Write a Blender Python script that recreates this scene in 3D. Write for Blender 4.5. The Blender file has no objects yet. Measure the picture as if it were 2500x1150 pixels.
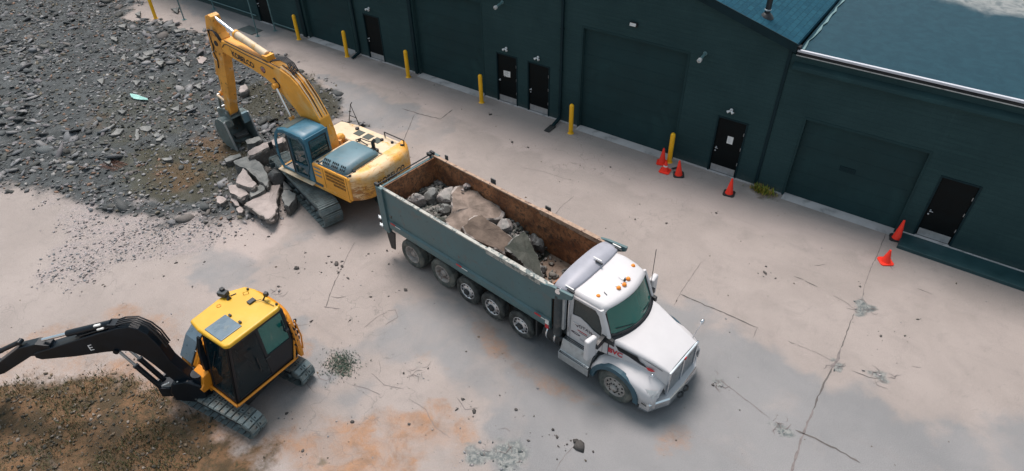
import bpy, bmesh, math, random
import numpy as np
from mathutils import Vector, Matrix, noise as mnoise
from mathutils.geometry import tessellate_polygon
random.seed(5); rng = np.random.RandomState(11)
R = math.radians
scene = bpy.context.scene
# ---------------------------------------------------------------- camera
cam_data = bpy.data.cameras.new('camera'); cam = bpy.data.objects.new('camera', cam_data)
scene.collection.objects.link(cam); scene.camera = cam
cr = Vector((0.8125325, 0.5825543, -0.02052856)); cu = Vector((-0.3622801, 0.53226235, 0.76514699)); cf = Vector((-0.45666625, 0.6142697, -0.64352829))
M = Matrix((( cr.x, cu.x, -cf.x, 10.52153682), (cr.y, cu.y, -cf.y, -19.39329726), (cr.z, cu.z, -cf.z, 13.13495352), (0, 0, 0, 1)))
cam.matrix_world = M
cam_data.sensor_width = 36; cam_data.lens = 1580.1034 / 2500 * 36; cam_data.clip_end = 2000; cam_data.clip_start = .1
# ---------------------------------------------------------------- light
SUN_EL, SUN_AZ = 66, -50          # azimuth from +Y towards +X, degrees
w = bpy.data.worlds.new('World'); scene.world = w; w.use_nodes = True
nt = w.node_tree; nt.nodes.clear()
sky = nt.nodes.new('ShaderNodeTexSky'); sky.sky_type = 'NISHITA'; sky.sun_disc = False
sky.sun_elevation = R(SUN_EL); sky.sun_rotation = R(SUN_AZ); sky.air_density = 1.0; sky.dust_density = 3.0; sky.ozone_density = 1.0
bg = nt.nodes.new('ShaderNodeBackground'); bg.inputs['Strength'].default_value = .112
wo = nt.nodes.new('ShaderNodeOutputWorld')
hs = nt.nodes.new('ShaderNodeHueSaturation'); hs.inputs['Saturation'].default_value = .5   # thin overcast: greyer than a clear sky
nt.links.new(sky.outputs[0], hs.inputs['Color']); tn = nt.nodes.new('ShaderNodeMix'); tn.data_type = 'RGBA'; tn.blend_type = 'MULTIPLY'; tn.inputs[0].default_value = 1; tn.inputs[7].default_value = (.92, 1.0, .97, 1)
nt.links.new(hs.outputs[0], tn.inputs[6]); nt.links.new(tn.outputs[2], bg.inputs[0]); nt.links.new(bg.outputs[0], wo.inputs[0])
sd = bpy.data.lights.new('sun', 'SUN'); sd.energy = 2.35; sd.angle = R(24); sd.color = (1, .87, .83)
so = bpy.data.objects.new('sun', sd); scene.collection.objects.link(so)
dirv = Vector((math.sin(R(SUN_AZ)) * math.cos(R(SUN_EL)), math.cos(R(SUN_AZ)) * math.cos(R(SUN_EL)), math.sin(R(SUN_EL))))
so.rotation_euler = dirv.to_track_quat('Z', 'Y').to_euler(); so.location = dirv * 60
scene.view_settings.view_transform = 'Standard'; scene.view_settings.look = 'None'
scene.view_settings.exposure = 0.58; scene.view_settings.gamma = 1.0
C = scene.collection

# ---------------------------------------------------------------- materials
def nodes_of(name):
    m = bpy.data.materials.new(name); m.use_nodes = True
    n = m.node_tree.nodes; l = m.node_tree.links
    return m, n, l, n['Principled BSDF']
def mixc(n, l, fac, a, b, bt='MIX'):
    x = n.new('ShaderNodeMix'); x.data_type = 'RGBA'; x.blend_type = bt
    for s, v in ((x.inputs[0], fac), (x.inputs[6], a), (x.inputs[7], b)):
        if hasattr(v, 'links'): l.new(v, s)
        elif isinstance(v, (int, float)): s.default_value = v
        else: s.default_value = (*v, 1) if len(v) == 3 else v
    return x.outputs[2]
def noise(n, l, co, scale, detail=4, rough=.6, dist=0, dim=None):
    x = n.new('ShaderNodeTexNoise'); x.inputs['Scale'].default_value = scale; x.inputs['Detail'].default_value = detail
    x.inputs['Roughness'].default_value = rough; x.inputs['Distortion'].default_value = dist
    if co is not None: l.new(co, x.inputs['Vector'])
    return x.outputs['Fac']
def ramp(n, l, v, lo, hi, a=0., b=1.):
    x = n.new('ShaderNodeMapRange'); x.clamp = True; x.interpolation_type = 'SMOOTHSTEP'
    x.inputs[1].default_value = lo; x.inputs[2].default_value = hi; x.inputs[3].default_value = a; x.inputs[4].default_value = b
    l.new(v, x.inputs[0]); return x.outputs[0]
def mathn(n, l, op, a, b=None):
    x = n.new('ShaderNodeMath'); x.operation = op
    for i, v in enumerate((a, b)):
        if v is None: continue
        if hasattr(v, 'links'): l.new(v, x.inputs[i])
        else: x.inputs[i].default_value = v
    return x.outputs[0]
def bump(n, l, p, h, strength=.3, dist=.02):
    b = n.new('ShaderNodeBump'); b.inputs['Strength'].default_value = strength; b.inputs['Distance'].default_value = dist
    l.new(h, b.inputs['Height']); l.new(b.outputs[0], p.inputs['Normal'])
MATS = {}
def mat(name, base, rough=.6, metal=0., var=.15, vscale=3., dirt=None, bmp=None, spec=.5, scratch=None):
    """painted / metal / rubber surface; dirt = list of (colour, lo, hi, scale)"""
    m, n, l, p = nodes_of(name)
    tc = n.new('ShaderNodeTexCoord'); co = tc.outputs['Object']
    f = noise(n, l, co, vscale, 5)
    d = tuple(c * (1 - var) for c in base); b = tuple(min(1, c * (1 + var)) for c in base)
    col = mixc(n, l, ramp(n, l, f, .3, .7), d, b)
    rg = ramp(n, l, f, .3, .7, rough * .85, min(1, rough * 1.15))
    for k, (dc, lo, hi, sc) in enumerate(dirt or []):
        g = noise(n, l, co, sc, 6, .65, .4)
        mask = ramp(n, l, g, lo, hi)
        col = mixc(n, l, mask, col, dc)
        if metal: p.inputs['Metallic'].default_value = metal
    l.new(col, p.inputs['Base Color']); l.new(rg, p.inputs['Roughness'])
    p.inputs['Metallic'].default_value = metal; p.inputs['Specular IOR Level'].default_value = spec
    if bmp:
        h = noise(n, l, co, bmp[0], 6, .65); bump(n, l, p, h, bmp[1], bmp[2] if len(bmp) > 2 else .01)
    MATS[name] = m
    return m
DIRT = (.20, .155, .12); MUD = (.14, .11, .085)
mat('bed_paint', (.072, .140, .152), .5, 0, .12, 1.2, [((.10, .12, .12), .52, .75, 2.5), ((.035, .06, .065), .6, .72, 9)], (60, .08))
mat('bed_rim', (.36, .36, .33), .6, .2, .2, 6, [((.09, .12, .12), .5, .6, 5)])
mat('white_paint', (.565, .56, .57), .42, 0, .03, 1.5, [((.52, .50, .48), .68, .9, 3)], None)
mat('grey_frame', (.035, .045, .05), .6, 0, .3, 5, [((.10, .095, .09), .5, .7, 4)], (40, .2))
mat('chassis_black', (.018, .022, .025), .65, 0, .3, 5, [((.07, .06, .05), .5, .75, 5)], (40, .2))
mat('rubber', (.030, .034, .034), .85, 0, .25, 6, [((.115, .12, .11), .40, .70, 3)], (50, .3))
mat('rubber_dusty', (.085, .097, .09), .9, 0, .25, 6, [((.17, .17, .15), .45, .65, 4)], (50, .3))
mat('alloy', (.62, .64, .66), .32, .85, .12, 8, [((.25, .24, .22), .6, .8, 8)])
mat('rim_dusty', (.36, .34, .32), .6, .2, .2, 6, [((.20, .14, .11), .5, .7, 5)])
mat('chrome', (.72, .75, .78), .16, 1., .05, 4)
mat('brushed_steel', (.42, .46, .48), .4, .6, .1, 9, [((.22, .23, .22), .55, .75, 4)])
mat('headboard_grey', (.33, .34, .385), .45, 0, .08, 2, [((.3, .3, .32), .6, .8, 6)])
mat('dark_hole', (.008, .01, .012), .8, 0, .1)
mat('black_plastic', (.014, .017, .02), .45, 0, .2, 6, [((.05, .05, .05), .6, .8, 6)])
mat('red_paint', (.50, .012, .02), .4, 0, .1)
mat('red_letter', (.50, .02, .035), .5, 0, .1)
mat('white_reflector', (.75, .75, .72), .4, 0, .05)
mat('amber_lens', (.85, .27, .03), .4, 0, .08)
mat('lamp_lens', (.62, .63, .63), .15, 0, .08, spec=.8)
mat('letter_black', (.014, .014, .02), .6, 0, .1, 3, [((.3, .2, .08), .66, .7, 20)])
mat('letter_dark', (.05, .03, .05), .6, 0, .1)
mat('letter_white', (.8, .8, .8), .5, 0, .05)
mat('excavator_yellow', (.80, .365, .045), .55, 0, .10, 1.5, [((.74, .46, .17), .48, .68, 1.1), ((.24, .11, .035), .63, .74, 7), ((.55, .25, .04), .6, .7, 3)], (30, .12))
mat('excavator_stick', (.70, .32, .05), .6, 0, .15, 2, [((.66, .45, .25), .52, .66, 1.6), ((.16, .075, .02), .58, .7, 5), ((.12, .11, .10), .68, .74, 9)], (30, .2))
mat('excavator_deck', (.66, .53, .37), .6, 0, .08, 2, [((.62, .36, .10), .55, .68, 2.5), ((.22, .12, .06), .66, .74, 12)], (30, .12))
mat('cab_teal', (.028, .135, .205), .42, 0, .12, 2, [((.07, .15, .18), .55, .75, 3), ((.02, .05, .06), .68, .74, 12)], (30, .08))
mat('hood_teal', (.115, .205, .245), .5, 0, .10, 1.6, [((.17, .22, .24), .5, .7, 2.5), ((.05, .11, .12), .64, .74, 7)], (40, .08))
mat('roof_rubber', (.07, .085, .075), .8, 0, .2, 4, None, (40, .3))
mat('track_steel', (.15, .19, .195), .62, .25, .3, 5, [((.20, .20, .18), .5, .7, 4), ((.09, .06, .04), .62, .74, 7)], (50, .3))
mat('bucket_steel', (.14, .18, .18), .55, .3, .2, 4, [((.25, .24, .22), .55, .7, 5), ((.14, .07, .03), .62, .72, 6)], (40, .3))
mat('machine_yellow', (.62, .35, .015), .42, 0, .05, 1.5, [((.62, .38, .04), .5, .7, 1.2), ((.42, .28, .09), .7, .82, 6)], None)
mat('machine_orange', (.66, .25, .018), .4, 0, .07, 2, [((.40, .17, .03), .62, .76, 5)], None)
mat('boom_black', (.004, .009, .015), .36, 0, .2, 3, [((.02, .026, .032), .64, .78, 5)], None, .3)
mat('hatch_blue', (.10, .155, .20), .3, 0, .1, 4, [((.14, .18, .2), .55, .7, 5)])
mat('hose', (.014, .014, .016), .5, 0, .2)
mat('seat_fabric', (.06, .07, .075), .85, 0, .2, 20)
mat('lime_vest', (.30, .62, .04), .8, 0, .1)
mat('trouser_denim', (.03, .05, .09), .85, 0, .2, 20)
mat('skin', (.48, .28, .2), .55, 0, .05)
mat('hard_hat_white', (.75, .75, .72), .3, 0, .03)
mat('bollard_yellow', (.95, .49, .008), .42, 0, .06, 3, [((.45, .3, .1), .66, .76, 8)], (60, .1))
mat('cone_red', (.95, .035, .012), .6, 0, .05, 5, [((.45, .06, .03), .6, .75, 9)])
mat('cone_white', (.72, .7, .68), .5, 0, .05)
mat('cone_base', (.02, .022, .024), .8, 0, .2)
mat('door_black', (.0035, .006, .007), .5, 0, .2, 3, [((.010, .013, .013), .6, .8, 4)], None, .12)
mat('garage_paint', (.0175, .043, .047), .6, 0, .10, .8, [((.022, .056, .060), .5, .7, .5)], (40, .06), .12)
mat('trim_dark', (.006, .022, .028), .5, 0, .15, 2, None, None, .15)
mat('pipe_teal', (.10, .19, .20), .5, 0, .15, 3)
mat('kick_plate', (.50, .51, .52), .38, .6, .1, 5, [((.3, .3, .3), .6, .75, 12)])
mat('paper', (.72, .73, .72), .8, 0, .04)
mat('gutter_white', (.52, .54, .59), .45, 0, .04, 1, [((.4, .42, .45), .66, .8, 2)])
mat('rebar_rust', (.16, .075, .05), .8, .2, .3, 20)
mat('plinth', (.46, .45, .45), .8, 0, .12, 1.5, [((.3, .3, .3), .55, .7, 2)], (40, .2))
mat('ledge_green', (.018, .058, .066), .55, 0, .15, 2)
mat('plate_steel', (.05, .075, .08), .6, .3, .2, 3)
def glass(name, tint, alpha, rough=.04, spec=.8):
    m, n, l, p = nodes_of(name)
    p.inputs['Base Color'].default_value = (*tint, 1); p.inputs['Roughness'].default_value = rough
    p.inputs['Alpha'].default_value = alpha; p.inputs['Specular IOR Level'].default_value = spec
    MATS[name] = m; return m
glass('glass_green', (.004, .145, .12), .88, .05); glass('glass_dark', (.006, .022, .024), .86); glass('glass_teal', (.010, .055, .065), .72); glass('glass_mini', (.003, .018, .026), .60, .03, .3)
glass('glass_mini_bright', (.012, .17, .15), .70, .06)

def rock_mat(name, a, b, side):
    m, n, l, p = nodes_of(name)
    tc = n.new('ShaderNodeTexCoord'); co = tc.outputs['Object']
    f = noise(n, l, co, 2.2, 6, .6); g = noise(n, l, co, 22, 5, .7)
    col = mixc(n, l, ramp(n, l, f, .35, .65), a, b)
    geo = n.new('ShaderNodeNewGeometry')
    # broken faces (steep) show aggregate of different colour
    sx = n.new('ShaderNodeSeparateXYZ'); l.new(tc.outputs['Normal'], sx.inputs[0])
    steep = ramp(n, l, sx.outputs[2], .85, .55)
    v = n.new('ShaderNodeTexVoronoi'); v.inputs['Scale'].default_value = 34; l.new(co, v.inputs['Vector'])
    agg = mixc(n, l, ramp(n, l, v.outputs['Distance'], .1, .5), side, tuple(c * .55 for c in side))
    col = mixc(n, l, steep, col, agg)
    col = mixc(n, l, ramp(n, l, g, .55, .75, 0, .55), col, tuple(c * .5 for c in a))
    l.new(col, p.inputs['Base Color']); p.inputs['Roughness'].default_value = .92
    hh = mathn(n, l, 'ADD', mathn(n, l, 'MULTIPLY', g, .6), f)
    bump(n, l, p, hh, .5, .03)
    MATS[name] = m; return m
rock_mat('rock_c', (.29, .255, .24), (.39, .34, .32), (.26, .24, .225))
rock_mat('rock_g', (.15, .16, .155), (.24, .245, .235), (.19, .19, .18))
rock_mat('rock_d', (.07, .078, .08), (.12, .125, .125), (.10, .10, .10))
rock_mat('rock_t', (.26, .50, .46), (.34, .60, .55), (.3, .5, .46))
rock_mat('rock_brown', (.14, .11, .09), (.26, .205, .17), (.34, .30, .27)); rock_mat('rock_brown_dark', (.075, .055, .042), (.14, .105, .082), (.30, .26, .23)); rock_mat('rock_edge', (.24, .21, .19), (.40, .36, .33), (.3, .28, .26)); rock_mat('rock_edge_grey', (.10, .105, .10), (.24, .24, .23), (.15, .15, .15)); rock_mat('rock_speck', (.20, .20, .19), (.40, .37, .345), (.42, .39, .37)); mat('rim_rust', (.36, .25, .18), .7, .1, .25, 8, [((.12, .07, .05), .5, .65, 9)])
rock_mat('rock_dark_green', (.028, .034, .027), (.06, .064, .054), (.09, .09, .08))

# ---------------------------------------------------------------- mesh helpers
class MB:
    """collects geometry for ONE mesh object"""
    def __init__(s): s.v = []; s.f = []; s.mi = []; s.sm = []; s.mats = []
    def m(s, name):
        if name not in s.mats: s.mats.append(name)
        return s.mats.index(name)
    def add(s, verts, faces, mt, smooth=False):
        o = len(s.v); s.v += [tuple(v) for v in verts]; i = s.m(mt)
        for f in faces: s.f.append(tuple(o + k for k in f)); s.mi.append(i); s.sm.append(smooth)
    def box(s, c, d, mt, rot=None):
        x, y, z = d[0] / 2, d[1] / 2, d[2] / 2
        vs = [Vector((a, b, e)) for a in (-x, x) for b in (-y, y) for e in (-z, z)]
        if rot is not None: vs = [rot @ v for v in vs]
        c = Vector(c); vs = [v + c for v in vs]
        s.add(vs, [(0, 1, 3, 2), (4, 6, 7, 5), (0, 4, 5, 1), (2, 3, 7, 6), (0, 2, 6, 4), (1, 5, 7, 3)], mt)
    def span(s, a, b, mt):
        s.box([(p + q) / 2 for p, q in zip(a, b)], [abs(q - p) for p, q in zip(a, b)], mt)
    def prism(s, prof, y0, y1, mt, axis='y'):
        """closed profile (u,v) extruded along axis; y -> (u,*,v), x -> (*,u,v), z -> (u,v,*)"""
        def P(u, v, t):
            return {'y': (u, t, v), 'x': (t, u, v), 'z': (u, v, t)}[axis]
        n = len(prof)
        vs = [P(u, v, y0) for u, v in prof] + [P(u, v, y1) for u, v in prof]
        tri = tessellate_polygon([[Vector((u, v, 0)) for u, v in prof]])
        fs = [tuple(t) for t in tri] + [tuple(n + k for k in reversed(t)) for t in tri]
        fs += [(i, (i + 1) % n, n + (i + 1) % n, n + i) for i in range(n)]
        s.add(vs, fs, mt)
    def plate(s, outer, holes, fn, th, mt):
        """flat plate with holes: fn(u,v,t) -> xyz, t in 0..th"""
        rings = [outer] + list(holes); flat = [q for r in rings for q in r]; n = len(flat)
        tri = tessellate_polygon([[Vector((u, v, 0)) for u, v in r] for r in rings])
        vs = [fn(u, v, 0) for u, v in flat] + [fn(u, v, th) for u, v in flat]
        fs = [tuple(t) for t in tri] + [tuple(n + k for k in reversed(t)) for t in tri]
        o = 0
        for r in rings:
            k = len(r); fs += [(o + i, o + (i + 1) % k, n + o + (i + 1) % k, n + o + i) for i in range(k)]; o += k
        s.add(vs, fs, mt)
    def tube(s, pts, r, mt, n=10, caps=True, r2=None):
        pts = [Vector(p) for p in pts]; k = len(pts); rings = []; prev = None
        for i, p in enumerate(pts):
            t = (pts[min(i + 1, k - 1)] - pts[max(i - 1, 0)]).normalized()
            if prev is None:
                a = Vector((0, 0, 1)) if abs(t.z) < .9 else Vector((1, 0, 0)); u = t.cross(a).normalized()
            else: u = (prev - t * prev.dot(t)).normalized()
            prev = u; v = t.cross(u); rr = r if r2 is None else r + (r2 - r) * i / (k - 1)
            rings.append([p + (u * math.cos(2 * math.pi * j / n) + v * math.sin(2 * math.pi * j / n)) * rr for j in range(n)])
        vs = [q for rg in rings for q in rg]
        fs = [(i * n + j, i * n + (j + 1) % n, (i + 1) * n + (j + 1) % n, (i + 1) * n + j) for i in range(k - 1) for j in range(n)]
        s.add(vs, fs, mt, True)
        if caps: s.add(rings[0] + rings[-1], [tuple(reversed(range(n))), tuple(range(n, 2 * n))], mt)
    def lathe(s, prof, c, mt, n=32, axis='y', smooth=True):
        """prof (r, h) revolved round axis through c"""
        vs = []
        for r, h in prof:
            for j in range(n):
                a = 2 * math.pi * j / n; x, y = r * math.cos(a), r * math.sin(a)
                q = {'y': (x, h, y), 'z': (x, y, h), 'x': (h, x, y)}[axis]
                vs.append((c[0] + q[0], c[1] + q[1], c[2] + q[2]))
        fs = [(i * n + j, i * n + (j + 1) % n, (i + 1) * n + (j + 1) % n, (i + 1) * n + j) for i in range(len(prof) - 1) for j in range(n)]
        s.add(vs, fs, mt, smooth)
    def disc(s, c, r, mt, axis='y', h=.004, n=16):
        s.lathe([(0.0001, -h), (r, -h), (r, h), (0.0001, h)], c, mt, n, axis, False)
    def loft(s, rings, mt, close=False, smooth=True, caps=True):
        n = len(rings[0]); vs = [q for r in rings for q in r]; e = n if close else n - 1
        fs = [(i * n + j, i * n + (j + 1) % n, (i + 1) * n + (j + 1) % n, (i + 1) * n + j) for i in range(len(rings) - 1) for j in range(e)]
        s.add(vs, fs, mt, smooth)
        if caps and close: s.add(list(rings[0]) + list(rings[-1]), [tuple(range(n)), tuple(reversed(range(n, 2 * n)))], mt)
    def flush(s, name, parent=None, bevel=0):
        o = s.build(name, parent, bevel); s.__init__(); return o
    def build(s, name, parent=None, bevel=0, loc=None, seg=2, fix=True):
        me = bpy.data.meshes.new(name); me.from_pydata(s.v, [], s.f)
        for k in s.mats: me.materials.append(MATS[k])
        me.polygons.foreach_set('material_index', s.mi); me.polygons.foreach_set('use_smooth', s.sm); me.update()
        if fix and len(s.f) < 60000:
            bm = bmesh.new(); bm.from_mesh(me); bmesh.ops.recalc_face_normals(bm, faces=bm.faces); bm.to_mesh(me); bm.free()
        o = bpy.data.objects.new(name, me); C.objects.link(o)
        if parent is not None: o.parent = parent
        if loc is not None: o.location = loc
        if bevel:
            bv = o.modifiers.new('bevel', 'BEVEL'); bv.width = bevel; bv.segments = seg; bv.limit_method = 'ANGLE'; bv.angle_limit = R(35)
        return o
def tag(o, label=None, cat=None, group=None, kind=None):
    if label: o['label'] = label
    if cat: o['category'] = cat
    if group: o['group'] = group
    if kind: o['kind'] = kind
    return o
def empty(name, loc, rz=0, label=None, cat=None, group=None):
    o = bpy.data.objects.new(name, None); C.objects.link(o); o.location = loc; o.rotation_euler = (0, 0, rz); o.empty_display_size = .3
    return tag(o, label, cat, group)
def kids(o): return [c for c in o.children]
def copy_tree(o, parent=None):
    c = o.copy(); C.objects.link(c); c.parent = parent
    for ch in kids(o): copy_tree(ch, c)
    return c
def text(s, body, size, fn, mt, parent, name='lettering', bold=.0, sx=1., depth=.004):
    """lettering mesh; fn(u, v, t) puts it on the surface"""
    cu_ = bpy.data.curves.new('t', 'FONT'); cu_.body = body; cu_.size = size; cu_.offset = bold; cu_.resolution_u = 3
    to = bpy.data.objects.new('t', cu_); C.objects.link(to); bpy.context.view_layer.update()
    dg = bpy.context.evaluated_depsgraph_get(); me = bpy.data.meshes.new_from_object(to.evaluated_get(dg)); bpy.data.objects.remove(to)
    bm = bmesh.new(); bm.from_mesh(me); bmesh.ops.triangulate(bm, faces=bm.faces)
    vs = [(v.co.x * sx, v.co.y) for v in bm.verts]; fs = [tuple(v.index for v in f.verts) for f in bm.faces]; bm.free()
    mb = MB(); mb.add([fn(u, v, depth) for u, v in vs], fs, mt)
    return mb.build(name, parent, fix=False)
def vnoise(x, y, seed=0):
    xi = np.floor(x).astype(np.int64); yi = np.floor(y).astype(np.int64); fx = x - xi; fy = y - yi
    def h(a, b):
        n = (a * 374761393 + b * 668265263 + seed * 974634777) & 0xffffffff
        n = ((n ^ (n >> 13)) * 1274126177) & 0xffffffff; return ((n ^ (n >> 16)) & 0xffff) / 65535.
    u = fx * fx * (3 - 2 * fx); v = fy * fy * (3 - 2 * fy)
    return (h(xi, yi) * (1 - u) + h(xi + 1, yi) * u) * (1 - v) + (h(xi, yi + 1) * (1 - u) + h(xi + 1, yi + 1) * u) * v
def fbm(x, y, sc, octv=4, seed=0, gain=.5):
    t = np.zeros_like(x, dtype=float); a = 1.; tot = 0
    for k in range(octv): t += a * vnoise(x * sc * 2 ** k + 17.3 * k, y * sc * 2 ** k - 9.1 * k, seed + k); tot += a; a *= gain
    return t / tot
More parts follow.
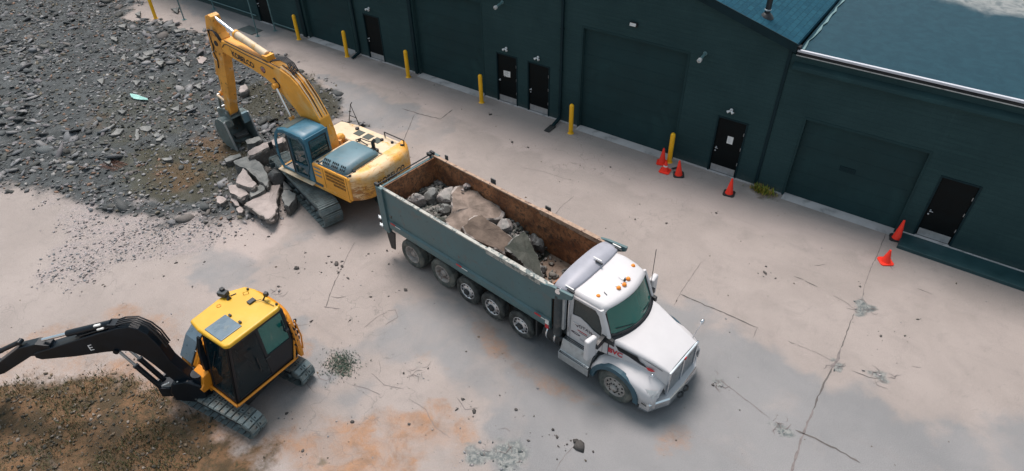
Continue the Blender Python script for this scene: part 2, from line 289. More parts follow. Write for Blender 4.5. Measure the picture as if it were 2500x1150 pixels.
FEAT = {"masks":[["soil",0.8,1.0,[[-190.2,28.22],[-30.89,-1.61],[-26.14,-3.6],[-24.07,-3.19],[-22.08,-2.56],[-18.93,-2.82],[-17.14,-2.23],[-15.01,-2.47],[-13.02,-2.7],[-11.14,-3.13],[-9.66,-4.2],[-8.95,-5.25],[-7.66,-5.23],[-6.8,-5.67],[-6.61,-9.37],[-6.46,-11.18],[-7.55,-11.66],[-8.8,-12.38],[-10.84,-12.94],[-11.81,-13.46],[-21.67,-18.0]]],["pebble",0.9,1.0,[[-13.85,-14.26],[-12.05,-13.33],[-9.0,-12.25],[-7.55,-11.66],[-6.71,-10.83],[-6.36,-11.25],[-6.36,-11.88],[-6.28,-12.55],[-6.13,-13.37],[-7.18,-13.4],[-7.98,-13.47],[-7.92,-14.59],[-7.78,-15.59],[-9.09,-16.48]]],["moss",0.5,0.8,[[-13.7,-11.33],[-13.2,-9.94],[-11.32,-9.04],[-9.31,-9.05],[-8.95,-10.36],[-8.37,-11.41],[-10.02,-12.53],[-12.02,-12.43]]],["moss",0.5,0.55,[[-19.2,-9.56],[-18.37,-8.12],[-18.46,-6.26],[-15.38,-7.04],[-13.21,-9.23],[-14.94,-11.81]]],["olive",0.6,0.75,[[-13.58,-10.9],[-11.44,-8.59],[-10.48,-7.4],[-8.83,-9.05],[-8.14,-11.25],[-10.48,-12.56]]],["olive",0.5,1,[[-15.03,-4.99],[-13.96,-3.8],[-12.86,-2.84],[-10.95,-3.23],[-9.69,-4.22],[-9.28,-5.08],[-10.15,-6.05],[-12.39,-6.74]]],["orange",0.35,0.7,[[-12.66,-8.86],[-11.05,-8.51],[-9.66,-8.78],[-10.33,-9.73],[-11.47,-9.83]]],["orange",0.4,0.7,[[-12.0,-10.85],[-10.97,-10.16],[-9.66,-10.54],[-9.95,-11.48],[-11.08,-11.5]]],["orange",0.3,0.6,[[-18.12,-10.13],[-17.3,-10.01],[-16.46,-10.64],[-16.77,-10.84]]],["veg",0.8,1.0,[[-9.32,-20.51],[-4.17,-17.5],[-3.11,-16.99],[-2.4,-16.87],[-1.68,-16.87],[-0.75,-17.04],[0.04,-16.94],[1.17,-16.88],[2.2,-17.66],[-3.15,-22.41]]],["orange",0.5,0.75,[[-5.02,-17.05],[-4.36,-16.26],[-3.28,-16.33],[-2.14,-16.47],[-0.25,-16.29],[0.26,-16.2],[1.01,-16.32],[0.31,-16.69],[-0.77,-16.92],[-2.29,-16.72],[-3.14,-16.86],[-4.23,-17.46]]],["orange",0.5,0.5,[[-6.95,-16.03],[-6.4,-15.45],[-5.16,-15.19],[-4.58,-14.79],[-3.31,-15.36],[-4.5,-16.52],[-5.15,-16.97]]],["orange",0.5,0.5,[[-8.74,-19.79],[-6.32,-16.36],[-4.23,-17.46],[-7.23,-20.3]]],["orange",0.6,0.8,[[0.34,-16.15],[0.87,-15.51],[1.68,-15.21],[2.62,-14.56],[2.95,-13.37],[3.37,-12.79],[4.5,-13.25],[4.53,-13.87],[3.5,-15.43],[2.03,-16.46]]],["orange",0.3,0.6,[[3.08,-13.06],[3.65,-12.81],[4.42,-13.3],[4.1,-13.66],[3.49,-13.68]]],["orange",0.35,0.5,[[1.74,-10.35],[2.35,-10.21],[3.61,-10.58],[4.61,-10.71],[6.33,-10.58],[6.73,-10.88],[6.11,-11.17],[4.66,-11.15],[3.25,-11.0]]],["orange",0.35,0.6,[[7.94,-10.31],[8.28,-10.15],[8.92,-10.68],[8.48,-11.23],[8.03,-10.92]]],["orange",0.3,0.35,[[1.75,-12.2],[2.19,-11.73],[2.8,-12.12],[2.11,-12.6]]],["orange",0.4,0.35,[[0.51,-15.21],[1.07,-14.67],[2.07,-14.68],[1.52,-15.32]]],["orange",0.3,0.6,[[-1.69,-13.54],[-1.42,-13.35],[-0.49,-13.58],[-0.13,-14.15],[-0.7,-14.22]]],["damp",0.9,1,[[5.54,-6.66],[6.55,-6.65],[7.33,-6.78],[8.32,-6.64],[9.01,-6.71],[9.79,-6.83],[10.51,-6.86],[10.92,-7.25],[11.57,-6.43],[12.01,-6.72],[12.52,-6.99],[13.28,-6.93],[16.39,-5.46],[16.45,-9.49],[7.27,-15.97],[4.97,-12.11],[4.38,-10.38]]],["damp",0.5,0.75,[[0.33,-13.18],[0.42,-11.9],[0.37,-10.7],[1.14,-10.17],[2.16,-10.15],[4.3,-10.27],[6.74,-10.3],[7.96,-12.53],[5.89,-13.4],[4.56,-12.39],[2.37,-12.1],[1.4,-12.61]]],["damp",0.3,0.55,[[-6.92,-12.99],[-5.84,-12.25],[-4.35,-12.16],[-4.6,-10.68],[-4.57,-10.03],[-4.14,-10.24],[-4.03,-11.48],[-3.92,-12.94],[-4.38,-13.87],[-5.33,-13.9]]],["damp",0.3,0.8,[[-1.84,-13.28],[-1.16,-12.99],[-0.02,-13.43],[0.21,-13.91],[0.9,-13.44],[0.63,-14.55],[-0.52,-14.1]]],["damp",0.5,0.6,[[-1.0,-14.76],[0.24,-14.21],[1.8,-13.74],[1.9,-14.38],[0.51,-15.21],[-0.54,-15.36]]],["damp",0.35,0.75,[[-12.78,-2.54],[-10.9,-2.18],[-8.27,-2.56],[-6.85,-2.34],[-5.5,-4.08],[-6.43,-4.7],[-8.2,-4.76],[-9.37,-4.34]]],["damp",0.3,0.35,[[-20.02,-2.04],[-17.93,-0.07],[-17.14,-2.23],[-19.36,-2.51]]],["damp",0.4,0.7,[[-27.93,0.26],[-18.58,0.46],[-17.69,-0.53],[-17.95,-1.6],[-21.55,-1.44],[-25.55,-1.27]]],["damp",0.3,0.35,[[-6.92,-2.51],[-5.39,-2.61],[-5.44,-1.65],[-4.49,-2.29],[-4.25,-4.31],[-5.52,-4.64]]],["damp",0.6,0.3,[[-5.18,-8.41],[-3.6,-7.62],[-2.13,-8.75],[-2.71,-9.64]]],["damp",0.35,0.5,[[6.67,-6.38],[7.36,-6.29],[7.99,-6.68],[7.45,-7.06]]],["bright",0.4,0.8,[[-17.46,-1.98],[-17.31,-0.59],[-9.39,-0.07],[-4.76,-0.03],[3.51,-0.12],[7.47,-0.41],[10.78,0.03],[10.92,-1.72],[5.5,-2.55],[-0.84,-2.71],[-8.51,-2.07],[-12.23,-1.93],[-15.74,-1.87]]],["bright",0.35,0.8,[[-6.55,-11.11],[-5.22,-9.82],[-4.5,-11.1],[-4.77,-12.44],[-6.1,-12.67],[-6.58,-12.03]]],["bright",0.6,0.35,[[-6.02,-13.3],[-2.49,-9.49],[-0.82,-10.81],[-2.09,-13.08],[-4.77,-14.14]]],["bright",0.5,0.4,[[-6.88,-15.18],[-6.23,-13.44],[-3.59,-13.33],[-4.53,-14.56],[-6.24,-15.54]]],["crumb",0.12,1,[[10.71,-3.89],[10.85,-3.57],[11.21,-3.77],[11.2,-4.02],[10.86,-4.31]]],["crumb",0.12,0.8,[[11.59,-6.11],[11.99,-5.83],[12.04,-6.33]]],["crumb",0.12,0.8,[[10.74,-6.23],[11.05,-6.28],[10.97,-6.54],[10.79,-6.51]]],["crumb",0.12,1,[[10.06,-8.86],[10.42,-8.79],[10.64,-9.03],[10.34,-9.11]]],["crumb",0.12,0.7,[[8.45,-8.49],[8.72,-8.36],[8.77,-8.63],[8.57,-8.7]]],["crumb",0.25,0.9,[[4.51,-13.56],[5.16,-13.18],[5.57,-12.63],[5.89,-12.92],[5.75,-13.5],[4.89,-13.74]]],["crumb",0.2,0.4,[[2.02,-12.5],[2.24,-12.27],[2.71,-12.65],[2.46,-12.83]]],["moss",0.15,0.8,[[0.03,-13.47],[0.28,-13.13],[0.82,-13.33],[1.1,-13.65],[0.79,-13.75],[0.37,-13.64]]],["crumb",0.2,0.35,[[-3.33,-12.95],[-3.07,-12.57],[-2.67,-12.89],[-2.96,-13.09]]],["veg",0.1,0.6,[[6.52,-0.28],[7.32,0.04],[7.47,-0.41],[6.87,-0.68]]],["moss",0.1,1,[[2.06,-15.61],[2.22,-15.51],[2.4,-15.67],[2.22,-15.79]]]],"joints":[[0.05,[[-7.35,-2.79],[-6.3,-2.7],[-5.43,-2.56],[-5.51,-1.7]]],[0.03,[[-6.55,-2.87],[-5.91,-3.99],[-5.52,-4.64]]],[0.04,[[6.62,-6.27],[7.71,-6.27],[8.85,-6.27]]],[0.025,[[8.85,-6.27],[8.87,-6.69]]],[0.02,[[6.58,-4.68],[6.62,-6.22],[6.67,-6.77]]],[0.025,[[10.75,-0.11],[10.77,-1.27],[10.75,-2.16],[10.78,-3.06],[10.86,-3.6]]],[0.03,[[10.81,-4.29],[10.83,-5.08],[10.84,-5.75]]],[0.07,[[10.84,-5.75],[10.87,-6.13],[10.83,-6.56]]],[0.05,[[10.83,-6.56],[10.81,-7.03],[10.8,-7.51],[10.81,-8.04]]],[0.06,[[10.81,-8.04],[10.81,-8.59],[10.84,-9.09],[10.89,-9.97],[10.96,-10.99]]],[0.03,[[9.04,-3.75],[9.3,-3.74]]],[0.045,[[9.34,-3.77],[9.7,-3.81]]],[0.025,[[10.17,-3.92],[10.46,-3.97],[10.8,-4.13]]],[0.04,[[9.67,-6.29],[9.85,-6.27]]],[0.015,[[9.85,-6.27],[10.34,-6.26],[10.76,-6.3]]],[0.03,[[11.26,-6.34],[11.64,-6.31],[11.89,-6.16]]],[0.035,[[12.02,-2.31],[12.39,-2.32]]],[0.02,[[8.72,-8.48],[9.4,-8.67],[10.06,-8.86]]],[0.05,[[10.63,-8.85],[11.07,-8.8],[11.52,-8.8],[12.05,-8.86]]],[0.02,[[-2.69,-9.87],[-2.45,-10.41],[-2.09,-11.05]]],[0.03,[[-2.09,-11.05],[-1.76,-11.67],[-1.29,-12.37]]],[0.07,[[-1.37,-12.37],[-1.16,-12.28],[-0.93,-12.16]]],[0.03,[[-1.5,-11.97],[-1.29,-11.9],[-1.14,-11.72]]],[0.015,[[-0.79,-3.58],[0.12,-3.34],[0.86,-3.3],[1.24,-3.22]]],[0.02,[[1.73,-3.97],[1.69,-4.6],[1.76,-5.47]]],[0.02,[[1.28,-12.86],[1.51,-13.02],[1.6,-13.19]]],[0.02,[[1.39,-13.26],[1.95,-13.33],[2.42,-13.15]]],[0.02,[[1.28,-13.79],[1.71,-13.65],[2.09,-13.61]]],[0.025,[[0.21,-13.91],[0.18,-13.61],[0.56,-13.75],[0.68,-14.06],[0.46,-14.13],[0.19,-14.01]]],[0.015,[[2.75,-13.29],[3.27,-13.29],[3.73,-13.52],[4.26,-13.55]]],[0.02,[[3.65,-12.59],[4.04,-12.75],[4.29,-12.51]]],[0.025,[[0.19,-11.51],[0.39,-11.31],[0.63,-11.48],[0.56,-11.9]]],[0.02,[[6.67,-12.86],[6.64,-12.39],[6.68,-12.11]]],[0.02,[[0.15,-12.27],[0.16,-11.81],[0.26,-11.5]]],[0.03,[[9.39,-2.94],[9.62,-2.72]]],[0.02,[[11.07,-1.61],[11.3,-1.89]]],[0.02,[[-6.12,-6.74],[-5.71,-6.3]]],[0.03,[[-3.65,-6.64],[-3.1,-6.71]]],[0.012,[[-2.41,-13.67],[-1.6,-13.48],[-1.16,-12.99]]],[0.02,[[0.13,-14.89],[0.17,-14.41],[0.71,-14.49]]],[0.02,[[12.45,-5.36],[12.65,-5.27]]]],"spots":[[0.16,6.81,-12.05],[0.1,6.68,-11.96],[0.09,0.1,-10.58],[0.08,-2.02,-2.37],[0.09,8.3,-4.09],[0.05,8.62,-4.14],[0.05,-1.29,-2.33],[0.05,1.9,-1.77],[0.06,6.03,-2.19],[0.05,4.93,-3.58],[0.05,4.01,-3.95],[0.09,-3.97,-1.16],[0.04,-7.58,-0.46],[0.07,-5.18,-11.27],[0.05,-5.95,-11.72],[0.06,-6.11,-11.83],[0.06,-3.33,-11.72],[0.08,-3.25,-11.74],[0.05,-3.59,-11.13],[0.06,-1.57,-9.62],[0.05,-1.08,-10.03],[0.12,-2.4,-10.93],[0.08,-2.19,-10.9],[0.06,-2.59,-10.95],[0.05,-2.08,-11.15],[0.06,-1.64,-11.17],[0.04,-2.5,-11.44],[0.05,-0.55,-11.34],[0.05,-0.37,-12.3],[0.06,-1.22,-12.94],[0.05,6.07,-12.02],[0.05,6.54,-12.15],[0.05,5.76,-12.57],[0.04,4.49,-11.95],[0.05,5.05,-12.05],[0.06,4.26,-12.67],[0.05,3.88,-12.86],[0.04,2.5,-12.33],[0.06,2.09,-12.8],[0.06,0.6,-15.28],[0.07,0.26,-16.2],[0.05,1.7,-15.72],[0.06,2.07,-14.54],[0.05,3.22,-13.81],[0.05,3.82,-12.55],[0.05,-1.93,-10.05],[0.05,-2.76,-8.67],[0.06,-3.07,-12.57],[0.05,-5.82,-13.16],[0.06,-6.52,-13.68],[0.05,11.58,-4.74],[0.05,8.6,-8.72],[0.04,-5.17,-14.01],[0.05,-6.28,-14.24],[0.04,-2.93,-13.27],[0.05,10.69,-3.13],[0.04,12.1,-4.38],[0.05,12.25,-3.57]],"slabs":[["concrete_slab","large triangular pale pink concrete slab with a cracked corner, nearest the track end",0.22,"c",[[-7.159,-9.042,0.209],[-6.73,-9.475,0.265],[-6.299,-9.937,0.324],[-5.845,-10.286,0.373],[-5.459,-10.628,0.419],[-5.342,-11.004,0.46],[-5.994,-10.968,0.437],[-6.74,-10.894,0.407],[-6.87,-10.107,0.324]],None],["concrete_slab","smooth three cornered concrete slab leaning in the middle of the broken pile",0.16,"c",[[-8.218,-9.76,0.646],[-7.789,-9.883,0.649],[-6.964,-10.12,0.654],[-6.925,-10.319,0.627],[-7.333,-10.404,0.593],[-7.792,-10.422,0.568],[-8.049,-10.094,0.604]],None],["concrete_chunk","pale rounded concrete piece at the front of the broken pile, above a narrow splinter",0.28,"c",[[-8.053,-10.571,0.42],[-8.03,-10.444,0.42],[-7.851,-10.368,0.42],[-7.544,-10.338,0.42],[-7.259,-10.391,0.42],[-7.044,-10.489,0.42],[-7.108,-10.756,0.42],[-7.444,-10.76,0.42],[-7.655,-10.794,0.42]],None],["concrete_chunk","narrow pale concrete splinter lying below the front piece of the pile",0.2,"c",[[-7.907,-10.71,0.232],[-7.812,-10.618,0.241],[-7.159,-10.851,0.218],[-7.046,-10.921,0.211],[-7.195,-10.985,0.204],[-7.554,-10.877,0.215]],None],["concrete_chunk","small tan concrete chunk alone at the left edge of the broken pile",0.25,"c",[[-8.096,-11.085,0.25],[-8.066,-10.967,0.25],[-7.914,-10.919,0.25],[-7.674,-10.934,0.25],[-7.592,-11.117,0.25],[-7.619,-11.251,0.25],[-7.841,-11.233,0.25]],None],["boulder","rounded dark grey boulder tucked against the excavator track",0.5,"d",[[-7.43,-9.381,0.5],[-7.541,-9.193,0.5],[-7.505,-9.051,0.5],[-7.226,-9.069,0.5],[-6.949,-9.173,0.5],[-6.795,-9.383,0.5],[-6.889,-9.542,0.5],[-7.129,-9.551,0.5]],None],["concrete_chunk","rough grey concrete chunk standing alone beside the track end",0.4,"g",[[-6.211,-9.786,0.4],[-6.29,-9.623,0.4],[-6.151,-9.502,0.4],[-5.775,-9.546,0.4],[-5.552,-9.766,0.4],[-5.389,-10.163,0.4],[-5.604,-10.165,0.4],[-5.96,-9.99,0.4]],None],["concrete_beam","long broken concrete beam lying across the back of the pile",0.3,"c",[[-8.749,-9.161,0.75],[-8.846,-8.851,0.75],[-8.805,-8.537,0.75],[-8.715,-8.185,0.75],[-8.543,-7.676,0.75],[-8.233,-7.929,0.75],[-8.355,-8.364,0.75],[-8.428,-8.759,0.75],[-8.43,-9.132,0.75],[-8.531,-9.292,0.75]],None],["concrete_slab","large rough grey slab at the centre of the pile, in front of the beam",0.25,"g",[[-9.087,-9.591,0.527],[-8.986,-9.356,0.553],[-8.729,-9.062,0.587],[-8.299,-9.117,0.59],[-7.82,-9.216,0.59],[-6.852,-9.718,0.559],[-6.743,-9.942,0.539],[-7.326,-9.882,0.533],[-7.861,-9.736,0.537],[-8.334,-9.644,0.537],[-8.577,-9.7,0.526],[-8.873,-9.682,0.522]],None],["concrete_chunk","flat dark concrete piece at the far left corner of the pile",0.2,"g",[[-9.809,-9.537,0.3],[-9.806,-9.252,0.3],[-9.599,-8.973,0.3],[-9.418,-9.055,0.3],[-9.46,-9.366,0.3],[-9.559,-9.631,0.3]],None],["concrete_chunk","grey concrete lump behind the long beam",0.4,"g",[[-9.874,-8.474,0.5],[-9.865,-8.268,0.5],[-9.706,-7.959,0.5],[-9.444,-8.053,0.5],[-9.438,-8.414,0.5],[-9.637,-8.58,0.5]],None],["concrete_chunk","broken wedge between the three cornered slab and the large triangular slab",0.3,"g",[[-7.123,-10.404,0.45],[-7.046,-10.189,0.45],[-7.198,-9.878,0.45],[-6.986,-9.846,0.45],[-6.759,-10.023,0.45],[-6.759,-10.345,0.45],[-6.806,-10.563,0.45]],None],["concrete_chunk","dark grey chunk half under the excavator track beside the boulder",0.3,"d",[[-6.919,-9.209,0.3],[-6.508,-9.271,0.3],[-6.174,-9.378,0.3],[-6.286,-9.454,0.3],[-6.444,-9.561,0.3]],None],["concrete_chunk","small dark flat piece at the front edge of the fine gravel",0.1,"d",[[-7.058,-11.475,0.1],[-6.989,-11.326,0.1],[-6.859,-11.39,0.1],[-6.907,-11.507,0.1]],None],["concrete_chunk","small white crumbled concrete piece at the edge of the broken pile",0.2,"c",[[-7.032,-11.075,0.2],[-7.032,-10.92,0.2],[-6.787,-10.961,0.2],[-6.676,-11.09,0.2],[-6.784,-11.164,0.2]],None],["concrete_slab","flat concrete slab lying inside the open bucket jaws",0.12,"g",[[-11.347,-8.076,0.28],[-11.368,-7.864,0.28],[-11.013,-7.628,0.28],[-10.654,-7.838,0.28],[-10.703,-8.091,0.28],[-10.763,-8.306,0.28],[-11.118,-8.242,0.28]],None],["concrete_slab","tan upright slab seen between the excavator stick and boom",0.2,"c",[[-13.939,-5.88,0.263],[-14.166,-5.582,0.322],[-14.031,-5.413,0.356],[-13.669,-5.546,0.33],[-13.615,-5.786,0.282],[-13.749,-5.952,0.248]],None],["concrete_chunk","pinkish pale concrete chunk in the rubble left of the excavator boom",0.15,"c",[[-18.614,-4.822,0.15],[-18.746,-4.572,0.15],[-18.4,-4.497,0.15],[-18.176,-4.573,0.15],[-17.869,-5.012,0.15],[-18.107,-5.04,0.15]],None],["plastic_scrap","pale teal strip of plastic sheet on the rubble",0.03,"t",[[-18.024,-8.519,0.119],[-17.767,-8.436,0.123],[-16.916,-8.345,0.127],[-16.792,-8.407,0.124],[-17.104,-8.565,0.116],[-17.474,-8.676,0.111]],None],["rubble_slab","flat grey broken concrete piece lying in the rubble field",0.11,"g",[[-21.428,-5.915,0.192],[-21.182,-5.469,0.193],[-20.909,-5.62,0.135],[-21.013,-5.971,0.12]],"flat broken concrete pieces scattered in the rubble field"],["rubble_slab","flat grey broken concrete piece lying in the rubble field",0.11,"g",[[-21.184,-6.039,0.154],[-20.632,-5.952,0.186],[-20.813,-6.228,0.14]],"flat broken concrete pieces scattered in the rubble field"],["rubble_slab","flat grey broken concrete piece lying in the rubble field",0.11,"g",[[-21.781,-6.768,0.177],[-21.947,-6.438,0.226],[-21.461,-6.782,0.118],[-21.51,-6.91,0.12]],"flat broken concrete pieces scattered in the rubble field"],["rubble_slab","flat grey broken concrete piece lying in the rubble field",0.11,"g",[[-21.117,-6.387,0.196],[-20.889,-6.107,0.146],[-20.668,-6.314,0.138]],"flat broken concrete pieces scattered in the rubble field"],["rubble_slab","flat grey broken concrete piece lying in the rubble field",0.11,"g",[[-20.647,-3.732,0.158],[-20.279,-3.567,0.184],[-19.993,-3.728,0.163],[-20.283,-3.902,0.136]],"flat broken concrete pieces scattered in the rubble field"],["rubble_slab","flat grey broken concrete piece lying in the rubble field",0.11,"g",[[-20.27,-6.008,0.048],[-19.876,-5.788,0.098],[-18.959,-6.406,0.329]],"flat broken concrete pieces scattered in the rubble field"],["rubble_slab","flat grey broken concrete piece lying in the rubble field",0.11,"g",[[-18.365,-6.36,0.116],[-18.261,-6.147,0.092],[-17.569,-6.554,0.27]],"flat broken concrete pieces scattered in the rubble field"],["rubble_slab","flat grey broken concrete piece lying in the rubble field",0.11,"g",[[-15.22,-10.907,0.161],[-15.479,-10.524,0.175],[-15.322,-10.323,0.159],[-15.071,-10.648,0.145]],"flat broken concrete pieces scattered in the rubble field"],["rubble_slab","flat grey broken concrete piece lying in the rubble field",0.11,"g",[[-14.776,-10.086,0.189],[-14.675,-10.024,0.192],[-14.086,-10.421,0.138],[-14.084,-10.526,0.128],[-14.427,-10.363,0.154]],"flat broken concrete pieces scattered in the rubble field"],["rubble_slab","flat grey broken concrete piece lying in the rubble field",0.11,"g",[[-14.992,-9.872,0.11],[-14.54,-9.615,0.197],[-14.27,-9.714,0.204],[-14.275,-9.908,0.17],[-14.697,-9.981,0.118]],"flat broken concrete pieces scattered in the rubble field"],["rubble_slab","flat grey broken concrete piece lying in the rubble field",0.11,"g",[[-13.388,-10.142,0.17],[-13.667,-9.634,0.106],[-13.329,-9.773,0.162],[-13.145,-10.039,0.201]],"flat broken concrete pieces scattered in the rubble field"],["rubble_slab","flat grey broken concrete piece lying in the rubble field",0.11,"g",[[-13.947,-9.902,0.147],[-13.812,-9.707,0.159],[-13.566,-9.822,0.171],[-13.647,-9.988,0.163]],"flat broken concrete pieces scattered in the rubble field"],["rubble_slab","flat grey broken concrete piece lying in the rubble field",0.11,"g",[[-15.887,-10.715,0.167],[-16.001,-10.358,0.164],[-15.893,-10.362,0.155],[-15.761,-10.672,0.155]],"flat broken concrete pieces scattered in the rubble field"],["rubble_slab","flat grey broken concrete piece lying in the rubble field",0.11,"g",[[-12.062,-10.677,0.131],[-11.849,-10.429,0.136],[-11.555,-10.564,0.192],[-11.754,-10.733,0.18]],"flat broken concrete pieces scattered in the rubble field"],["rubble_slab","flat grey broken concrete piece lying in the rubble field",0.11,"g",[[-22.663,-3.458,0.197],[-22.444,-2.963,0.15],[-22.181,-3.06,0.129],[-22.284,-3.551,0.164]],"flat broken concrete pieces scattered in the rubble field"],["rubble_slab","flat grey broken concrete piece lying in the rubble field",0.11,"g",[[-24.333,-3.312,0.199],[-24.299,-3.025,0.149],[-23.957,-3.325,0.132]],"flat broken concrete pieces scattered in the rubble field"],["rubble_slab","flat grey broken concrete piece lying in the rubble field",0.11,"g",[[-23.495,-3.281,0.142],[-23.325,-2.874,0.193],[-22.99,-3.189,0.145]],"flat broken concrete pieces scattered in the rubble field"],["rubble_slab","flat grey broken concrete piece lying in the rubble field",0.11,"g",[[-24.779,-5.755,0.11],[-24.256,-5.555,0.197],[-23.783,-5.904,0.172]],"flat broken concrete pieces scattered in the rubble field"],["rubble_slab","flat grey broken concrete piece lying in the rubble field",0.11,"g",[[-26.088,-4.675,0.048],[-25.548,-4.372,0.179],[-24.86,-4.81,0.251]],"flat broken concrete pieces scattered in the rubble field"],["rubble_slab","flat grey broken concrete piece lying in the rubble field",0.11,"g",[[-26.467,-3.356,0.188],[-26.767,-2.874,0.127],[-26.004,-3.348,0.165]],"flat broken concrete pieces scattered in the rubble field"],["rubble_slab","flat grey broken concrete piece lying in the rubble field",0.11,"g",[[-15.291,-6.436,0.166],[-15.258,-6.257,0.132],[-14.955,-6.484,0.182]],"flat broken concrete pieces scattered in the rubble field"],["rubble_slab","flat grey broken concrete piece lying in the rubble field",0.11,"g",[[-19.422,-5.224,0.174],[-19.264,-4.958,0.147],[-18.797,-5.333,0.159]],"flat broken concrete pieces scattered in the rubble field"],["rubble_slab","flat grey broken concrete piece lying in the rubble field",0.11,"g",[[-14.79,-7.935,0.176],[-14.722,-7.582,0.168],[-14.396,-7.877,0.136]],"flat broken concrete pieces scattered in the rubble field"],["rubble_slab","flat grey broken concrete piece lying in the rubble field",0.11,"g",[[-15.218,-8.327,0.159],[-15.103,-7.998,0.176],[-14.779,-8.219,0.145]],"flat broken concrete pieces scattered in the rubble field"],["rubble_slab","flat grey broken concrete piece lying in the rubble field",0.11,"g",[[-16.961,-9.693,0.191],[-16.604,-9.471,0.164],[-16.548,-9.705,0.125]],"flat broken concrete pieces scattered in the rubble field"],["rubble_slab","flat grey broken concrete piece lying in the rubble field",0.11,"g",[[-18.86,-7.188,0.112],[-18.567,-6.989,0.179],[-18.205,-7.275,0.188]],"flat broken concrete pieces scattered in the rubble field"],["rubble_slab","flat grey broken concrete piece lying in the rubble field",0.11,"g",[[-13.796,-12.039,0.114],[-13.695,-11.761,0.125],[-13.152,-12.062,0.24]],"flat broken concrete pieces scattered in the rubble field"],["rubble_slab","flat grey broken concrete piece lying in the rubble field",0.11,"g",[[-16.25,-6.571,0.158],[-16.35,-6.107,0.071],[-15.56,-6.646,0.248]],"flat broken concrete pieces scattered in the rubble field"],["rubble_slab","flat grey broken concrete piece lying in the rubble field",0.11,"g",[[-25.466,-1.858,0.186],[-25.184,-1.507,0.21],[-24.828,-1.871,0.085]],"flat broken concrete pieces scattered in the rubble field"],["rubble_slab","flat grey broken concrete piece lying in the rubble field",0.11,"g",[[-18.574,-5.464,0.197],[-18.586,-5.174,0.151],[-18.204,-5.508,0.132]],"flat broken concrete pieces scattered in the rubble field"],["rubble_slab","flat grey broken concrete piece lying in the rubble field",0.11,"g",[[-20.418,-8.708,0.18],[-20.396,-8.398,0.161],[-19.88,-8.752,0.139]],"flat broken concrete pieces scattered in the rubble field"],["rubble_slab","flat grey broken concrete piece lying in the rubble field",0.11,"g",[[-19.085,-7.79,0.162],[-18.633,-7.636,0.187],[-18.461,-7.963,0.131]],"flat broken concrete pieces scattered in the rubble field"],["rubble_slab","flat grey broken concrete piece lying in the rubble field",0.11,"g",[[-23.358,-6.585,0.155],[-23.499,-6.162,0.112],[-22.616,-6.644,0.212]],"flat broken concrete pieces scattered in the rubble field"]]}
# ---------------------------------------------------------------- ground
def poly_sd(px, py, poly):
    P = np.array(poly); d = np.full(px.shape, 1e9); ins = np.zeros(px.shape, bool); n = len(P)
    for i in range(n):
        a = P[i]; b = P[(i + 1) % n]; e = b - a; L = max((e ** 2).sum(), 1e-9)
        t = np.clip(((px - a[0]) * e[0] + (py - a[1]) * e[1]) / L, 0, 1)
        dx = px - a[0] - t * e[0]; dy = py - a[1] - t * e[1]; d = np.minimum(d, dx * dx + dy * dy)
        c = ((a[1] > py) != (b[1] > py)); xx = (b[0] - a[0]) * (py - a[1]) / ((b[1] - a[1]) if b[1] != a[1] else 1e-9) + a[0]
        ins ^= c & (px < xx)
    d = np.sqrt(d); return np.where(ins, -d, d)
CH = ['soil', 'pebble', 'moss', 'olive', 'orange', 'damp', 'bright', 'crumb', 'veg']
def masks_at(x, y):
    out = {c: np.zeros(x.shape) for c in CH}
    nz = {}
    for k, (ch, soft, amt, poly) in enumerate(FEAT['masks']):
        P = np.array(poly); mrg = soft * 2 + .5
        sel = (x > P[:, 0].min() - mrg) & (x < P[:, 0].max() + mrg) & (y > P[:, 1].min() - mrg) & (y < P[:, 1].max() + mrg)
        if not sel.any(): continue
        xs, ys = x[sel], y[sel]; s = poly_sd(xs, ys, poly)
        sc = .6 / max(soft, .1); rag = (fbm(xs, ys, sc, 5, 40 + k, .6) - .5)
        s = s + rag * soft * 3.2
        v = np.clip(.5 - s / (soft * 1.4), 0, 1); v = v * v * (3 - 2 * v) * amt
        if ch in ('orange', 'damp', 'bright', 'moss'): v = v * (.45 + .9 * np.clip(fbm(xs, ys, 1.1, 4, 90 + k), .2, .8))
        out[ch][sel] = np.maximum(out[ch][sel], np.clip(v, 0, 1))
    return out
def height_at(x, y, m=None):
    if m is None: m = masks_at(x, y)
    h = m['soil'] * (.02 + .16 * (fbm(x, y, .45, 3, 7) - .35) + .10 * (fbm(x, y, 2.2, 3, 8) - .4))
    h = h + m['veg'] * (.10 * (fbm(x, y, 2.5, 3, 9) - .3) + .02) + m['pebble'] * .03 * fbm(x, y, 5, 2, 10)
    h = h - m['crumb'] * .015 * fbm(x, y, 8, 2, 12)
    return np.maximum(h, -.02)
def axis(lo, hi, step, far):
    a = list(np.arange(lo, hi + 1e-6, step)); s = step; x = hi
    b = []
    while x < far: s *= 1.35; x += s; b.append(x)
    s = step; x = lo; c = []
    while x > -far: s *= 1.35; x -= s; c.append(x)
    return np.array(c[::-1] + a + b)
gx = axis(-37, 17, .085, 900); gy = axis(-21.5, .4, .085, 900)
GX, GY = np.meshgrid(gx, gy, indexing='ij'); fx, fy = GX.ravel(), GY.ravel()
near = (fx > -40) & (fx < 20) & (fy > -24) & (fy < 3)
mk = {c: np.zeros(fx.shape) for c in CH}; mm = masks_at(fx[near], fy[near])
for c in CH: mk[c][near] = mm[c]
hz = height_at(fx, fy, mk); hz[fy > -.05] = 0
nx_, ny_ = len(gx), len(gy)
idx = np.arange(nx_ * ny_).reshape(nx_, ny_)
faces = np.stack([idx[:-1, :-1], idx[1:, :-1], idx[1:, 1:], idx[:-1, 1:]], -1).reshape(-1, 4)
me = bpy.data.meshes.new('ground'); me.vertices.add(len(fx)); me.vertices.foreach_set('co', np.stack([fx, fy, hz], 1).ravel())
me.loops.add(faces.size); me.loops.foreach_set('vertex_index', faces.ravel().astype(np.int32))
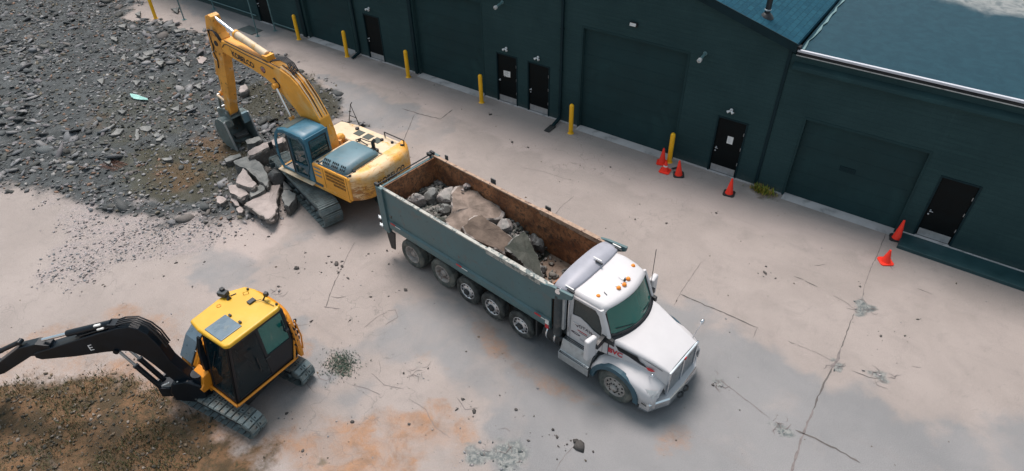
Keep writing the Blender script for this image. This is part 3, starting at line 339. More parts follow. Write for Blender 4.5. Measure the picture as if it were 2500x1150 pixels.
me.polygons.add(len(faces)); me.polygons.foreach_set('loop_start', np.arange(0, faces.size, 4, dtype=np.int32)); me.polygons.foreach_set('loop_total', np.full(len(faces), 4, np.int32))
me.polygons.foreach_set('use_smooth', np.ones(len(faces), bool)); me.update(); me.validate()
for nm, cs in (('zone_a', ('soil', 'pebble', 'moss')), ('zone_b', ('olive', 'orange', 'damp')), ('zone_c', ('bright', 'crumb', 'veg'))):
    at = me.attributes.new(nm, 'FLOAT_COLOR', 'POINT')
    at.data.foreach_set('color', np.stack([mk[cs[0]], mk[cs[1]], mk[cs[2]], np.ones(len(fx))], 1).ravel().astype(np.float32))
ground = bpy.data.objects.new('ground', me); C.objects.link(ground); tag(ground, kind='structure')
m, n, l, p = nodes_of('ground_surface')
tc = n.new('ShaderNodeTexCoord'); co = tc.outputs['Object']
z = {}
for nm, cs in (('zone_a', ('soil', 'pebble', 'moss')), ('zone_b', ('olive', 'orange', 'damp')), ('zone_c', ('bright', 'crumb', 'veg'))):
    a = n.new('ShaderNodeAttribute'); a.attribute_name = nm; s = n.new('ShaderNodeSeparateColor'); l.new(a.outputs['Color'], s.inputs[0])
    for k, c in enumerate(cs): z[c] = s.outputs[k]
n1 = noise(n, l, co, .35, 5, .6, .3); n2 = noise(n, l, co, 1.6, 6, .65, .5); n3 = noise(n, l, co, 9, 6, .7); n4 = noise(n, l, co, 60, 4, .7)
def soft(v, nz, k=.5):   # mask roughened by noise
    t = mathn(n, l, 'ADD', v, mathn(n, l, 'MULTIPLY', mathn(n, l, 'SUBTRACT', nz, .5), k)); return ramp(n, l, mathn(n, l, 'MULTIPLY', t, ramp(n, l, v, 0, .12)), .12, .88)
n5s = noise(n, l, co, 1.1, 7, .7, .8)
col = mixc(n, l, ramp(n, l, n1, .35, .65), (.300, .266, .246), (.348, .308, .286))
col = mixc(n, l, ramp(n, l, n2, .48, .75, 0, .6), col, (.262, .236, .22)); n5 = noise(n, l, co, 4.5, 6, .72, 1.2); col = mixc(n, l, ramp(n, l, n5, .56, .72, 0, .45), col, (.215, .198, .188)); col = mixc(n, l, ramp(n, l, n5, .42, .30, 0, .35), col, (.40, .352, .33))
col = mixc(n, l, mathn(n, l, 'MULTIPLY', soft(z['bright'], n2), .75), col, (.405, .35, .327))
col = mixc(n, l, mathn(n, l, 'MULTIPLY', ramp(n, l, mathn(n, l, 'ADD', z['damp'], mathn(n, l, 'MULTIPLY', mathn(n, l, 'SUBTRACT', n5s, .5), mathn(n, l, 'MULTIPLY', z['damp'], 1.4))), .03, .85), .86), col, mixc(n, l, ramp(n, l, n1, .3, .7), (.180, .190, .198), (.228, .234, .240)))
col = mixc(n, l, mathn(n, l, 'MULTIPLY', mathn(n, l, 'MULTIPLY', soft(z['orange'], n3, .8), ramp(n, l, n5s, .36, .60, .35, 1.0)), .85), col, mixc(n, l, ramp(n, l, n2, .35, .65), (.37, .195, .098), (.24, .140, .082)))
col = mixc(n, l, mathn(n, l, 'MULTIPLY', soft(z['pebble'], n3, 1.0), ramp(n, l, n2, .38, .6, .25, .95)), col, mixc(n, l, ramp(n, l, n3, .4, .6), (.25, .235, .23), (.36, .31, .30)))
col = mixc(n, l, soft(z['soil'], n3, .5), col, mixc(n, l, ramp(n, l, n2, .35, .65), (.042, .049, .050), (.085, .096, .099)))
col = mixc(n, l, mathn(n, l, 'MULTIPLY', soft(z['moss'], n3, .8), .55), col, (.075, .075, .045))
col = mixc(n, l, mathn(n, l, 'MULTIPLY', soft(z['olive'], n3, .5), .75), col, (.055, .052, .034))
osoil = mathn(n, l, 'MULTIPLY', mathn(n, l, 'MULTIPLY', z['orange'], z['soil']), .7)
col = mixc(n, l, osoil, col, (.14, .075, .03))
col = mixc(n, l, soft(z['crumb'], n3, .9), col, mixc(n, l, ramp(n, l, n3, .42, .58), (.11, .13, .13), (.24, .25, .24)))
vcol = mixc(n, l, ramp(n, l, n2, .4, .6), (.075, .052, .028), (.17, .098, .05))
vcol = mixc(n, l, ramp(n, l, n3, .5, .68), vcol, (.055, .05, .025))
col = mixc(n, l, soft(z['veg'], n3, .8), col, vcol)
g4 = ramp(n, l, n4, .3, .7, .76, 1.20)
vm = n.new('ShaderNodeVectorMath'); vm.operation = 'SCALE'; l.new(col, vm.inputs[0]); l.new(g4, vm.inputs['Scale'])
# hairline crazing in patches
wn = n.new('ShaderNodeTexNoise'); wn.inputs['Scale'].default_value = 2.2; l.new(co, wn.inputs['Vector'])
wv = n.new('ShaderNodeVectorMath'); wv.operation = 'MULTIPLY_ADD'; l.new(wn.outputs['Color'], wv.inputs[0]); wv.inputs[1].default_value = (.9, .9, .9); l.new(co, wv.inputs[2])
ve = n.new('ShaderNodeTexVoronoi'); ve.feature = 'DISTANCE_TO_EDGE'; ve.inputs['Scale'].default_value = .9; l.new(wv.outputs[0], ve.inputs['Vector'])
cn = noise(n, l, co, .28, 3, .5); hair = mathn(n, l, 'MULTIPLY', ramp(n, l, ve.outputs['Distance'], .014, .004), ramp(n, l, cn, .50, .60, 0, .38)); sxx = n.new('ShaderNodeSeparateXYZ'); l.new(co, sxx.inputs[0]); hair = mathn(n, l, 'MULTIPLY', hair, ramp(n, l, sxx.outputs[0], 6.5, 3.5))
mst = n.new('ShaderNodeMapping'); mst.inputs['Scale'].default_value = (.22, 2.6, 1); mst.inputs['Rotation'].default_value = (0, 0, R(5)); l.new(co, mst.inputs[0]); streak = ramp(n, l, noise(n, l, mst.outputs[0], 1.0, 5, .65, .4), .55, .75, 0, .22)
# little dark grit specks
v = n.new('ShaderNodeTexVoronoi'); v.inputs['Scale'].default_value = 2.3; l.new(co, v.inputs['Vector'])
speck = mathn(n, l, 'MULTIPLY', ramp(n, l, v.outputs['Distance'], .055, .03), ramp(n, l, n1, .5, .6))
col = mixc(n, l, mathn(n, l, 'MULTIPLY', speck, .6), vm.outputs[0], (.10, .09, .085)); col = mixc(n, l, hair, col, (.13, .125, .12)); col = mixc(n, l, mathn(n, l, 'MULTIPLY', streak, mathn(n, l, 'SUBTRACT', 1, z['soil'])), col, (.20, .185, .18))
l.new(col, p.inputs['Base Color'])
rg = ramp(n, l, z['damp'], 0, 1, .9, .62); l.new(rg, p.inputs['Roughness']); p.inputs['Specular IOR Level'].default_value = .35
hb = mathn(n, l, 'ADD', mathn(n, l, 'MULTIPLY', n3, mathn(n, l, 'ADD', .28, mathn(n, l, 'ADD', z['soil'], mathn(n, l, 'ADD', z['veg'], mathn(n, l, 'MULTIPLY', z['pebble'], .6))))), mathn(n, l, 'MULTIPLY', n4, .2))
bump(n, l, p, hb, .7, .06)
me.materials.append(m)
mg = {c: mk[c].reshape(nx_, ny_) for c in CH}; HZ = hz.reshape(nx_, ny_)
def grid_val(arr, x, y):
    i = np.clip(np.searchsorted(gx, x), 0, nx_ - 1); j = np.clip(np.searchsorted(gy, y), 0, ny_ - 1); return arr[i, j]

# joints and cracks in the slab: thin ribbons just above it
mat('crack_dark', (.105, .095, .09), .9, 0, .3, 6); mat('crack_soft', (.17, .15, .145), .9, 0, .25, 6)
mb = MB()
def ribbon(mb, pts, wd, mt, seed, jit=.03, z=.005):
    rr = random.Random(seed); P = []
    for a, b in zip(pts[:-1], pts[1:]):
        L = math.dist(a, b); k = max(2, int(L / .10))
        for i in range(k): t = i / k; P.append((a[0] + (b[0] - a[0]) * t + rr.gauss(0, jit * .5), a[1] + (b[1] - a[1]) * t + rr.gauss(0, jit * .5)))
    P.append(tuple(pts[-1])); vs = []; n_ = len(P)
    for i, q in enumerate(P):
        a = P[max(i - 1, 0)]; b = P[min(i + 1, n_ - 1)]; d = Vector((b[0] - a[0], b[1] - a[1])).normalized(); nn = Vector((-d.y, d.x))
        ww = wd * rr.uniform(.35, 1.1) * (.3 if i in (0, n_ - 1) else 1) / 2
        vs += [(q[0] + nn.x * ww, q[1] + nn.y * ww, z), (q[0] - nn.x * ww, q[1] - nn.y * ww, z)]
    mb.add(vs, [(2 * i, 2 * i + 2, 2 * i + 3, 2 * i + 1) for i in range(n_ - 1)], mt)
for k, (wd, pts) in enumerate(FEAT['joints']): ribbon(mb, pts, wd, 'crack_dark' if .026 < wd < .055 else 'crack_soft', k, .012 if wd < .03 else .018)
tag(mb.build('pavement_cracks', fix=False), kind='structure')
# fine cobweb cracking on the crumbled patches
mb = MB(); rr = random.Random(3)
for cx, cy, rad, cnt in [(5.6, -9.0, 0, 0)]: pass
for ch, soft_, amt, poly in FEAT['masks']:
    if ch != 'crumb': continue
    P = np.array(poly); c = P.mean(0); rad = np.sqrt(((P - c) ** 2).sum(1)).max()
    for k in range(int(6 + rad * 8)):
        a = rr.uniform(0, 6.28); r0 = rr.uniform(0, rad * .9); x0, y0 = c[0] + math.cos(a) * r0, c[1] + math.sin(a) * r0; b = rr.uniform(0, 6.28); L = rr.uniform(.1, .35)
        ribbon(mb, [(x0, y0), (x0 + math.cos(b) * L * .5, y0 + math.sin(b) * L * .5), (x0 + math.cos(b + .6) * L, y0 + math.sin(b + .6) * L)], rr.uniform(.010, .026), 'crack_soft', k, .02, .007)
tag(mb.build('pavement_crazing', fix=False), kind='structure')

# ---------------------------------------------------------------- stones
ico = bmesh.new(); bmesh.ops.create_icosphere(ico, subdivisions=1, radius=1); IV = np.array([v.co[:] for v in ico.verts]); IF = np.array([[v.index for v in f.verts] for f in ico.faces]); ico.free()
def stones(name, pos, size, flat, colr, tilt=.35, label=None):
    """pos (n,3), size (n), flat (n) -> one mesh, colour per stone"""
    n_ = len(pos); V = IV[None] * (1 + rng.uniform(-.38, .38, (n_, 12, 1))); V = V * np.stack([size * rng.uniform(.7, 1.3, n_), size * rng.uniform(.5, 1.0, n_), size * flat], 1)[:, None, :]
    a = rng.uniform(0, 6.283, n_); ca, sa = np.cos(a), np.sin(a); tx, ty = rng.normal(0, tilt, n_), rng.normal(0, tilt, n_)
    V[..., 2] += V[..., 0] * tx[:, None] + V[..., 1] * ty[:, None]
    X = V[..., 0] * ca[:, None] - V[..., 1] * sa[:, None]; Y = V[..., 0] * sa[:, None] + V[..., 1] * ca[:, None]
    V = np.stack([X, Y, V[..., 2]], -1) + pos[:, None, :]; V = V.reshape(-1, 3)
    F = (IF[None] + (np.arange(n_) * 12)[:, None, None]).reshape(-1, 3)
    me = bpy.data.meshes.new(name); me.vertices.add(len(V)); me.vertices.foreach_set('co', V.ravel()); me.loops.add(F.size); me.loops.foreach_set('vertex_index', F.ravel().astype(np.int32))
    me.polygons.add(len(F)); me.polygons.foreach_set('loop_start', np.arange(0, F.size, 3, dtype=np.int32)); me.polygons.foreach_set('loop_total', np.full(len(F), 3, np.int32)); me.update(); me.validate()
    at = me.attributes.new('tone', 'FLOAT_COLOR', 'POINT'); at.data.foreach_set('color', np.concatenate([np.repeat(colr, 12, 0), np.ones((len(V), 1))], 1).ravel().astype(np.float32))
    me.materials.append(STONE); o = bpy.data.objects.new(name, me); C.objects.link(o); return o
STONE, n, l, p = nodes_of('stone_tones'); a = n.new('ShaderNodeAttribute'); a.attribute_name = 'tone'
tc = n.new('ShaderNodeTexCoord'); g = noise(n, l, tc.outputs['Object'], 25, 4, .7)
l.new(mixc(n, l, ramp(n, l, g, .35, .7, 0, .5), a.outputs['Color'], (.09, .09, .085)), p.inputs['Base Color']); p.inputs['Roughness'].default_value = .9; bump(n, l, p, g, .4, .02)
def scatter(nm, count, box, accept, smin, smax, pal, power=3., fl=(.25, .7), tilt=.35, sink=.25):
    x = rng.uniform(box[0], box[1], count * 6); y = rng.uniform(box[2], box[3], count * 6)
    pr = accept(x, y); k = rng.uniform(0, 1, len(x)) < pr; x, y = x[k][:count], y[k][:count]; n_ = len(x)
    sz = smin + (smax - smin) * rng.uniform(0, 1, n_) ** power; ft = rng.uniform(fl[0], fl[1], n_)
    zz = grid_val(HZ, x, y) + sz * ft * (1 - sink) * .6
    c = np.array(pal)[rng.randint(0, len(pal), n_)] * rng.uniform(.75, 1.3, (n_, 1))
    return stones(nm, np.stack([x, y, zz], 1), sz, ft, np.clip(c, 0, 1), tilt)
GREYS = [(.13, .14, .15), (.085, .10, .105), (.17, .18, .19), (.06, .068, .07), (.21, .215, .22), (.09, .095, .088), (.05, .055, .052), (.13, .12, .112)]
PALE = [(.34, .32, .32), (.42, .39, .39), (.26, .26, .27), (.20, .21, .22), (.36, .32, .30)]
BROWN = [(.10, .075, .045), (.07, .055, .035), (.15, .11, .07), (.26, .22, .18), (.05, .045, .03), (.06, .05, .03)]
def acc_soil(x, y): return np.clip(grid_val(mg['soil'], x, y) * (1 - .5 * grid_val(mg['olive'], x, y)) * (.45 + 1.3 * (fbm(x, y, .7, 3, 31) - .3)), 0, 1)
def acc_big(x, y): return np.clip(grid_val(mg['soil'], x, y) * (1 - .8 * grid_val(mg['moss'], x, y)) * (1 - grid_val(mg['olive'], x, y)) * np.clip((fbm(x, y, .5, 3, 33) - .38) * 4, 0, 1), 0, 1)
tag(scatter('rubble', 27000, (-37, -4, -19, 1), acc_soil, .012, .11, GREYS + [(.26, .265, .265), (.30, .30, .29), (.17, .165, .175), (.20, .12, .08), (.16, .14, .10)], 3.0, (.2, .55)), 'loose grey demolition rubble and stones covering the torn up ground', 'rubble', kind='stuff')
tag(scatter('broken_rubble', 1700, (-37, -5, -19, 1), acc_big, .09, .34, GREYS + [(.19, .195, .205), (.16, .155, .165), (.24, .24, .24)], 3.2, (.10, .30), .32), 'larger flat and blocky lumps of broken concrete through the rubble field', 'rubble', kind='stuff')
tag(scatter('gravel', 5200, (-20, -4, -17, -7), lambda x, y: np.clip(grid_val(mg['pebble'], x, y) * np.clip((fbm(x, y, .9, 3, 35) - .3) * 3, 0, 1), 0, 1), .010, .055, PALE, 2.6), 'pale fine gravel strewn between the rubble field and the concrete yard', 'gravel', kind='stuff')
tag(scatter('crumbled_grit', 2600, (-4, 14, -21, 0), lambda x, y: grid_val(mg['crumb'], x, y), .012, .05, PALE[:4] + [(.1, .12, .12)], 2), 'crumbled grit in the broken patches of the yard', 'gravel', kind='stuff')
tag(scatter('soil_clods', 3400, (-12, 0, -21, -13), lambda x, y: grid_val(mg['veg'], x, y), .010, .055, BROWN, 3.0, (.4, .8)), 'brown soil clods and small pale stones on the weedy bank', 'soil', kind='stuff')
tag(scatter('loose_grit', 900, (-9, 14, -20, -1), lambda x, y: np.where(grid_val(mg['orange'], x, y) > .2, .5, .07), .01, .035, PALE + BROWN, 2.5), 'scattered grit on the concrete yard', 'gravel', kind='stuff')
sp = np.array(FEAT['spots']); n_ = len(sp)
extra = []
for s, x, y in FEAT['spots']:
    for k in range(4): extra.append((s * rng.uniform(.15, .45), x + rng.normal(0, s * 2.5), y + rng.normal(0, s * 2.5)))
sp = np.concatenate([sp, np.array(extra)]); n_ = len(sp)
tag(stones('scattered_debris', np.stack([sp[:, 1], sp[:, 2], sp[:, 0] * .15], 1), sp[:, 0] * .9, np.full(n_, .35), np.array([(.05, .045, .042)]) * rng.uniform(.7, 2.2, (n_, 1)), .15), 'small dark bits of debris scattered over the concrete yard', 'debris', kind='stuff')

# grass and weeds: thin bent blades
def blades(name, pts, hmin, hmax, cols, label, cat, kind=None, wd=.008, lean=.6):
    mb = MB(); names = []
    for i, c in enumerate(cols):
        k = name + '_leaf%d' % i
        if k not in MATS: mat(k, c, .7, 0, .3, 8)
        names.append(k)
    for x, y, z0 in pts:
        a = rng.uniform(0, 6.28); h = rng.uniform(hmin, hmax); dx, dy = math.cos(a), math.sin(a); le = rng.uniform(.1, lean) * h; w_ = wd * rng.uniform(.7, 1.6)
        px, py = -dy * w_, dx * w_
        mb.add([(x - px, y - py, z0), (x + px, y + py, z0), (x + dx * le * .4 + px * .7, y + dy * le * .4 + py * .7, z0 + h * .6), (x + dx * le * .4 - px * .7, y + dy * le * .4 - py * .7, z0 + h * .6), (x + dx * le, y + dy * le, z0 + h)], [(0, 1, 2, 3), (3, 2, 4)], names[rng.randint(len(names))])
    o = mb.build(name, fix=False); tag(o, label, cat, kind=kind); return o
OL = [(.07, .075, .024), (.10, .085, .032), (.045, .06, .018), (.15, .11, .055), (.05, .045, .02)]
x = rng.uniform(-12, 0, 140000); y = rng.uniform(-21, -13, 140000); k = (rng.uniform(0, 1, 140000) < grid_val(mg['veg'], x, y) * np.clip((fbm(x, y, 1.3, 3, 51) - .42) * 6, 0, 1)); x, y = x[k][:10000], y[k][:10000]
blades('dry_grass', list(zip(x, y, grid_val(HZ, x, y) - .01)), .02, .12, OL, 'dry olive grass and weeds on the brown bank beside the small excavator', 'grass', 'stuff', .007, 1.2)
x = rng.uniform(-21, -4.5, 40000); y = rng.uniform(-11, -2, 40000); k = (rng.uniform(0, 1, 40000) < np.maximum(grid_val(mg['olive'], x, y) * .5, grid_val(mg['moss'], x, y) * .18)); x, y = x[k][:5500], y[k][:5500]
blades('rubble_weeds', list(zip(x, y, grid_val(HZ, x, y) - .01)), .02, .10, [(.05, .055, .025), (.08, .08, .035), (.11, .095, .05)], 'low dark weeds growing through the soil and rubble', 'weeds', 'stuff', .01, 1.3)
c = [q for q in FEAT['masks'] if q[0] == 'moss' and q[1] == .15][0][3]; c = np.mean(c, 0)
q = rng.normal(0, 1, (900, 2)) * (.24, .20) + c
blades('weed_patch', [(a, b, 0) for a, b in q], .015, .06, [(.045, .085, .06), (.07, .12, .09), (.14, .17, .14), (.05, .07, .05)], 'grey green weed patch in the cracked concrete behind the small excavator', 'weeds', None, .01, 1.5)
q = rng.normal(0, 1, (420, 2)) * (.19, .09) + (6.85, -.22)
blades('weed_clump', [(a, min(b, -.06), 0) for a, b in q], .06, .26, [(.20, .24, .02), (.34, .30, .03), (.10, .15, .02), (.40, .26, .05)], 'yellow green weed clump at the foot of the dark wall beside the wide door pier', 'weeds', None, .012, .9)
q = rng.normal(0, 1, (160, 2)) * .07 + (.75, -19.05)
# ---------------------------------------------------------------- buildings
m, n, l, p = nodes_of('wall_siding'); tc = n.new('ShaderNodeTexCoord'); co = tc.outputs['Object']
f = noise(n, l, co, .5, 5, .6); g = noise(n, l, co, 6, 5, .7)
mp = n.new('ShaderNodeMapping'); mp.inputs['Rotation'].default_value = (R(90), 0, 0); l.new(co, mp.inputs[0])
br = n.new('ShaderNodeTexBrick'); br.inputs['Scale'].default_value = 1; br.inputs['Brick Width'].default_value = .42; br.inputs['Row Height'].default_value = .145; br.inputs['Mortar Size'].default_value = .008; br.inputs['Mortar Smooth'].default_value = .4
l.new(mp.outputs[0], br.inputs['Vector'])
mps = n.new('ShaderNodeMapping'); mps.inputs['Scale'].default_value = (.6, 1, 9); l.new(co, mps.inputs[0]); st = noise(n, l, mps.outputs[0], 1.3, 5, .6)
col = mixc(n, l, ramp(n, l, f, .3, .7), (.0205, .0475, .0515), (.0265, .0585, .0630))
col = mixc(n, l, ramp(n, l, st, .5, .72, 0, .5), col, (.032, .072, .074)); col = mixc(n, l, ramp(n, l, g, .6, .8, 0, .35), col, (.010, .040, .048))
sz = n.new('ShaderNodeSeparateXYZ'); l.new(co, sz.inputs[0])   # dust splashed on the foot of the wall, faint runs
sp_l = mathn(n, l, 'MULTIPLY', ramp(n, l, mathn(n, l, 'ADD', sz.outputs[2], mathn(n, l, 'MULTIPLY', g, .5)), .62, .22), .35)
mv = n.new('ShaderNodeMapping'); mv.inputs['Scale'].default_value = (5, 1, .35); l.new(co, mv.inputs[0]); run = ramp(n, l, noise(n, l, mv.outputs[0], 1.2, 5, .6), .60, .74, 0, .30)
col = mixc(n, l, run, col, (.036, .078, .084)); col = mixc(n, l, sp_l, col, (.10, .115, .11))
l.new(col, p.inputs['Base Color']); p.inputs['Roughness'].default_value = .7; p.inputs['Specular IOR Level'].default_value = .12
hb = mathn(n, l, 'ADD', mathn(n, l, 'MULTIPLY', br.outputs['Fac'], -.6), mathn(n, l, 'MULTIPLY', g, .5)); bump(n, l, p, hb, .6, .014); MATS['wall_siding'] = m

m, n, l, p = nodes_of('shingles'); tc = n.new('ShaderNodeTexCoord'); co = tc.outputs['Object']
mp = n.new('ShaderNodeMapping'); mp.inputs['Rotation'].default_value = (0, 0, R(90)); l.new(co, mp.inputs[0])
br = n.new('ShaderNodeTexBrick'); br.inputs['Scale'].default_value = 1; br.inputs['Brick Width'].default_value = .33; br.inputs['Row Height'].default_value = .16; br.inputs['Mortar Size'].default_value = .012; br.inputs['Color1'].default_value = (.008, .048, .078, 1); br.inputs['Color2'].default_value = (.014, .072, .108, 1); br.inputs['Mortar'].default_value = (.006, .035, .055, 1); br.inputs['Bias'].default_value = -.1
l.new(mp.outputs[0], br.inputs['Vector']); g = noise(n, l, co, 14, 5, .7); f = noise(n, l, co, .7, 4)
col = mixc(n, l, ramp(n, l, g, .4, .75, 0, .6), br.outputs['Color'], (.024, .09, .12)); col = mixc(n, l, ramp(n, l, f, .4, .7, 0, .4), col, (.012, .07, .11))
l.new(col, p.inputs['Base Color']); p.inputs['Roughness'].default_value = .85; p.inputs['Specular IOR Level'].default_value = .1; bump(n, l, p, mathn(n, l, 'ADD', br.outputs['Fac'], g), -.4, .02); MATS['shingles'] = m

m, n, l, p = nodes_of('membrane'); tc = n.new('ShaderNodeTexCoord'); co = tc.outputs['Object']
f = noise(n, l, co, .5, 4, .55, .4); g = noise(n, l, co, 3, 5, .6, .6)
col = mixc(n, l, ramp(n, l, g, .35, .7), (.004, .034, .052), (.008, .046, .066))
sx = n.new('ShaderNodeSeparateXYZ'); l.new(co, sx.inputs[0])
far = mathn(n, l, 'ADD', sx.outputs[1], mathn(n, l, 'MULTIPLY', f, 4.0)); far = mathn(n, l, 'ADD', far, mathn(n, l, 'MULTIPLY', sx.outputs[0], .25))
col = mixc(n, l, mathn(n, l, 'MULTIPLY', ramp(n, l, far, 7.1, 8.3), ramp(n, l, g, .3, .6, .4, .9)), col, (.26, .27, .26))  # pale far patch: cloud reflection painted into the membrane's base colour
l.new(col, p.inputs['Base Color']); p.inputs['Roughness'].default_value = .45; p.inputs['Specular IOR Level'].default_value = .15; bump(n, l, p, g, .08, .02); MATS['membrane'] = m

WX = 6.58
wh = empty('warehouse', (-10, 0, 0), 0, 'long dark green warehouse with shingled gable roof, black doors and wide recessed garage doors', 'warehouse')
an = empty('annex', (12, 0, 0), 0, 'lower dark green building with flat blue roof and white gutter edge, adjoining the gabled warehouse', 'warehouse')
def W(b, x): return x - b.location.x
def wall(b, x0, x1, top, holes):
    mb = MB(); outer = [(W(b, x0), -.3), (W(b, x1), -.3)] + [(W(b, x), z) for x, z in top]
    hs = [[(W(b, a), 0.0 if a != 0 else 0), (W(b, c), 0.0), (W(b, c), h), (W(b, a), h)] for a, c, h in holes]
    # openings start at the ground: cut them from the bottom edge instead of as holes
    bot = [(W(b, x0), -.3)]
    for a, c, h in sorted(holes): bot += [(W(b, a), -.3), (W(b, a), h), (W(b, c), h), (W(b, c), -.3)]
    bot.append((W(b, x1), -.3))
    mb.plate(bot + [(W(b, x), z) for x, z in top], [], lambda u, v, t: (u, t, v), .32, 'wall_siding')
    return mb.build('wall', b)
DOORS = [(-12.0, 2.15), (-4.45, 2.15), (-2.92, 2.15), (4.80, 2.18)]   # left edge, height; 1.03 wide
GAR_L = [(-16.15, -12.95, 4.0), (-8.78, -5.15, 3.95), (-.50, 3.44, 4.0)]
BLK = (-20.1, -19.1, 2.1)
rz = lambda x: 5.03 + .29 * (WX - x)
holes = [(x, x + 1.04, h) for x, h in DOORS] + GAR_L + [BLK]
wall(wh, -52, WX, [(WX, rz(WX)), (-5, rz(-5)), (-16.6, 5.05), (-52, 5.05)], holes)
GAR_R = [(7.50, 10.92, 2.87)]; D5 = (11.42, 2.2)
wall(an, WX + .003, 26, [(26, 4.80), (WX + .003, 4.80)], GAR_R + [(D5[0], D5[0] + 1.04, D5[1] + .12)])
# side and back walls
mb = MB(); mb.span((W(wh, WX) - .3, .32, 0), (W(wh, WX), 30, 5.0), 'wall_siding'); mb.span((W(wh, -52), .32, 0), (W(wh, -51.7), 30, 5.0), 'wall_siding'); mb.span((W(wh, -52), 30, 0), (W(wh, WX), 30.3, 5.0), 'wall_siding'); mb.build('rear_wall', wh)
mb = MB(); mb.span((W(an, 26) - .3, .32, 0), (W(an, 26), 30, 4.8), 'wall_siding'); mb.span((W(an, WX) + .01, 30, 0), (W(an, 26), 30.3, 4.8), 'wall_siding'); mb.build('rear_wall', an)
# roofs
def gable(x): return rz(x)
mb = MB(); th = .14
prof = [(W(wh, WX + .10), rz(WX + .10) + .02), (W(wh, -5), rz(-5) + .02), (W(wh, -16.7), 5.08), (W(wh, -16.7), 5.08 + th), (W(wh, -5), rz(-5) + .02 + th), (W(wh, WX + .10), rz(WX + .10) + .02 + th)]
mb.prism(prof, -.14, 30.4, 'shingles'); rf = mb.build('roof', wh)
mb = MB(); e = .012
mb.prism([(W(wh, WX + .12), rz(WX + .12) - .10), (W(wh, -5), rz(-5) - .10), (W(wh, -5), rz(-5) + th + .03), (W(wh, WX + .12), rz(WX + .12) + th + .03)], -.175, -.143, 'trim_dark'); mb.build('rake_board', rf)
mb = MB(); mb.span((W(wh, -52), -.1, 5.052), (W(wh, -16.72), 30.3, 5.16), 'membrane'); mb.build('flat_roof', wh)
# flat roof of the annex
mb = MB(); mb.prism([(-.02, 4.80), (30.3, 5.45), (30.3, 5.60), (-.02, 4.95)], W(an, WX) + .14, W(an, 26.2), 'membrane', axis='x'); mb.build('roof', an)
mb = MB(); mb.span((W(an, WX) + .14, -.105, 4.915), (W(an, 26.2), -.022, 4.985), 'gutter_white'); mb.build('gutter', an, .01)
mb = MB(); mb.span((W(an, WX) + .14, -.11, 4.835), (W(an, 26.2), -.022, 4.897), 'dark_hole'); mb.span((W(an, WX) + .14, -.10, 4.80), (W(an, 26.2), -.022, 4.833), 'brushed_steel'); mb.build('fascia', an)
mb = MB(); mb.prism([(-.20, 4.40), (-.002, 4.34), (-.002, 4.60), (-.17, 4.50)], W(an, WX) + .12, W(an, 26.2), 'garage_paint', axis='x'); mb.build('ledge', an, .02)
# seam flashing between the two roofs
mb = MB(); mb.span((W(an, WX) + .05, -.10, 4.96), (W(an, WX) + .20, .1, 5.06), 'dark_hole'); mb.build('gutter_end', an)
mb = MB(); vs = []; K_ = 90
for k in range(K_ + 1):
    y0 = k * .33; xa = W(an, WX) + .22 + rng.uniform(-.025, .025); xb = xa + rng.uniform(.03, .09); zz = 4.975 + y0 * .0215; vs += [(xa, y0, zz), (xb, y0, zz + .012)]
mb.add(vs, [(2 * k, 2 * k + 1, 2 * k + 3, 2 * k + 2) for k in range(K_)], 'pipe_teal')
mb.build('roof_flashing', an)
# vent pipe on the shingle roof
px_, py_ = 5.47, .50
vp = empty('vent_pipe', (px_, py_, rz(px_) + .15), 0, 'black vent pipe with square flashing standing on the blue shingle roof', 'vent pipe')
mb = MB(); mb.tube([(0, 0, -.05), (0, 0, 1.5)], .085, 'black_plastic', 16); mb.lathe([(.086, .18), (.10, .19), (.10, .22), (.086, .23)], (0, 0, 0), 'brushed_steel', 16, 'z'); mb.build('pipe', vp)
mb = MB(); mb.lathe([(.22, -.04), (.19, .02), (.12, .10), (.088, .12)], (0, 0, 0), 'black_plastic', 12, 'z'); mb.build('boot', vp)
mb = MB(); mb.box((.05, -.08, -.02), (.42, .42, .02), 'brushed_steel', Matrix.Rotation(R(16.2), 3, 'Y')); mb.build('flashing', vp)

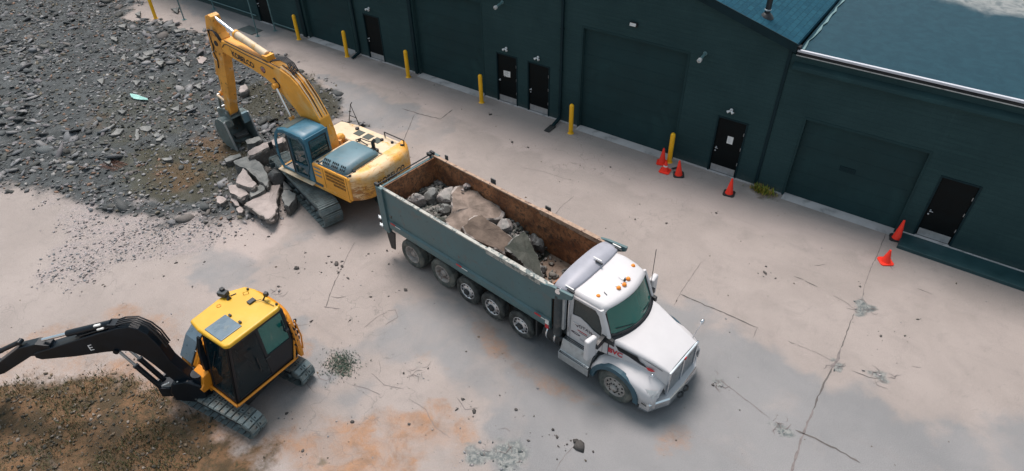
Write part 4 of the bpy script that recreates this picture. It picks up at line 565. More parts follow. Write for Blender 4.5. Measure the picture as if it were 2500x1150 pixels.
# doors
def door(b, x, h, z0=0, sign=None, black=True, kick=True, deadbolt=True):
    w_ = 1.04; X = W(b, x); d = empty('door', (X, 0, z0)); d.parent = b
    mb = MB(); t = .055
    mb.span((0, -.018, 0), (t, .10, h), 'trim_dark'); mb.span((w_ - t, -.018, 0), (w_, .10, h), 'trim_dark'); mb.span((t, -.018, h - t), (w_ - t, .10, h), 'trim_dark'); mb.build('door_frame', d, .006)
    mb = MB(); mb.span((t + .004, .035, .03), (w_ - t - .004, .085, h - t - .004), 'door_black'); mb.build('door_leaf', d, .004)
    if kick:
        mb = MB(); mb.span((t + .04, .026, .05), (w_ - t - .04, .034, .30), 'kick_plate'); mb.build('kick_plate', d)
    mb = MB(); mb.lathe([(.0, -.0), (.03, -.0), (.03, -.012), (.012, -.02), (.012, -.05), (.026, -.06), (.022, -.08), (0, -.085)], (.15, .034, .98), 'alloy', 14)
    mb.tube([(.15, -.03, .98), (.23, -.035, .975)], .011, 'alloy', 8)
    if deadbolt: mb.lathe([(0, 0), (.028, 0), (.026, -.02), (0, -.022)], (.135, .034, .84), 'alloy', 14)
    mb.build('handle', d)
    for hz_ in (.55, 1.15, 1.72):
        mb = MB(); mb.tube([(w_ - t - .02, .022, hz_ - .055), (w_ - t - .02, .022, hz_ + .055)], .012, 'kick_plate', 8); mb.build('hinge', d)
    mb = MB(); mb.span((0, -.05, -.0), (w_, .10, .022), 'plinth'); mb.build('threshold', d)
    if sign == 'torn':
        mb = MB(); mb.plate([(.33, 1.42), (.335, 1.20), (.355, 1.19), (.37, 1.22), (.39, 1.14), (.42, 1.22), (.46, 1.17), (.66, 1.19), (.665, 1.44)], [], lambda u, v, t_: (u, .030 - t_, v), .003, 'paper'); s_ = mb.build('notice', d)
        mb = MB()
        for k in range(5): mb.span((.37, .0255, 1.39 - k * .035), (.37 + rng.uniform(.14, .25), .0265, 1.397 - k * .035), 'letter_dark')
        mb.build('notice_print', s_)
    if sign == 'page':
        mb = MB(); mb.span((.46, .027, 1.24), (.66, .031, 1.52), 'paper'); s_ = mb.build('notice', d)
        mb = MB()
        for k in range(7): mb.span((.485, .0255, 1.49 - k * .032), (.485 + rng.uniform(.08, .14), .0265, 1.495 - k * .032), 'headboard_grey')
        mb.build('notice_print', s_)
    return d
door(wh, DOORS[0][0], DOORS[0][1]); door(wh, DOORS[1][0], DOORS[1][1], sign='torn', deadbolt=False); door(wh, DOORS[2][0], DOORS[2][1]); door(wh, DOORS[3][0], DOORS[3][1], sign='page')
door(wh, BLK[0], BLK[2], kick=False); door(an, D5[0], D5[1], z0=.12)
mb = MB(); mb.span((W(an, D5[0]), .0, 0), (W(an, D5[0] + 1.04), .3, .118), 'plinth'); mb.build('door_sill', an)
def garage(b, x0, x1, h, vent=False, rec=.14):
    X0, X1 = W(b, x0), W(b, x1); g_ = empty('garage_door', (X0, rec, 0)); g_.parent = b; w_ = X1 - X0
    mb = MB(); k = int(round(h / .5)); ph = h / k
    for i in range(k): mb.span((.002, .0, i * ph + .0015), (w_ - .002, .05, (i + 1) * ph - .0015), 'garage_paint')
    mb.span((.002, .006, .01), (w_ - .002, .048, h - .002), 'garage_paint'); mb.build('door_panel', g_, .004)
    mb = MB(); mb.span((-.0, -rec - .012, .0), (-.07, .0 - rec - .0, h), 'garage_paint'); mb.span((w_, -rec - .012, 0), (w_ + .07, -rec, h), 'garage_paint'); mb.span((-.07, -rec - .012, h), (w_ + .07, -rec, h + .08), 'garage_paint'); mb.build('door_frame', g_)
    mb = MB(); mb.prism([(-rec - .25, .0), (-rec - .02, .02), (.06, .025), (.06, -.05), (-rec - .25, -.05)], .0, w_, 'plinth', axis='x'); mb.build('door_sill', g_)
    if vent:
        mb = MB(); cx, cz = w_ * .46, h * .53
        mb.span((cx - .24, -.012, cz - .085), (cx + .24, -.001, cz + .085), 'trim_dark')
        for q in range(4): mb.span((cx - .21, -.020, cz - .06 + q * .04), (cx + .21, -.013, cz - .05 + q * .04), 'garage_paint')
        mb.build('vent', g_)
for a, c, h in GAR_L: garage(wh, a, c, h)
for a, c, h in GAR_R: garage(an, a, c, h, True)
# pale strip of foundation at the foot of the wall, between the openings
def strip(b, x0, x1, ops):
    cur = x0
    for a, c in sorted(ops) + [(x1, x1)]:
        if a > cur + .05: mb = MB(); mb.span((W(b, cur), -.045, -.1), (W(b, a) - .003, -.002, .05), 'plinth'); mb.build('plinth', b, .008)
        cur = c + .003
strip(wh, -16.9, WX, [(x, x + 1.04) for x, h in DOORS] + [(a - .07, c + .07) for a, c, h in GAR_L]); strip(an, WX + .01, 11.1, [(a - .07, c + .07) for a, c, h in GAR_R])
mb = MB(); mb.tube([(W(wh, -52), -.07, .30), (W(wh, -20.3), -.07, .30)], .028, 'pipe_teal', 8); mb.flush('wall_pipe', wh); mb.tube([(W(wh, -18.9), -.07, .20), (W(wh, -16.9), -.07, .20)], .028, 'pipe_teal', 8); mb.build('wall_pipe', wh)
# pilaster edges and trims
mb = MB(); mb.span((W(wh, -16.62), -.09, 0), (W(wh, -16.34), -.002, 5.0), 'trim_dark'); mb.flush('pilaster', wh, .01); mb.span((W(wh, -9.05), -.07, 0), (W(wh, -8.86), -.002, 5.0), 'trim_dark'); mb.build('pilaster', wh, .01)
mb = MB(); mb.span((W(wh, WX) - .10, -.035, 0), (W(wh, WX), -.002, 4.98), 'trim_dark'); mb.build('corner_trim', wh, .01)
# painted ledge in front of the last door
mb = MB(); mb.span((W(an, 11.16), -.78, -.1), (W(an, 24), -.003, .115), 'ledge_green'); lg = mb.build('door_step', an, .015)
mb = MB(); mb.span((W(an, 11.16), -.06, .116), (W(an, 24), -.004, .128), 'plinth'); mb.build('step_edge', lg)
# downspouts
def downspout(x, h, label, foot):
    d = empty('downspout', (x, -.07, 0), 0, label, 'downspout', 'downspouts on the warehouse wall')
    mb = MB(); mb.box((0, 0, h / 2 + .12), (.10, .08, h - .24), 'trim_dark'); mb.build('pipe', d, .012)
    for z in (.6, 2.2, 3.8):
        mb = MB(); mb.box((0, .0, z), (.15, .09, .03), 'trim_dark'); mb.build('bracket', d)
    mb = MB(); mb.prism([(.0, .14), (.04, .22), (-.42, .03), (-.46, .10)][:2] + [(-.52, .09), (-.52, .02), (-.05, .10)], -.06, .06, 'trim_dark', axis='x'); mb.build('elbow', d, .01)
    if foot:
        mb = MB(); mb.prism([(-.95, 0), (-.45, 0), (-.45, .06), (-.95, .03)], -.12, .12, 'chassis_black', axis='x'); mb.build('splash_block', d, .01)
downspout(-12.56, 5.0, 'dark downspout left of the leftmost black door in view, beside a yellow bollard', False)
downspout(-1.34, 5.0, 'dark downspout between the paired black doors and the tall garage door', True)
# wall lamps
def doorlight(x, z, label, b='warehouse'):
    d = empty('wall_lamp', (x, 0, z), 0, label, 'lamp', 'small white lamps over the doors')
    mb = MB(); mb.lathe([(0, -.002), (.055, -.002), (.055, -.03), (0, -.035)], (0, 0, 0), 'lamp_lens', 16); mb.build('base', d)
    mb = MB(); mb.tube([(0, -.03, 0), (0, -.10, -.01)], .015, 'lamp_lens', 8); mb.build('arm', d)
    for s in (-1, 1):
        mb = MB(); mb.tube([(s * .02, -.09, 0), (s * .10, -.13, -.05)], .028, 'lamp_lens', 12, r2=.05); mb.build('lamp_head', d, .004)
doorlight(-11.5, 2.46, 'small twin white lamp over the leftmost black door in view'); doorlight(-3.92, 2.42, 'small twin white lamp over the black door with the torn notice')
doorlight(-2.42, 2.42, 'small twin white lamp over the black door next to the downspout'); doorlight(5.2, 2.5, 'small twin white lamp over the black door with a square white notice')
d = empty('flood_lamp', (1.43, 0, 4.56), 0, 'rectangular white flood lamp above the tall garage door', 'lamp')
mb = MB(); mb.box((0, -.05, 0), (.26, .10, .13), 'black_plastic'); mb.build('housing', d, .01)
mb = MB(); mb.box((-.01, -.108, .01), (.22, .012, .10), 'lamp_lens', Matrix.Rotation(R(-12), 3, 'X')); mb.build('lens', d)
def barrel(x, z, label):
    d = empty('barrel_lamp', (x, 0, z), 0, label, 'lamp', 'white barrel lamps sticking out of the wall')
    mb = MB(); mb.tube([(0, -.002, .03), (0, -.40, -.03)], .045, 'pipe_teal', 14); mb.build('barrel', d)
    mb = MB(); mb.tube([(0, -.38, -.027), (0, -.47, -.04)], .07, 'lamp_lens', 16); mb.build('rim', d, .004)
    mb = MB(); mb.lathe([(0, 0), (.045, 0), (.045, -.008), (0, -.008)], (0, -.472, -.041), 'brushed_steel', 14); mb.build('lens', d)
    mb = MB(); mb.lathe([(0, -.002), (.07, -.002), (.07, -.02), (0, -.02)], (0, 0, .03), 'pipe_teal', 14); mb.build('base', d)
barrel(3.99, 4.12, 'barrel lamp right of the tall garage door, pointing out over the yard'); barrel(-4.06, 4.17, 'barrel lamp high above the black door with the torn notice')

# ---------------------------------------------------------------- bollards
BOL = [(3.49, -.30, 1.20, 'yellow bollard with traffic cones crowded round its foot'), (-.51, -.57, 1.25, 'yellow bollard at the left edge of the tall garage door'), (-4.89, -.54, 1.26, 'yellow bollard left of the black door with the torn notice'),
       (-9.07, -.50, 1.26, 'yellow bollard right of the leftmost black door, at the corner of a garage door'), (-12.98, -.52, 1.27, 'yellow bollard beside the downspout, left of the leftmost black door'), (-16.53, -.45, 1.25, 'yellow bollard at the dark pilaster, near the steel frame'), (-25.34, -2.88, 1.25, 'yellow bollard alone at the far edge of the rubble field')]
b0 = None
for x, y, h, lab in BOL:
    if b0 is None:
        b0 = empty('bollard', (0, 0, 0))
        mb = MB(); mb.lathe([(.086, 0), (.086, 1.12), (.080, 1.16), (.062, 1.19), (.035, 1.208), (.0, 1.214)], (0, 0, 0), 'bollard_yellow', 24, 'z'); mb.build('post', b0)
        mb = MB(); mb.lathe([(.125, 0), (.12, .012), (.092, .02), (.0865, .05)], (0, 0, 0), 'bollard_yellow', 24, 'z'); mb.build('base', b0); o = b0
    else: o = copy_tree(b0)
    o.location = (x, y, 0); o.rotation_euler = (rng.normal(0, .012), rng.normal(0, .012), rng.uniform(0, 6)); o.scale = (1, 1, h / 1.21); tag(o, lab, 'bollard', 'yellow bollards along the warehouse wall')
# ---------------------------------------------------------------- cones
def cone(x, y, label, rz_=0, base='cone_base', collar=False, h=.62, tilt=(0, 0), name='traffic_cone'):
    o = empty(name, (x, y, 0), rz_, label, 'traffic cone', 'red traffic cones by the warehouse')
    mb = MB(); mb.lathe([(.135, .03), (.125, .045), (.03, h - .015), (.022, h), (.0, h)], (0, 0, 0), 'cone_red', 24, 'z'); c_ = mb.build('cone', o)
    if collar:
        mb = MB(); r1 = .125 - (.095) * (h * .35 / h); r2 = .125 - .095 * .62
        mb.lathe([(r1 + .004, h * .35), (r2 + .004, h * .62)], (0, 0, 0), 'cone_white', 24, 'z'); mb.build('collar', c_)
    mb = MB(); s = .19; mb.prism([(-s, -s + .05), (-s + .05, -s), (s - .05, -s), (s, -s + .05), (s, s - .05), (s - .05, s), (-s + .05, s), (-s, s - .05)], 0, .035, base, axis='z'); mb.build('base', o, .008)
    o.rotation_euler = (tilt[0], tilt[1], rz_); return o
cone(3.30, -.50, 'red traffic cone behind and left of the bollard foot', .3, 'cone_red'); cone(3.62, -.92, 'low red cone with a white collar in front of the bollard foot', .1, 'cone_red', True, .42)
cone(4.12, -.88, 'red traffic cone just right of the bollard foot', .5, 'cone_base', False, .62, (.03, -.08)); cone(5.98, -.95, 'upright red traffic cone with a black base in front of the notice door', .15)
cone(11.06, -.32, 'tall red traffic cone standing against the wall beside the green door step', .2, 'cone_base', False, .72); cone(11.03, -1.62, 'short red traffic cone on the open concrete by the green door step', .6, 'cone_red', False, .46)
c2 = MB(); c2.box((3.85, -.62, .05), (.22, .06, .03), 'cone_base', Matrix.Rotation(.9, 3, 'Z')); c2.tube([(3.80, -.70, .05), (3.98, -.95, .02)], .012, 'pipe_teal', 6); tag(c2.build('broken_cone_base'), 'broken strip of a cone base lying between the two cones at the bollard', 'cone base')
# ---------------------------------------------------------------- steel frame, mat
fr = empty('canopy_frame', (-21, -1, 0), 0, 'thin teal steel frame standing in front of the warehouse beyond the excavator boom', 'steel frame')
L4 = [(-23.85, -2.13), (-23.81, -.3), (-18.64, -1.33), (-18.44, -.4)]
for x, y in L4:
    mb = MB(); mb.tube([(x + 21, y + 1, 0), (x + 21, y + 1, 3.0)], .032, 'pipe_teal', 8); mb.build('post', fr)
mb = MB(); P4 = [(x + 21, y + 1, 3.0) for x, y in L4]
for a, b in ((0, 1), (2, 3), (0, 2), (1, 3)): mb.tube([P4[a], P4[b]], .03, 'pipe_teal', 8)
mb.build('top_rail', fr)
for x, y in L4:
    mb = MB(); mb.box((x + 21, y + 1, .006), (.2, .2, .012), 'pipe_teal'); mb.build('foot_plate', fr)
mb = MB(); mb.prism([(-.62, -.30), (.62, -.36), (.60, .33), (-.55, .36)], 0, .02, 'plate_steel', axis='z'); tag(mb.build('steel_plate', None, .004, (-19.6, -1.08, .006)), 'dark flat steel plate lying on the concrete between the frame posts', 'steel plate')
mat('cab_teal_dark', (.035, .085, .115), .55, 0, .15, 3, [((.08, .10, .11), .58, .75, 4)])
# ---------------------------------------------------------------- dump truck (local: +x forward, origin under the tailgate)
TR = empty('dump_truck', (-1.298, -8.547, 0), -.1023, 'white and teal five axle dump truck loaded with broken concrete slabs', 'dump truck')
HW, BL, ZT, ZB = 1.083, 6.29, 2.50, 1.10
# rusty inside of the box
m, n, l, p = nodes_of('bed_rust'); tc = n.new('ShaderNodeTexCoord'); co = tc.outputs['Object']
a = noise(n, l, co, 1.6, 7, .68, .5); b = noise(n, l, co, 7, 6, .7, 1.2); mp = n.new('ShaderNodeMapping'); mp.inputs['Scale'].default_value = (1, 1, 3.5); l.new(co, mp.inputs[0]); c = noise(n, l, mp.outputs[0], 5, 6, .75, 2.5)
col = mixc(n, l, ramp(n, l, a, .35, .65), (.17, .065, .028), (.42, .19, .085)); col = mixc(n, l, ramp(n, l, b, .45, .65, 0, .9), col, (.06, .042, .03))
col = mixc(n, l, ramp(n, l, c, .60, .66, 0, .8), col, (.34, .24, .16)); col = mixc(n, l, ramp(n, l, c, .38, .33, 0, .7), col, (.035, .028, .022))
l.new(col, p.inputs['Base Color']); p.inputs['Roughness'].default_value = .7; p.inputs['Metallic'].default_value = .15; bump(n, l, p, b, .3, .01); MATS['bed_rust'] = m
m, n, l, p = nodes_of('bed_floor'); tc = n.new('ShaderNodeTexCoord'); co = tc.outputs['Object']
a = noise(n, l, co, 2, 7, .68, .5); b = noise(n, l, co, 12, 6, .7, .5)
col = mixc(n, l, ramp(n, l, a, .35, .65), (.16, .115, .085), (.24, .18, .14)); col = mixc(n, l, ramp(n, l, b, .55, .7, 0, .7), col, (.07, .05, .04)); l.new(col, p.inputs['Base Color']); p.inputs['Roughness'].default_value = .85; bump(n, l, p, b, .4, .02); MATS['bed_floor'] = m
bed = empty('dump_bed', (0, 0, 0)); bed.parent = TR
mb = MB(); ti = .05
for s in (-1, 1):
    # outer skin with slanted lower rail
    P = [(s * HW, ZT - .04), (s * HW, 1.42), (s * (HW + .035), 1.36), (s * (HW + .035), 1.30), (s * (HW - .02), ZB), (s * (HW - ti), ZB), (s * (HW - ti), ZT - .04)]
    mb.prism(P, .02, BL, 'bed_paint', axis='x'); mb.flush('side_wall', bed, .006)
mb = MB()
for s in (-1, 1): mb.prism([(s * (HW + .002), 1.425), (s * (HW + .06), 1.385), (s * (HW + .06), 1.20), (s * (HW + .0), ZB - .02), (s * (HW + .002), 1.0 + .1)], .3, BL, 'bed_paint', axis='x'); mb.flush('lower_rail', bed, .006)
mb = MB()
for s in (-1, 1):
    mb.span((0, s * (HW + .012), ZT - .038), (4.2, s * (HW - .085), ZT + .012), 'bed_rim' if s < 0 else 'rim_rust')
    mb.span((4.2, s * (HW + .03), ZT - .10), (BL, s * (HW - .10), ZT + .045), 'bed_rim' if s < 0 else 'rim_rust'); mb.flush('top_rail', bed, .012)
mb = MB()  # inner liner
mb.span((.06, -HW + ti + .003, 1.17), (BL - .06, -HW + ti + .018, ZT - .045), 'bed_rust'); mb.flush('liner', bed); mb.span((.06, HW - ti - .018, 1.17), (BL - .06, HW - ti - .003, ZT - .045), 'bed_rust')
mb.flush('liner', bed); mb.span((.06, -HW + ti + .02, 1.17), (.09, HW - ti - .02, ZT - .05), 'bed_rust'); mb.flush('liner', bed); mb.span((BL - .09, -HW + ti + .02, 1.17), (BL - .06, HW - ti - .02, ZT), 'bed_rust'); mb.build('liner', bed)
mb = MB(); mb.span((.02, -HW + ti, 1.10), (BL - .02, HW - ti, 1.165), 'bed_floor'); mb.build('floor', bed)
# tailgate end: side posts, gate, hardware
mb = MB()
for s in (-1, 1): mb.prism([(-.06, ZT + .03), (.20, ZT + .02), (.22, 1.5), (.26, 1.0), (.20, .92), (-.02, .98), (-.06, 1.4)], s * (HW + .065), s * (HW - .03), 'bed_paint'); mb.flush('corner_post', bed, .012)
gate = MB(); gate.span((-.03, -HW + .03, 1.05), (.055, HW - .03, ZT - .03), 'bed_paint')
for k in range(4): gate.span((-.07, -HW + .1, 1.15 + k * .36), (-.031, HW - .1, 1.23 + k * .36), 'bed_paint')
tgm = gate.build('tailgate', bed, .01)
mb = MB(); mb.tube([(-.05, -HW + .05, ZT + .03), (-.05, HW - .05, ZT + .03)], .022, 'chassis_black', 8)
for y in (-HW, HW - .03, HW - .15): mb.box((-.05, y, ZT + .05), (.16, .08, .10), 'chassis_black')
mb.build('hinge_bar', tgm, .008)
mb = MB()
for z in (1.34, 1.05): mb.box((-.11, -HW - .03, z), (.14, .10, .05), 'brushed_steel'); mb.tube([(-.10, -HW - .05, z), (-.22, -HW - .02, z + .03)], .018, 'brushed_steel', 8)
mb.build('latch', tgm, .006)
for x, wd in ((.45, .12), (2.35, .18), (4.35, .18)):
    mb = MB(); mb.box((x, HW + .09, ZT + .02), (wd, .03, .16), 'grey_frame'); mb.box((x, HW + .045, ZT - .05), (wd * .8, .08, .05), 'grey_frame')
    for k in range(3): mb.box((x + (k - 1) * wd * .3, HW + .107, ZT + .03), (.012, .006, .10), 'bed_rim')
    mb.build('tarp_bracket', bed, .006)
mb = MB(); mb.prism([(.02, 1.0), (.42, .98), (.30, .30), (.12, .28), (.05, .7)], -HW - .02, -HW + .02, 'chassis_black'); mb.flush('mud_guard', bed, .004); mb.prism([(.02, 1.0), (.42, .98), (.30, .30), (.12, .28), (.05, .7)], HW - .02, HW + .02, 'chassis_black'); mb.build('mud_guard', bed, .004)
for x in (.38, 3.08, 5.82):
    mb = MB(); mb.span((x, -HW - .068, 1.375), (x + .20, -HW - .062, 1.43), 'red_paint'); mb.build('red_reflector', bed)
    mb = MB(); mb.span((x + .205, -HW - .068, 1.375), (x + .42, -HW - .062, 1.40), 'white_reflector'); mb.build('white_reflector', bed)
mb = MB(); mb.span((6.16, -HW - .068, 1.27), (6.27, -HW - .062, 1.42), 'white_reflector'); mb.span((6.16, -HW - .068, 1.12), (6.27, -HW - .062, 1.255), 'red_paint'); mb.build('marker_light', bed)
# headboard with curved cab shield
ys = np.linspace(-1, 1, 17); 
mb = MB(); r1 = []; r2 = []; r3 = []; r4 = []
for t in ys:
    arc = (1 - abs(t) ** 2.6)
    r1.append((BL - .02 - .0, t * (HW - .04), ZT - .25)); r2.append((BL + .0 + .02, t * (HW - .04), ZT + .05 + .20 * arc ** .8)); r3.append((BL + .42 + .10 * arc, t * (HW - .08), ZT + .09 + .09 * arc ** .8)); r4.append((BL + .45 + .10 * arc, t * (HW - .08), ZT + .04 + .085 * arc ** .8))
mb.loft([r1, r2, r3, r4], 'headboard_grey'); sh = mb.build('cab_shield', bed, 0); so_ = sh.modifiers.new('thickness', 'SOLIDIFY'); so_.thickness = .03; so_.offset = -1
for s in (-1, 1):
    mb = MB(); mb.prism([(BL - .34, ZT + .0), (BL + .05, ZT + .10), (BL + .62, ZT + .16), (BL + .60, ZT + .02), (BL + .02, ZT - .30), (BL - .30, ZT - .12)], s * (HW + .045), s * (HW - .03), 'bed_paint'); mb.build('shield_bracket', sh, .012)
for y in (-HW + .12, .12, HW - .14):
    mb = MB(); mb.box((BL + .46, y, ZT + .10 + (.14 if abs(y) < .5 else .01)), (.20, .04, .04), 'chassis_black'); mb.box((BL + .38, y + .05, ZT + .13 + (.14 if abs(y) < .5 else .01)), (.24, .03, .02), 'white_reflector'); mb.build('cable_guide', sh, .004)
# frame
mb = MB()
for s in (-1, 1): mb.span((.1, s * .36, .68), (9.1, s * .44, .92), 'grey_frame')
for x in (.3, 1.6, 2.8, 3.8, 4.8, 6.2, 7.4, 8.8): mb.span((x, -.36, .72), (x + .12, .36, .88), 'grey_frame')
for s in (-1, 1): mb.span((.3, s * .42, .93), (BL, s * .52, 1.09), 'grey_frame')
mb.build('chassis', TR, .006)
# wheels
WX_ = [1.028, 2.309, 3.306, 4.245, 5.253, 8.242]; 
def wheel(kind, side):
    s = side; o = empty('wheel', (0, 0, 0)); R0 = {'dual': .475, 'lift': .43, 'steer': .475}[kind]; wd = .25
    rb = 'rubber' if kind == 'lift' else 'rubber_dusty'
    tiresets = [0] if kind != 'dual' else [0, -.27]
    for off in tiresets:
        c_ = s * off; mb = MB(); rim = R0 * .60
        prof = [(rim, -.02), (rim + .02, .0), (R0 * .80, .018), (R0 * .90, .008), (R0 * .965, -.012), (R0, -.045), (R0, -wd + .045), (R0 * .965, -wd + .012), (R0 * .9, -wd - .008), (rim + .02, -wd), (rim, -wd + .02)]
        mb.lathe([(r, s * h + c_) for r, h in prof], (0, 0, 0), rb, 40)
        for r_ in (R0 * .74, R0 * .87): mb.lathe([(r_ - .005, s * .0165 + c_), (r_, s * .023 + c_), (r_ + .005, s * .0165 + c_)], (0, 0, 0), rb, 40)
        # tread blocks
        for k in range(44):
            a_ = 2 * math.pi * k / 44; mt = Matrix.Rotation(-a_, 3, 'Y')
            for yy in (-.065, -.125, -.185):
                q = mt @ Vector((R0 + .002, 0, 0)); mb.box((q.x, s * yy + c_, q.z), (.012, .05, .045), rb, mt)
        mb.build('tyre', o)
    mb = MB(); rim = R0 * .615
    if kind == 'dual':
        mb.lathe([(rim, s * -.01), (rim - .015, s * .006), (rim - .035, s * -.02), (rim - .045, s * -.13), (rim - .07, s * -.17), (.135, s * -.185), (.13, s * -.16), (.10, s * -.15)], (0, 0, 0), 'rim_dusty', 32)
        mb.lathe([(.10, s * -.20), (.10, s * -.06), (.075, s * -.035), (0, s * -.03)], (0, 0, 0), 'rim_dusty', 20)
        for k in range(10):
            a_ = 2 * math.pi * k / 10; mb.tube([(math.cos(a_) * .12, s * -.19, math.sin(a_) * .12), (math.cos(a_) * .12, s * -.13, math.sin(a_) * .12)], .014, 'chrome', 6)
            mb.disc((math.cos(a_ + .3) * .19, s * -.176, math.sin(a_ + .3) * .19), .022, 'dark_hole', h=.006, n=10)
    else:
        mt_ = 'alloy' if kind == 'lift' else 'rim_dusty'; fl = .0 if kind == 'lift' else -.01
        mb.lathe([(rim, s * -.01), (rim - .012, s * .008), (rim - .03, s * (-.01)), (rim - .04, s * (-.035)), (.17, s * (-.015 + fl)), (.145, s * (.012 + fl)), (.10, s * (.012 + fl))], (0, 0, 0), mt_, 32)
        for k in range(10):
            a_ = 2 * math.pi * k / 10
            mb.disc((math.cos(a_) * (.205 if kind == 'lift' else .215), s * (-.020 + fl), math.sin(a_) * (.205 if kind == 'lift' else .215)), .024, 'dark_hole', h=.012, n=10)
            mb.tube([(math.cos(a_) * .125, s * .0, math.sin(a_) * .125), (math.cos(a_) * .125, s * .035, math.sin(a_) * .125)], .013, 'chrome' if kind == 'lift' else 'chassis_black', 6)
        mb.lathe([(.10, s * .0), (.095, s * .05), (.06, s * .075), (0, s * .08)], (0, 0, 0), 'chassis_black' if kind == 'lift' else 'rim_dusty', 20)
    mb.build('rim', o); return o
protos = {}
for i, x in enumerate(WX_):
    kind = 'dual' if i < 2 else ('lift' if i < 5 else 'steer')
    for s in (-1, 1):
        if (kind, s) not in protos: o = protos[(kind, s)] = wheel(kind, s)
        else: o = copy_tree(protos[(kind, s)])
        o.parent = TR; R0 = {'dual': .475, 'lift': .43, 'steer': .475}[kind]; o.location = (x, s * (1.045 if i < 5 else 1.10), R0); o.rotation_euler = (0, rng.uniform(0, 6), 0)
mb = MB()
for i, x in enumerate(WX_): mb.tube([(x, -.85, .46), (x, .85, .46)], .07, 'grey_frame', 10); mb.lathe([(.0, -.15), (.16, -.13), (.2, 0), (.16, .13), (0, .15)], (x, 0, .48), 'grey_frame', 14)
mb.build('axle', TR)
# fuel tank, battery box, flap
mb = MB(); mb.tube([(5.86, -.72, .60), (5.86, -.72 + .0, .60)], .01, 'chassis_black', 6); mb.build('mount', TR)
mb = MB(); mb.span((5.78, -1.05, .42), (5.83, -.55, 1.06), 'chassis_black'); mb.build('mud_flap', TR, .004)
mb = MB(); mb.tube([(6.0, -.80, .72), (6.55, -.80, .72)], .26, 'chassis_black', 20)
for x in (6.12, 6.38): mb.lathe([(.263, -.02), (.268, -.015), (.268, .015), (.263, .02)], (x, -.80, .72), 'chrome', 24, 'x')
mb.build('air_tank', TR, .01)
# ---- cab
cab = empty('cab', (0, 0, 0)); cab.parent = TR
def ring(x, hw, zb, zt, rr=.16, crown=.03, shift=0.):
    """half section (y,z) from lower left over the roof to lower right"""
    pts = [(x, -hw, zb), (x, -hw, (zb + zt) / 2), (x, -hw + .01, zt - rr)]
    for k in range(1, 5): a_ = k / 5 * math.pi / 2; pts.append((x, -hw + rr - rr * math.cos(a_), zt - rr + rr * math.sin(a_)))
    for t in np.linspace(-1, 1, 9): pts.append((x, t * (hw - rr), zt + crown * (1 - t * t)))
    return pts + [(q[0], -q[1], q[2]) for q in reversed(pts[:7])]
# roof shell
mb = MB(); ri = []
for x, hw, zt in ((6.66, .89, 2.54), (6.74, .91, 2.58), (7.0, .92, 2.60), (7.3, .90, 2.58), (7.5, .86, 2.54), (7.60, .83, 2.50)):
    q = ring(x, hw, zt - .22, zt, .14, .035)
    # front edge bows forward in the middle like the windscreen
    bow = max(0, (x - 7.2) / .4) * .22
    ri.append([(a[0] + bow * (1 - (a[1] / .92) ** 2), a[1], a[2]) for a in q])
mb.loft(ri, 'white_paint'); rf_ = mb.build('roof', cab); sm = rf_.modifiers.new('thickness', 'SOLIDIFY'); sm.thickness = .03; sm.offset = -1
# body shell: side panels with a window opening, back wall
wside = [(6.80, 1.84), (7.02, 1.88), (7.20, 1.82), (7.42, 1.70), (7.64, 1.66), (7.63, 1.95), (7.52, 2.24), (7.40, 2.36), (6.80, 2.38)]
outer = [(6.68, 1.0), (7.55, .98), (7.60, 1.15), (7.84, 1.22), (7.83, 1.70), (7.78, 1.76), (7.60, 2.36), (7.52, 2.42), (6.68, 2.42)]
for s in (-1, 1):
    mb = MB(); mb.plate(outer, [wside], lambda u, v, t, s=s: (u, s * (.925 - .035 * max(0, v - 1.8) / .6 - t), v), .035, 'white_paint'); pn = mb.build('door', cab, .006)
    mb = MB(); mb.plate(wside, [], lambda u, v, t, s=s: (u, s * (.905 - .035 * max(0, v - 1.8) / .6 - t), v), .008, 'glass_dark'); mb.build('side_window', pn)
    mb = MB(); mb.plate([(u + (.012 if u < 7.2 else -.0), v + (.012 if v < 2 else -.012)) for u, v in wside], [[(7.2 + (u - 7.2) * .93, 2.0 + (v - 2.0) * .90) for u, v in wside]], lambda u, v, t, s=s: (u, s * (.912 - .035 * max(0, v - 1.8) / .6 - t), v), .01, 'black_plastic'); mb.build('window_seal', pn)
    mb = MB(); mb.box((6.92, s * .935, 1.62), (.16, .02, .035), 'chrome'); mb.tube([(6.72, s * .95, 1.2), (6.72, s * .97, 1.3), (6.72, s * .97, 2.1), (6.72, s * .94, 2.2)], .014, 'chrome', 8); mb.build('handle', pn)
    mb = MB()   # panel gaps
    mb.tube([(6.76, s * .9275, 1.02), (6.76, s * .9275, 1.8)], .004, 'black_plastic', 4); mb.tube([(7.70, s * .9275, 1.15), (7.70, s * .926, 1.70)], .004, 'black_plastic', 4); mb.build('door_seam', pn)
mb = MB(); mb.span((6.65, -.91, .95), (6.68, .91, 2.45), 'white_paint'); mb.build('rear_panel', cab, .01)
mb = MB(); mb.span((6.70, -.86, .95), (7.9, .86, 1.05), 'black_plastic'); mb.box((7.72, 0, 1.72), (.30, 1.66, .22), 'black_plastic')
for y in (-.45, .45): mb.box((7.0, y, 1.42), (.42, .46, .16), 'seat_fabric'); mb.box((6.84, y, 1.80), (.14, .44, .66), 'seat_fabric', Matrix.Rotation(R(-8), 3, 'Y'))
mb.build('interior', cab, .02)
mb = MB(); mb.lathe([(.17, 0), (.185, .012), (.17, .024)], (7.42, .45, 1.78), 'black_plastic', 20, 'x'); mb.build('steering_wheel', cab)
